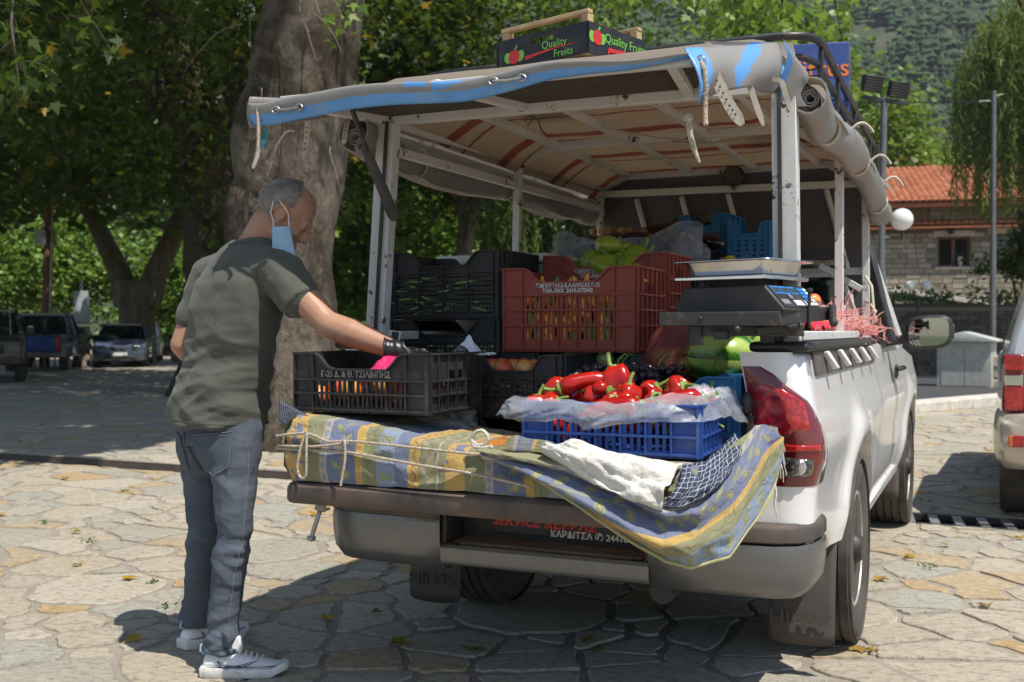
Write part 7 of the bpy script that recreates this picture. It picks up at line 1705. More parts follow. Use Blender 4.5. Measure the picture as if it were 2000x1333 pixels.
rc = thing('small_crate', 'small light blue plastic tray beside the fruit box on roof', 'crate', **onT(-.26, -.45, 2.12)); m, _z = panel(.16, .11, .004, *[[0, .02, .04, .06, .08, .10, .12, .14, .16], [0, .02, .05, .06, .09, .11]], lambda i, j: i % 2 == 1 and j in (1, 3), .03, .2, .1); me = m.mesh('panel', mt['crate_cyan'], 0)
for p, rz in (((0, -.1, 0), 0), ((0, .1, 0), pi)): link('panel', me, rc, p, (0, 0, rz))
MB().bb((-.08, -.1, 0), (-.075, .1, .1)).obj('end_panel', mt['crate_cyan'], rc); MB().bb((.075, -.1, 0), (.08, .1, .1)).obj('end_panel', mt['crate_cyan'], rc); MB().bb((-.074, -.094, .001), (.074, .094, .006)).obj('base', mt['crate_cyan'], rc)
rng = np.random.RandomState(3); C = np.stack([rng.uniform(.35, .62, 90), rng.uniform(-.7, -.2, 90), rng.uniform(.0, .04, 90) + 2.11], 1); V, F, T = leaves(C, .05, 'willow', rng, up=-.2, droop=0); gm = link('leaf_litter', fast_mesh('leaf_litter', V, F, mt['leaf_mid'], T), None, tuple(TO), (0, 0, -YAW), kind='stuff'); tag(gm, 'loose green sprigs lying on the canopy roof', 'sprigs')
# ------------------------------------------------------------------ the man
from mathutils.bvhtree import BVHTree
MP = Vector((-1.10, 3.85, 0)); MAN = thing('person', 'man in olive T-shirt and grey jeans reaching into crate, mask hanging from ear', 'person', MP)
FD = Vector((.65, .76, 0)).normalized(); RD = Vector((FD.y, -FD.x, 0)); UZ = Vector((0, 0, 1))
def cap(m, p, q, r0, r1, n=14):
    p, q = Vector(p), Vector(q); d = (q - p); L = d.length; d.normalize(); pts, rs = [], []
    for k in range(5): a = pi / 2 * (1 - k / 4); pts.append(p - d * r0 * sin(a) * .999); rs.append(max(.0008, r0 * cos(a)))
    for k in range(1, 4): pts.append(p.lerp(q, k / 4)); rs.append(r0 + (r1 - r0) * k / 4)
    for k in range(5): a = pi / 2 * k / 4; pts.append(q + d * r1 * sin(a) * .999); rs.append(max(.0008, r1 * cos(a)))
    m.tube(pts, rs, n)
def ell(m, c, r, ax=None, n=18):
    b = len(m.v); m.ball((0, 0, 0), r, n, 12); mm = Matrix(ax).transposed() if ax else Matrix.Identity(3); c = Vector(c)
    for i in range(b, len(m.v)): m.v[i] = tuple(mm @ Vector(m.v[i]) + c)
def body_rings(m, rows, n=28):
    """torso sections: centre, half width along the shoulders, half depth"""
    rings = []
    for c, a, b in rows: c = Vector(c); rings.append([c + RD * (a * math.copysign(abs(cos(t)) ** .85, cos(t))) + FD * (b * math.copysign(abs(sin(t)) ** .9, sin(t))) for t in [2 * pi * k / n for k in range(n)]])
    m.loft(rings, True, True)
def organic(name, m, vox, mat, parent, it=4, disp=None, off=MP):
    me = m.mesh(name, mat, 0); o = link(name, me, parent); md = o.modifiers.new('remesh', 'REMESH'); md.mode = 'VOXEL'; md.voxel_size = vox; md.use_smooth_shade = True
    s = o.modifiers.new('smooth', 'SMOOTH'); s.factor = .5; s.iterations = it
    par = o.parent; o.parent = None; apply_mods(o); o.parent = par
    me = o.data
    if disp:
        n = len(me.vertices); co = np.empty(n * 3, np.float32); me.vertices.foreach_get('co', co); co = co.reshape(-1, 3); no = np.empty(n * 3, np.float32); me.vertices.foreach_get('normal', no); no = no.reshape(-1, 3)
        d = np.array([disp(Vector(c), Vector(k)) for c, k in zip(co, no)], np.float32); co += no * d[:, None]; me.vertices.foreach_set('co', co.ravel())
    me.transform(Matrix.Translation(-off)); me.polygons.foreach_set('use_smooth', np.ones(len(me.polygons), bool)); me.update(); return o
HC = Vector((-.805, 3.74, 1.612)); hd = math.radians(8); F0 = Vector((cos(hd), sin(hd), 0)); pt = R(32)
FH = F0 * cos(pt) - UZ * sin(pt); UH = UZ * cos(pt) + F0 * sin(pt); RH = FH.cross(UH).normalized(); AX = (FH, RH, UH)
def hp(x, y, z): return HC + FH * x + RH * y + UH * z
SPINE = [((-1.045, 3.78, .86), .182, .128), ((-1.035, 3.78, .96), .180, .130), ((-1.015, 3.775, 1.08), .176, .126), ((-1.0, 3.77, 1.18), .182, .126), ((-.985, 3.77, 1.28), .192, .130), ((-.965, 3.775, 1.37), .196, .124), ((-.945, 3.78, 1.43), .178, .108), ((-.93, 3.775, 1.485), .135, .088), ((-.905, 3.77, 1.535), .082, .068)]
SHR, SHL = Vector((-.800, 3.645, 1.405)), Vector((-1.115, 3.925, 1.405)); ELR, WRR = Vector((-.615, 3.535, 1.222)), Vector((-.372, 3.455, 1.135)); ELL, WRL = Vector((-1.215, 3.90, 1.15)), Vector((-1.08, 4.03, 1.0))
ANR, KNR, HPR = Vector((-1.018, 3.685, .10)), Vector((-.968, 3.66, .487)), Vector((-.965, 3.70, .86)); ANL, KNL, HPL = Vector((-1.205, 4.02, .10)), Vector((-1.135, 3.90, .463)), Vector((-1.125, 3.855, .86))
m = MB(); body_rings(m, [(c, a - .016, b - .016) for c, a, b in SPINE])
cap(m, (-.93, 3.775, 1.47), hp(-.035, 0, -.06), .066, .058); cap(m, (-.915, 3.77, 1.49), hp(.0, 0, -.075), .060, .050)
ell(m, hp(-.004, 0, .032), (.100, .077, .092), AX); ell(m, hp(.030, 0, -.035), (.064, .062, .075), AX); ell(m, hp(.058, 0, -.098), (.034, .036, .030), AX); cap(m, hp(.01, .048, -.07), hp(.055, .02, -.105), .022, .022); cap(m, hp(.01, -.048, -.07), hp(.055, -.02, -.105), .022, .022)
cap(m, hp(.092, 0, .004), hp(.112, 0, -.044), .009, .0125); cap(m, hp(.098, .013, -.048), hp(.098, -.013, -.048), .0095, .0095); cap(m, hp(.084, .040, .016), hp(.092, -.040, .016), .0125, .0125)
ell(m, hp(.082, 0, -.078), (.020, .026, .008), AX); ell(m, hp(.082, 0, -.090), (.018, .023, .008), AX)
for s in (1, -1):
    ell(m, hp(.060, s * .040, -.036), (.028, .024, .026), AX); ell(m, hp(.080, s * .032, -.004), (.013, .016, .010), AX)
    pts = [hp(-.008 + .020 * cos(a), s * (.080 + .010 * sin(a * .5)), -.006 + .033 * sin(a)) for a in [R(d) for d in range(-70, 215, 22)]]; m.tube(pts, [.0062] * len(pts), 8); ell(m, hp(.0, s * .077, -.040), (.010, .006, .011), AX); ell(m, hp(-.006, s * .076, -.008), (.016, .006, .026), AX)
for S_, E_, W_ in ((SHR, ELR, WRR), (SHL, ELL, WRL)):
    cap(m, S_, S_.lerp(E_, .55), .062, .054); cap(m, S_.lerp(E_, .5), E_, .055, .045); cap(m, E_, E_.lerp(W_, .35), .046, .050); cap(m, E_.lerp(W_, .3), W_, .050, .031)
for A_, K_, H_ in ((ANR, KNR, HPR), (ANL, KNL, HPL)): cap(m, H_, K_, .066, .042); cap(m, K_, A_, .038, .03)
cap(m, WRL, WRL + FD * .07 + UZ * -.02, .034, .036)
for k in range(4): b = WRL + FD * .09 + RD * (.026 - k * .018) + UZ * -.025; cap(m, b, b + FD * .05 + UZ * -.03, .009, .0075, 8)
cap(m, WRL + FD * .03 + RD * .03, WRL + FD * .075 + RD * .05, .011, .008, 8)
BODY = organic('body', m, .0062, mt['skin'], MAN, 5)
# hair: a short cropped shell with receding front
h = MB(); nu, nv = 90, 60; keep = {}
def hs(i, j): a = 2 * pi * i / nu; t = pi * j / nv; return sin(t) * cos(a), sin(t) * sin(a), cos(t)
for j in range(nv + 1):
    for i in range(nu):
        x, y, z = hs(i, j); k = 1.0 + .012 * nz(x * 30, y * 30, z * 30); h.v.append(tuple(hp(-.005 + x * .1035 * k, y * .081 * k, .033 + z * .0955 * k)))
for j in range(nv):
    for i in range(nu):
        x, y, z = hs(i + .5, j + .5); w = .10 * nz(x * 9, y * 9, z * 9)
        front = x < .22 - .55 * max(0, z - .62) * (1 if abs(y) > .25 else .75) + w; low = z > (-.92 if x < -.30 else (-.42 - .35 * (x < -.02) if x < .12 else -.10)) + w * .6
        ear = math.hypot((x - .02) / .30, (z + .40) / .42) < 1
        if front and low and not ear: h.f.append((j * nu + i, j * nu + (i + 1) % nu, (j + 1) * nu + (i + 1) % nu, (j + 1) * nu + i)); h.m.append(0)
ho = h.obj('hair', mt['hair'], MAN, smooth=180); ho.data.transform(Matrix.Translation(-MP))
hv = np.array([ho.data.vertices[i].co for p in ho.data.polygons for i in p.vertices[:1]]); rh = np.random.RandomState(5); sel = rh.randint(0, len(hv), 5200); C = hv[sel] + rh.normal(size=(5200, 3)) * .0022; ce = np.array(HC - MP) + np.array(UH) * .03; no = C - ce; no /= np.linalg.norm(no, axis=1)[:, None]
dr = rh.normal(size=C.shape) * .55 - np.array(FH) * .5 - np.array(UH) * .5 + no * .55; dr /= np.linalg.norm(dr, axis=1)[:, None]; sdv = np.cross(dr, no); sdv /= np.linalg.norm(sdv, axis=1)[:, None] + 1e-6; Lh = rh.uniform(.005, .012, (5200, 1)); base = C - no * .001
V = np.stack([base - sdv * .0005, base + sdv * .0005, base + dr * Lh], 1).reshape(-1, 3); hm_ = MT('hair strand'); hm_.set(col=hm_.ramp(hm_.attr('tint'), [(0, (.05, .04, .033)), (.45, (.17, .15, .13)), (.8, (.50, .47, .44))]), rough=.5)
link('hair_strands', fast_mesh('hair_strands', V, np.arange(5200 * 3).reshape(-1, 3), hm_.mat, np.repeat(rh.rand(5200), 3)), ho, kind='stuff')
for s in (1, -1):
    e = MB(); e.ball((0, 0, 0), .0100, 12, 8); eo = e.obj('eye', M('eye', (.30, .26, .24), .2), MAN, smooth=180, loc=hp(.083, s * .032, -.006) - MP); b = MB(); cap(b, hp(.088, s * .018, .022) - MP, hp(.080, s * .052, .022) - MP, .0045, .0035, 6); b.obj('eyebrow', mt['hair'], MAN, smooth=180)
    ir = MB(); ir.ball((0, 0, 0), .006, 8, 6); ir.obj('iris', mt['plastic_blk'], eo, smooth=180, loc=FH * .006 - UH * .003)
# shirt
m = MB(); body_rings(m, [((-1.047, 3.775, .868), .200, .158), ((-1.043, 3.775, .93), .196, .156), ((-1.033, 3.775, 1.0), .188, .146)] + [(c, a + .006, b + .006) for c, a, b in SPINE[2:-1]] + [((-.908, 3.772, 1.525), .098, .078)])
SE = Vector((-.712, 3.585, 1.300)); cap(m, SHR, SHR.lerp(SE, .85), .082, .073); cap(m, SHR + Vector((-.08, .06, .02)), SHR, .078, .08)
rg_ = []; dS = (SE - SHR).normalized(); xx = dS.cross(UZ).normalized(); yy = xx.cross(dS)
for k, (t, r) in enumerate(((.2, .078), (.6, .075), (.95, .072), (1.06, .0735))): c = SHR.lerp(SE, t); rg_.append([c + (xx * cos(a) + yy * sin(a)) * r for a in [2 * pi * q / 20 for q in range(20)]])
m.loft(rg_, True, True); SLE = SHL.lerp(ELL, .62); cap(m, SHL, SLE, .080, .064); cap(m, SHL + Vector((.08, -.06, .02)), SHL, .076, .078)
def ridge(x, y, z): return .42 - abs(noise.noise(Vector((x, y, z)))) * 1.5
def wr(c, n):
    u = (c - Vector((-1, 3.77, 0))).dot(RD); z = c.z; low = max(0, min(1, (1.25 - z) / .22)); d_ = c.dot(FD)
    w = .006 * fbm((u * 5 + 3, z * 9, d_ * 2), 3) + (.3 + .7 * low) * .014 * ridge(u * 3.2 + z * 3 + 2, z * 10 + u * 5, d_ * 3) + low * .012 * ridge(u * 4 + 7, z * 17 - u * 5, d_ * 3 + 5) + low * .004 * ridge(u * 9, z * 30 + u * 8, 3.)
    arm = max(0, 1 - (c - SHR).length / .22); v_ = max(0, min(1, (z - 1.08) / .15)) * max(0, min(1, (1.4 - z) / .12))
    return w + arm * .008 * ridge(c.x * 13 - c.z * 5, c.z * 9 + c.x * 5, c.y * 6) + v_ * .011 * ridge(u * 11 + 3, z * 2.6, d_ * 2.)
SHIRT = organic('t_shirt', m, .0065, mt['shirt'], MAN, 5, wr)
def bvh(o): me = o.data; return BVHTree.FromPolygons([v.co + MP for v in me.vertices], [tuple(p.vertices) for p in me.polygons])
BS = bvh(SHIRT); CAM = Vector((0, 0, 1.2))
def stitch(name, tree, mat, pts, r, par, dirn, off=.0005, sub=10, start=.5):
    out = []
    for a, b in zip(pts, pts[1:]):
        for k in range(sub):
            p = Vector(a).lerp(Vector(b), k / sub); hit = tree.ray_cast(p - Vector(dirn) * start, Vector(dirn))
            if hit[0] is not None: out.append(hit[0] + hit[1] * off - MP)
    if len(out) > 2: mm = MB(); mm.tube(out, r, 5); mm.obj(name, mat, par, smooth=60)
BK = (FD * .8 + Vector((0, .6, 0))).normalized()
sd = M('shirt seam', (.075, .08, .062), .9)
stitch('collar_rib', BS, sd, [(-.99, 3.75, 1.505), (-.95, 3.75, 1.503), (-.905, 3.72, 1.508), (-.87, 3.70, 1.515)], .004, SHIRT, BK); stitch('back_seam', BS, sd, [(-1.05, 3.75, 1.44), (-1.03, 3.75, 1.418), (-.98, 3.75, 1.412), (-.945, 3.75, 1.43), (-.935, 3.75, 1.455)], .0016, SHIRT, BK); stitch('shoulder_seam', BS, sd, [(-.81, 3.6, 1.475), (-.86, 3.6, 1.43), (-.875, 3.6, 1.37), (-.86, 3.6, 1.31), (-.82, 3.6, 1.265)], .0018, SHIRT, (0, 1, 0)); stitch('hem_seam', BS, sd, [(-1.22, 3.8, .893), (-1.1, 3.8, .885), (-.98, 3.75, .880), (-.88, 3.75, .880)], .0016, SHIRT, (0, 1, 0))
# jeans
m = MB(); body_rings(m, [((-1.046, 3.78, .80), .165, .135), ((-1.046, 3.78, .88), .172, .130), ((-1.046, 3.78, .92), .168, .124)])
ell(m, Vector((-1.0, 3.715, .80)), (.105, .105, .12)); ell(m, Vector((-1.10, 3.80, .80)), (.105, .10, .12))
for A_, K_, H_, cf in ((ANR, KNR, HPR, Vector((-1.022, 3.684, .085))), (ANL, KNL, HPL, Vector((-1.205, 4.015, .085)))):
    cap(m, H_, H_.lerp(K_, .5), 0.097, .080); cap(m, H_.lerp(K_, .45), K_, .080, .062); cap(m, K_, K_.lerp(A_, .4), .061, .061); cap(m, K_.lerp(A_, .35), K_.lerp(A_, .8), .060, .053); m.tube([K_.lerp(A_, .7), K_.lerp(A_, .9), cf], [.056, .058, .063], 20)
def wj(c, n):
    z = c.z; s_ = c.dot(RD); f_ = c.dot(FD); kn = math.exp(-((z - .46) / .10) ** 2); ank = max(0, min(1, (.29 - z) / .14)); hip = math.exp(-((z - .69) / .07) ** 2)
    return .005 * fbm((c.x * 8, c.y * 8, z * 5), 3) + (.0035 + .009 * kn + .007 * hip) * ridge(s_ * 7 + 3, z * 13 + s_ * 7, f_ * 5) + (.002 + .010 * ank + .004 * kn) * ridge(s_ * 6 + 9, z * 24 - s_ * 8, f_ * 6) + .003 * ridge(s_ * 16, z * 38 + s_ * 14, f_ * 10) * (.4 + ank + kn)
JEANS = organic('jeans', m, .0062, mt['denim'], MAN, 6, wj); BJ = bvh(JEANS)
def patch(name, tree, mat, corners, par, dirn, nu=14, nv=14, off=.004):
    mm = MB(); a, b, c, d = [Vector(q) for q in corners]; ok = []
    for j in range(nv + 1):
        for i in range(nu + 1):
            s, t = i / nu, j / nv; p = a.lerp(b, s).lerp(d.lerp(c, s), t); p.z -= .018 * t * (1 - abs(2 * s - 1)); hit = tree.ray_cast(p - Vector(dirn) * .6, Vector(dirn)); q = (hit[0] + hit[1] * off) if hit[0] is not None else p; mm.v.append(tuple(q - MP))
    for j in range(nv):
        for i in range(nu): k = j * (nu + 1) + i; mm.f.append((k, k + 1, k + nu + 2, k + nu + 1)); mm.m.append(0)
    o = mm.obj(name, mat, par, smooth=180); return o
PD = Vector((.25, .97, 0)).normalized()
pk_ = [(-1.09, 3.7, .838), (-.955, 3.62, .856), (-.962, 3.62, .735), (-1.055, 3.7, .722)]; patch('back_pocket', BJ, mt['denim'], pk_, JEANS, PD)
pt2 = [(-1.09, 3.7, .838), (-.955, 3.62, .856), (-.962, 3.62, .737), (-1.01, 3.66, .705), (-1.055, 3.7, .722), (-1.09, 3.7, .838)]; stitch('pocket_stitch', BJ, mt['denim_seam'], pt2, .0016, JEANS, PD, .0055); stitch('pocket_stitch', BJ, mt['denim_seam'], [(-1.088, 3.7, .828), (-.957, 3.62, .846)], .0014, JEANS, PD, .0055)
stitch('yoke_seam', BJ, mt['denim_seam'], [(-1.15, 3.75, .842), (-1.10, 3.72, .862), (-.93, 3.65, .882)], .0018, JEANS, PD, .001); stitch('centre_seam', BJ, mt['denim_dark'], [(-1.135, 3.76, .905), (-1.12, 3.76, .80), (-1.085, 3.76, .70)], .0022, JEANS, PD, .001)
stitch('outer_seam', BJ, mt['denim_seam'], [(-.915, 3.66, .87), (-.905, 3.64, .75), (-.915, 3.62, .60), (-.925, 3.6, .48), (-.955, 3.6, .35), (-.975, 3.6, .22), (-.985, 3.6, .10)], .0017, JEANS, (0, 1, 0), .001); stitch('cuff_seam', BJ, mt['denim_dark'], [(-1.10, 3.6, .108), (-1.02, 3.6, .104), (-.945, 3.6, .108)], .002, JEANS, (0, 1, 0), .001); stitch('waist_seam', BJ, mt['denim_seam'], [(-1.2, 3.75, .872), (-1.1, 3.72, .868), (-.95, 3.65, .87)], .0018, JEANS, PD, .001)
patch('back_pocket', BJ, mt['denim'], [(-1.19, 3.8, .845), (-1.145, 3.76, .832), (-1.135, 3.76, .72), (-1.17, 3.8, .715)], JEANS, PD, 8, 12)
# shoes
def shoe(loc, rz, sgn):
    st = [(0., .026, .060), (.015, .034, .085), (.05, .038, .098), (.09, .038, .092), (.12, .040, .080), (.16, .045, .066), (.20, .049, .055), (.24, .046, .048), (.268, .034, .042), (.285, .014, .034)]; n = 18
    m = MB(); rings = [[Vector((x, w * math.copysign(abs(cos(a)) ** .8, cos(a)) * (1 if sin(a) < .2 else .86 - .1 * sin(a)), .022 + (h - .022) * (.5 + .5 * sin(a)))) for a in [2 * pi * k / n for k in range(n)]] for x, w, h in st]; m.loft(rings, True, True)
    so = m.obj('shoe', mt['shoe'], MAN, smooth=60, loc=Vector(loc) - MP, rot=(0, 0, rz)); sb_ = so.modifiers.new('sub', 'SUBSURF'); sb_.levels = sb_.render_levels = 1
    m = MB(); rings = []
    for z, k, hx in ((.0, .93, 0), (.006, 1.02, 0), (.024, 1.04, .0), (.032, 1.0, 0)): rings.append([Vector((.142 + (x - .142) * (1.02 * k), w * 1.12 * k * s, z + (.012 * (x > .25)) + .010 * max(0, 1 - x / .12) * (z > .02))) for s, seq in ((1, st), (-1, st[::-1])) for x, w, _ in seq])
    m.loft(rings, True, True); m.obj('sole', mt['shoe_sole'], so, smooth=40)
    m = MB(); m.tube([(.03 + .048 * (1 - cos(a)) * .95, .030 * sin(a), .100 - .008 * (1 - cos(a)) + .012 * (abs(cos(a)) ** 3)) for a in [2 * pi * k / 20 for k in range(21)]], .0075, 8); m.obj('collar', mt['shoe_navy'], so, smooth=60)
    m = MB(); m.prism([(.085, .085), (.115, .14), (.13, .138), (.135, .082)], -.022, .022); m.obj('tongue', mt['shoe'], so, bev=.006)
    m = MB()
    for i in range(5): x = .125 + i * .019; z = .083 - i * .006; m.tube([(x, -.030, z - .014), (x + .004, 0, z + .006), (x, .030, z - .014)], .0034, 6)
    m.obj('laces', mt['shoe'], so, smooth=60)
    for sy in (-1, 1):
        m = MB(); pts = [(.055, .062), (.075, .046), (.11, .040), (.15, .050), (.195, .062), (.15, .043), (.11, .031), (.08, .034), (.062, .046), (.055, .062)]; m.tube([(x, sy * (.0415 + .006 * min(1, max(0, (x - .10) / .08))), z) for x, z in pts], .0016, 5); m.obj('side_emblem', mt['shoe_navy'], so, smooth=60)
        m = MB(); m.tube([(x, sy * (w * 1.005 + .001), .040) for x, w, _ in st[:-1]], .0014, 5); m.obj('piping', mt['shoe_navy'], so, smooth=60)
    m = MB(); m.tube([(.008, 0, .078), (-.010, 0, .090), (-.006, 0, .108), (.012, 0, .112)], .005, 6); m.obj('heel_loop', mt['mask'], so, smooth=60)
shoe((-1.075, 3.665, 0), R(6), 1); shoe((-1.238, 3.965, 0), R(52), -1)
# glove with five bent fingers
m = MB(); hdv = Vector((.90, .02, -.05)).normalized(); hx = Vector((.15, -.98, .05)).normalized(); hu = hx.cross(hdv); hu = hu if hu.z > 0 else -hu; wb_ = WRR - hdv * .045
m.tube([wb_, WRR - hdv * .02, WRR, WRR + hdv * .02], [.0405, .038, .036, .037], 16)
def HPt(f, s, u): return WRR + hdv * f + hx * s + hu * u
for s in (-.028, -.010, .010, .028): cap(m, HPt(.01, s * .7, 0), HPt(.088, s, .0), .017, .014, 10)
for i, (s, L) in enumerate(((.031, .066), (.011, .076), (-.010, .070), (-.029, .055))):
    a, b = HPt(.086, s, 0), HPt(.086 + L * .48, s * 1.05, -.010); c, d = HPt(.086 + L * .78, s * 1.05, -.032), HPt(.086 + L * .86, s, -.052); cap(m, a, b, .0108, .0098, 10); cap(m, b, c, .0098, .0090, 10); cap(m, c, d, .0088, .0076, 10)
cap(m, HPt(.02, .026, -.006), HPt(.058, .050, -.018), .0145, .0115, 10); cap(m, HPt(.058, .050, -.018), HPt(.092, .052, -.034), .011, .009, 10)
GL = organic('glove', m, .0042, mt['glove'], MAN, 3, lambda c, n: .0016 * sin(c.x * 210 + c.z * 60 + 4 * nz(c.x * 20, c.y * 20, c.z * 20)))
m = MB(); m.tube([WRR + (-hdv * .047) + (hx * cos(a) + hu * sin(a)) * .0415 - MP for a in [2 * pi * k / 20 for k in range(21)]], .0028, 6); m.obj('cuff', mt['glove'], GL, smooth=60)
# mask hanging from the right ear
er = hp(-.004, .088, -.030); mk = MB(); fwd = (F0 * .9 + Vector((0, -.25, 0))).normalized(); outw = Vector((.25, -.97, 0)).normalized()
def maskf(a, b):
    w = .062 + .030 * b; return er + fwd * ((a - .42) * w) + fwd * .010 + outw * (.012 + .012 * sin(pi * a) + .005 * b) + UZ * (-.030 - .152 * b) + outw * (.0022 * ((b * 5) % 1)) + fwd * .012 * b - MP
mk.grid(maskf, 16, 40); mo2 = mk.obj('face_mask', mt['mask'], MAN, smooth=60); mo2.modifiers.new('solid', 'SOLIDIFY').thickness = .002
for a in (.05, .95):
    p = Vector(maskf(a, 0)); t2 = MB(); t2.tube([p + UZ * -.006, p + UZ * .02, (p + er - MP) / 2 + UZ * .035 + fwd * (.018 if a > .5 else -.016), er - MP + UZ * .062 + fwd * (.010 if a > .5 else -.012) - outw * .004], .0017, 6); t2.obj('ear_loop', mt['mask_cord'], mo2, smooth=60)
MAN.location += Vector((.0, .03, 0))
# ------------------------------------------------------------------ other cars
def sect(w, z0, z1, r=.12, n=6):
    """rounded body section in x,z"""
    out = []
    for cx, cz, a0 in ((w - r, z1 - r, 0), (-w + r, z1 - r, pi / 2), (-w + r * .7, z0 + r * .7, pi), (w - r * .7, z0 + r * .7, 3 * pi / 2)):
        rr_ = r if a0 < 3 else r * .7
        for k in range(n): a = a0 + pi / 2 * k / (n - 1); out.append((cx + rr_ * cos(a), cz + rr_ * sin(a)))
    return out
def hull(name, st, mat, par, r=.12): m = MB(); m.loft([[(x, y, z) for x, z in sect(w, z0, z1, min(r, (z1 - z0) * .45))] for y, w, z0, z1 in st], True, True); return m.obj(name, mat, par, smooth=40)
def wheel(par, p, rad=.33, w=.21):
    m = MB(); m.lathe([(rad * .6, -w / 2), (rad * .94, -w / 2), (rad, -w * .38), (rad - .008, -w * .2), (rad, -w * .05), (rad - .008, w * .05), (rad, w * .2), (rad, w * .38), (rad * .94, w / 2), (rad * .6, w / 2)], (0, 0, 0), 28, 'x'); t = m.obj('wheel', mt['rubber'], par, loc=p, smooth=40)
    m = MB(); m.lathe([(rad * .6, -w * .42), (rad * .5, -w * .3), (rad * .2, -w * .36), (0, -w * .36)], n=20, axis='x'); m.lathe([(rad * .6, w * .42), (rad * .5, w * .3), (rad * .2, w * .36), (0, w * .36)], n=20, axis='x'); m.obj('rim', mt['rim'], t, smooth=40); return t
def cabin(par, y0, y1, y2, y3, w0, w1, zb, zt, mat):
    """four pillars' worth of roof with glass on every side"""
    g = [(-w0, y0, zb), (w0, y0, zb), (w0, y3, zb), (-w0, y3, zb), (-w1, y1, zt), (w1, y1, zt), (w1, y2, zt), (-w1, y2, zt)]; V_ = [Vector(q) for q in g]
    m = MB()
    for a, b in ((0, 4), (1, 5), (2, 6), (3, 7), (4, 5), (5, 6), (6, 7), (7, 4)): m.bar(V_[a], V_[b], .07)
    m.bar(V_[1].lerp(V_[2], .5), V_[5].lerp(V_[6], .5), .06); m.bar(V_[0].lerp(V_[3], .5), V_[4].lerp(V_[7], .5), .06); m.obj('pillars', mat, par)
    m = MB(); m.grid(lambda a, b: (-w1 + 2 * w1 * a, y1 + (y2 - y1) * b, zt + .04 * sin(pi * a) * sin(pi * min(1, .2 + b * .7))), 8, 8); m.obj('roof', mat, par, smooth=180)
    for nm, q in (('windscreen', (0, 1, 5, 4)), ('side_window', (1, 2, 6, 5)), ('rear_window', (2, 3, 7, 6)), ('side_window', (3, 0, 4, 7))):
        c = sum((V_[i] for i in q), Vector()) / 4; m = MB(); m.add([V_[i] * .985 + c * .015 for i in q], [(0, 1, 2, 3)]); m.obj(nm, mt['glass_dark'], par, smooth=0)
# slate saloon, nose towards us (local -y is the nose)
bm = thing('parked_car', 'slate grey saloon car parked nose out beneath the forked tree', 'car', (-13.55, 37.2, 0), R(16))
hull('body', [(-2.25, .68, .30, .62), (-2.2, .80, .22, .72), (-1.9, .87, .2, .80), (-1.0, .89, .2, .93), (.2, .90, .2, .96), (1.6, .88, .2, .98), (2.2, .80, .25, .95), (2.3, .7, .35, .85)], mt['car_grey'], bm, .16); cabin(bm, -1.0, -.25, 1.0, 1.75, .78, .60, .93, 1.42, mt['car_grey'])
for x in (-.78, .78):
    for y in (-1.4, 1.35): wheel(bm, (x, y, .32))
    MB().box((x * .76, -2.19, .66), (.34, .10, .11), rot=(0, 0, x * .5)).obj('headlight', mt['lens_clear'], bm, bev=.02); MB().box((x * 1.24, -.72, .98), (.18, .10, .12)).obj('mirror', mt['car_grey'], bm, bev=.03)
    m = MB(); m.lathe([(.0, 0), (1, 0), (1, .02), (0, .02)], n=4); MB().box((math.copysign(.105, x), -2.255, .60), (.17, .04, .11)).obj('grille', mt['plastic_blk'], bm, bev=.02); MB().box((math.copysign(.62, x), -2.2, .38), (.2, .06, .1)).obj('fog_light', mt['plastic_blk'], bm, bev=.02)
MB().box((0, -2.262, .44), (.52, .02, .11)).obj('number_plate', mt['card_white'], bm); MB().box((-.235, -2.2735, .44), (.04, .004, .10)).obj('plate_band', mt['lcd_blue'], bm); MB().box((0, -2.23, .33), (1.0, .06, .09)).obj('air_intake', mt['plastic_blk'], bm, bev=.02)
# a second car just showing behind it
b2 = thing('parked_car', 'pale car half hidden behind the slate grey saloon', 'car', (-14.9, 42.5, 0), R(16)); hull('body', [(-2.2, .75, .3, .75), (-1.9, .85, .2, .85), (0, .87, .2, .98), (2.1, .8, .3, .95)], mt['suv_silver'], b2, .15); cabin(b2, -1.2, -.4, 1.2, 1.9, .78, .64, .95, 1.55, mt['suv_silver'])
for x in (-.76, .76):
    for y in (-1.4, 1.35): wheel(b2, (x, y, .32))
# blue pickup seen from behind
bp_ = thing('pickup_truck', 'dark blue pickup with roof rails parked at left, tail towards us', 'pickup', (-14.8, 33.8, 0), R(15))
hull('body', [(-2.5, .80, .42, 1.05), (-2.45, .84, .40, 1.08), (-.6, .86, .38, 1.10), (1.4, .86, .38, 1.12), (2.5, .80, .40, 1.0)], mt['car_blue'], bp_, .10); cabin(bp_, -.7, -.55, .8, 1.5, .80, .66, 1.10, 1.72, mt['car_blue'])
MB().bb((-.62, -2.53, .62), (.62, -2.50, 1.02)).obj('tailgate', M('blue tailgate', (.022, .06, .20), .3, coat=.6), bp_, bev=.01); MB().bb((-.84, -2.62, .42), (.84, -2.48, .58)).obj('bumper', mt['bumper'], bp_, bev=.03)
for x in (-.72, .72): MB().box((x, -2.50, .82), (.13, .06, .40)).obj('tail_light', mt['lens_red'], bp_, bev=.02); MB().box((x * 1.34, .95, 1.2), (.2, .1, .16)).obj('mirror', mt['plastic_blk'], bp_, bev=.03); MB().bar((x * .85, -.5, 1.78), (x * .85, .8, 1.78), .04).obj('roof_rail', mt['plastic_blk'], bp_)
for x in (-.76, .76):
    for y in (-1.5, 1.5): wheel(bp_, (x, y, .36), .36, .23)
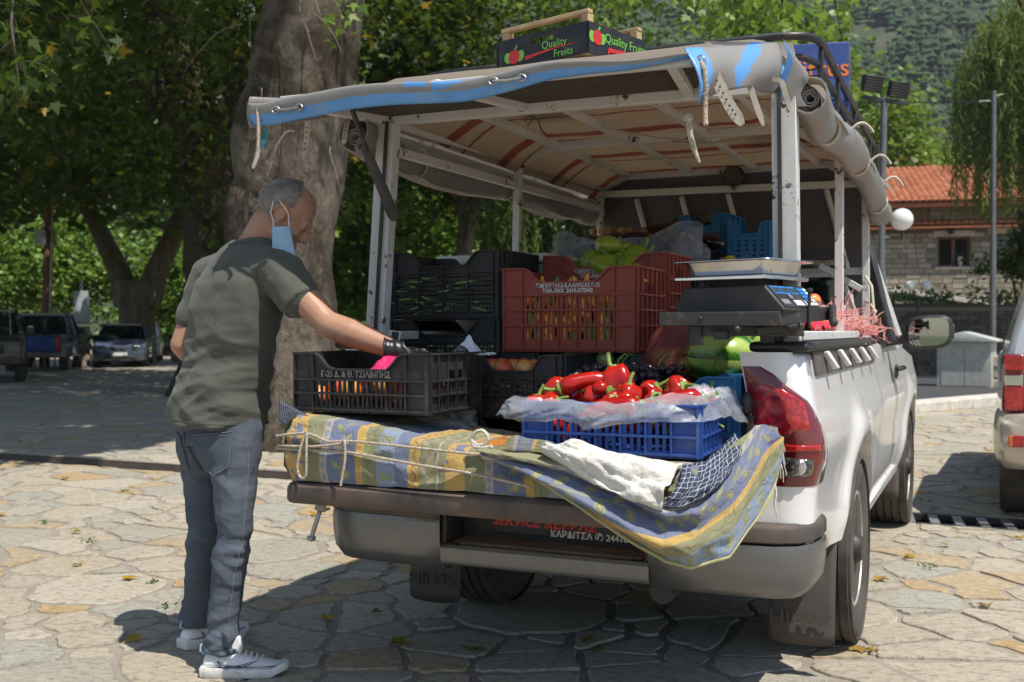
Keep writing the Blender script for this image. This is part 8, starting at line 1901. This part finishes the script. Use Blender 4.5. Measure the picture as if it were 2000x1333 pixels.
# dark pickup at the frame edge, nose towards us
dp = thing('pickup_truck', 'dark dusty pickup cut off at the left edge, nose towards us', 'pickup', (-13.1, 26.6, 0), R(24))
hull('body', [(-2.5, .78, .45, .95), (-2.4, .84, .40, 1.02), (-.8, .86, .38, 1.10), (.8, .86, .38, 1.10), (2.5, .82, .42, 1.05)], mt['car_dark'], dp, .10); cabin(dp, -.9, -.2, .7, .85, .78, .64, 1.08, 1.70, mt['car_dark'])
for x in (-.76, .76):
    for y in (-1.5, 1.5): wheel(dp, (x, y, .37), .37, .24)
    MB().box((x * .82, -2.45, .80), (.34, .10, .17)).obj('headlight', mt['lens_clear'], dp, bev=.02); MB().box((x * 1.30, -.62, 1.22), (.17, .1, .22)).obj('mirror', mt['plastic_blk'], dp, bev=.03)
MB().box((0, -2.49, .78), (.86, .06, .2)).obj('grille', mt['plastic_blk'], dp, bev=.02); MB().box((0, -2.5, .52), (1.7, .16, .18)).obj('bumper', mt['plastic_dusty'], dp, bev=.04); m = MB(); m.tube([(.55, -1.0, 1.1), (.52, -1.0, 1.8)], .012, 6); m.obj('aerial', mt['zinc'], dp)
# champagne off-roader at the right edge, rear left corner in view
sv = thing('parked_car', 'champagne and silver off-road car cut off at right edge', 'car', (3.80, 6.20, 0), (0, 0, -YAW))
hull('body', [(.0, .80, .55, 1.02), (.06, .86, .50, 1.06), (.5, .875, .48, 1.08), (2.0, .875, .48, 1.08), (3.9, .84, .5, 1.0), (4.1, .75, .5, .9)], mt['suv_silver'], sv, .10)
m = MB(); rows = [(1.02, .845, -.0), (1.2, .80, .05), (1.42, .735, .12), (1.62, .68, .2), (1.70, .6, .28)]; m.loft([[(-w, y, z), (w, y, z), (w, 2.2 + (z - 1) * -.4, z), (-w, 2.2 + (z - 1) * -.4, z)] for z, w, y in rows], True, True); m.obj('upper_body', mt['suv_silver'], sv, smooth=30, bev=.04)
MB().add([(-.55, -.0, 0)], []); m = MB(); m.add([(-.62, .045, 1.16), (.62, .045, 1.16), (.55, .165, 1.56), (-.55, .165, 1.56)], [(0, 1, 2, 3)]); m.obj('rear_window', mt['glass_dark'], sv, smooth=0)
m = MB(); path = [(-.885, .55), (-.895, .2), (-.885, .02), (-.84, -.07), (-.7, -.105), (.7, -.105), (.84, -.07), (.885, .02), (.895, .2), (.885, .55)]; pr_ = [(-.03, .70), (.0, .685), (.015, .62), (.02, .50), (.0, .40), (-.06, .355)]
m.loft([[(x * (1 + o_ * .9), y - (o_ if abs(x) < .86 else 0), z) for o_, z in pr_] for x, y in path], False); m.obj('bumper', mt['suv'], sv, smooth=50)
for s in (-1, 1):
    tl = MB().box((s * .795, -.005, .88), (.135, .11, .36)).obj('tail_light', mt['lens_dark'], sv, bev=.03)
    for z, h_, mm in ((1.005, .085, 'lens_red'), (.90, .06, 'chrome'), (.79, .14, 'lens_red')): MB().box((s * .795, -.063, z), (.10, .006, h_)).obj('lens', mt[mm], tl, bev=.002)
    MB().box((s * .72, -.128, .535), (.17, .02, .07)).obj('reflector', mt['lens_red'], sv, bev=.008); MB().box((s * .80, -.1215, .535), (.05, .03, .07)).obj('reflector_end', mt['lens_amber'], sv, bev=.008)
    for y in (.62, 3.3): wheel(sv, (s * .74, y, .36), .36, .25)
m = MB(); m.bb((-.7, .1, .3), (.7, 3.9, .5)); m.obj('underside', mt['plastic_blk'], sv)
# ------------------------------------------------------------------ fallen leaves on the paving
def where(x, y):
    if y > 7.8: return 'beyond the drain ' + ('at right' if x > 0 else 'at left, ' + ('far' if x < -2.8 else 'near') + ' end')
    if x > 1: return 'right of the pickup, ' + ('closest to its rear wheel' if y < 4.8 else 'in the middle' if y < 5.7 else 'near the drain grate')
    if x > -1.05: return 'in the pickup shadow, ' + ('front left' if x < -.5 and y < 4.6 else 'front right' if y < 4.6 else 'towards the rear axle')
    return 'left of the man, ' + ('beside his shoes' if y < 4.6 else 'a step away' if y < 5.6 else 'midway to the drain' if y < 6.8 else 'close to the drain')
rngf = np.random.RandomState(6); lob = SHAPES['lobed']
px_ = [(-1.86, 5.1), (-1.20, 4.35), (-.56, 4.50), (-.45, 4.05), (-.12, 3.95), (-.77, 4.42), (-2.2, 5.4), (-2.6, 6.3), (-1.75, 6.5), (1.32, 3.95), (2.1, 5.6), (2.55, 5.0), (1.9, 6.4), (2.05, 4.6), (3.1, 8.4), (3.4, 9.6), (-2.9, 7.9), (-3.6, 8.6), (-2.1, 8.0), (-1.3, 6.9), (-3.3, 6.9), (-.62, 5.4), (-.1, 5.2), (.28, 4.1), (2.4, 5.9), (-1.45, 4.12), (1.75, 5.1), (2.9, 6.1)]
big = {3: 'large pale yellow plane leaf lying in the shadow behind the bumper', 4: 'brown and yellow plane leaf in the shadow near the front', 9: 'pale brown plane leaf beside the rear right wheel'}
for i, (x, y) in enumerate(px_):
    s = (.060 if i not in big else .10) * rngf.uniform(.8, 1.2); tn = rngf.rand() if i not in big else .8; a = rngf.uniform(0, 6.3); V = np.zeros((11, 3)); V[0] = (0, .02 * s / .1, .006)
    V[1:, 0] = lob[:, 0] * s * 1.6; V[1:, 1] = lob[:, 1] * s * 1.6; V[1:, 2] = rngf.uniform(0, .022, 10)
    me = fast_mesh('fallen_leaf', V, [(0, k, k % 10 + 1) for k in range(1, 11)], mt['fallen'], [tn] * 11); o = link('fallen_leaf', me, None, (x, y, .006), (0, 0, a)); tag(o, big.get(i, 'small yellow fallen leaf on the paving ' + where(x, y)), 'leaf', 'fallen leaves')
# small weeds in the joints
C = []
for x, y in ((-1.7, 5.05), (-1.5, 4.6), (-2.4, 6.0), (2.1, 5.35), (.32, 3.98), (-2.9, 6.6), (2.9, 7.5)): C += [(x + rngf.normal() * .02, y + rngf.normal() * .02, .008 + abs(rngf.normal()) * .012) for _ in range(13)]
V, F, T = leaves(np.array(C), .022, 'simple', rngf, up=.4); link('joint_weeds', fast_mesh('joint_weeds', V, F, mt['leaf_mid'], T), kind='stuff')
# ------------------------------------------------------------------ the air: thin haze that fades the mountain
hz = MB().bb((-1000, -320, -1.6), (1600, 1520, 400)).obj('haze', None, smooth=0); hm = bpy.data.materials.new('haze'); hm.use_nodes = True; _n = hm.node_tree; _n.nodes.remove(_n.nodes['Principled BSDF'])
pv = _n.nodes.new('ShaderNodeVolumePrincipled'); pv.inputs['Color'].default_value = (.80, .88, 1, 1); pv.inputs['Density'].default_value = .0003; pv.inputs['Anisotropy'].default_value = .2
_n.links.new(pv.outputs[0], _n.nodes['Material Output'].inputs['Volume']); hz.data.materials.clear(); hz.data.materials.append(hm); hz['kind'] = 'stuff'; SC.cycles.volume_bounces = 0
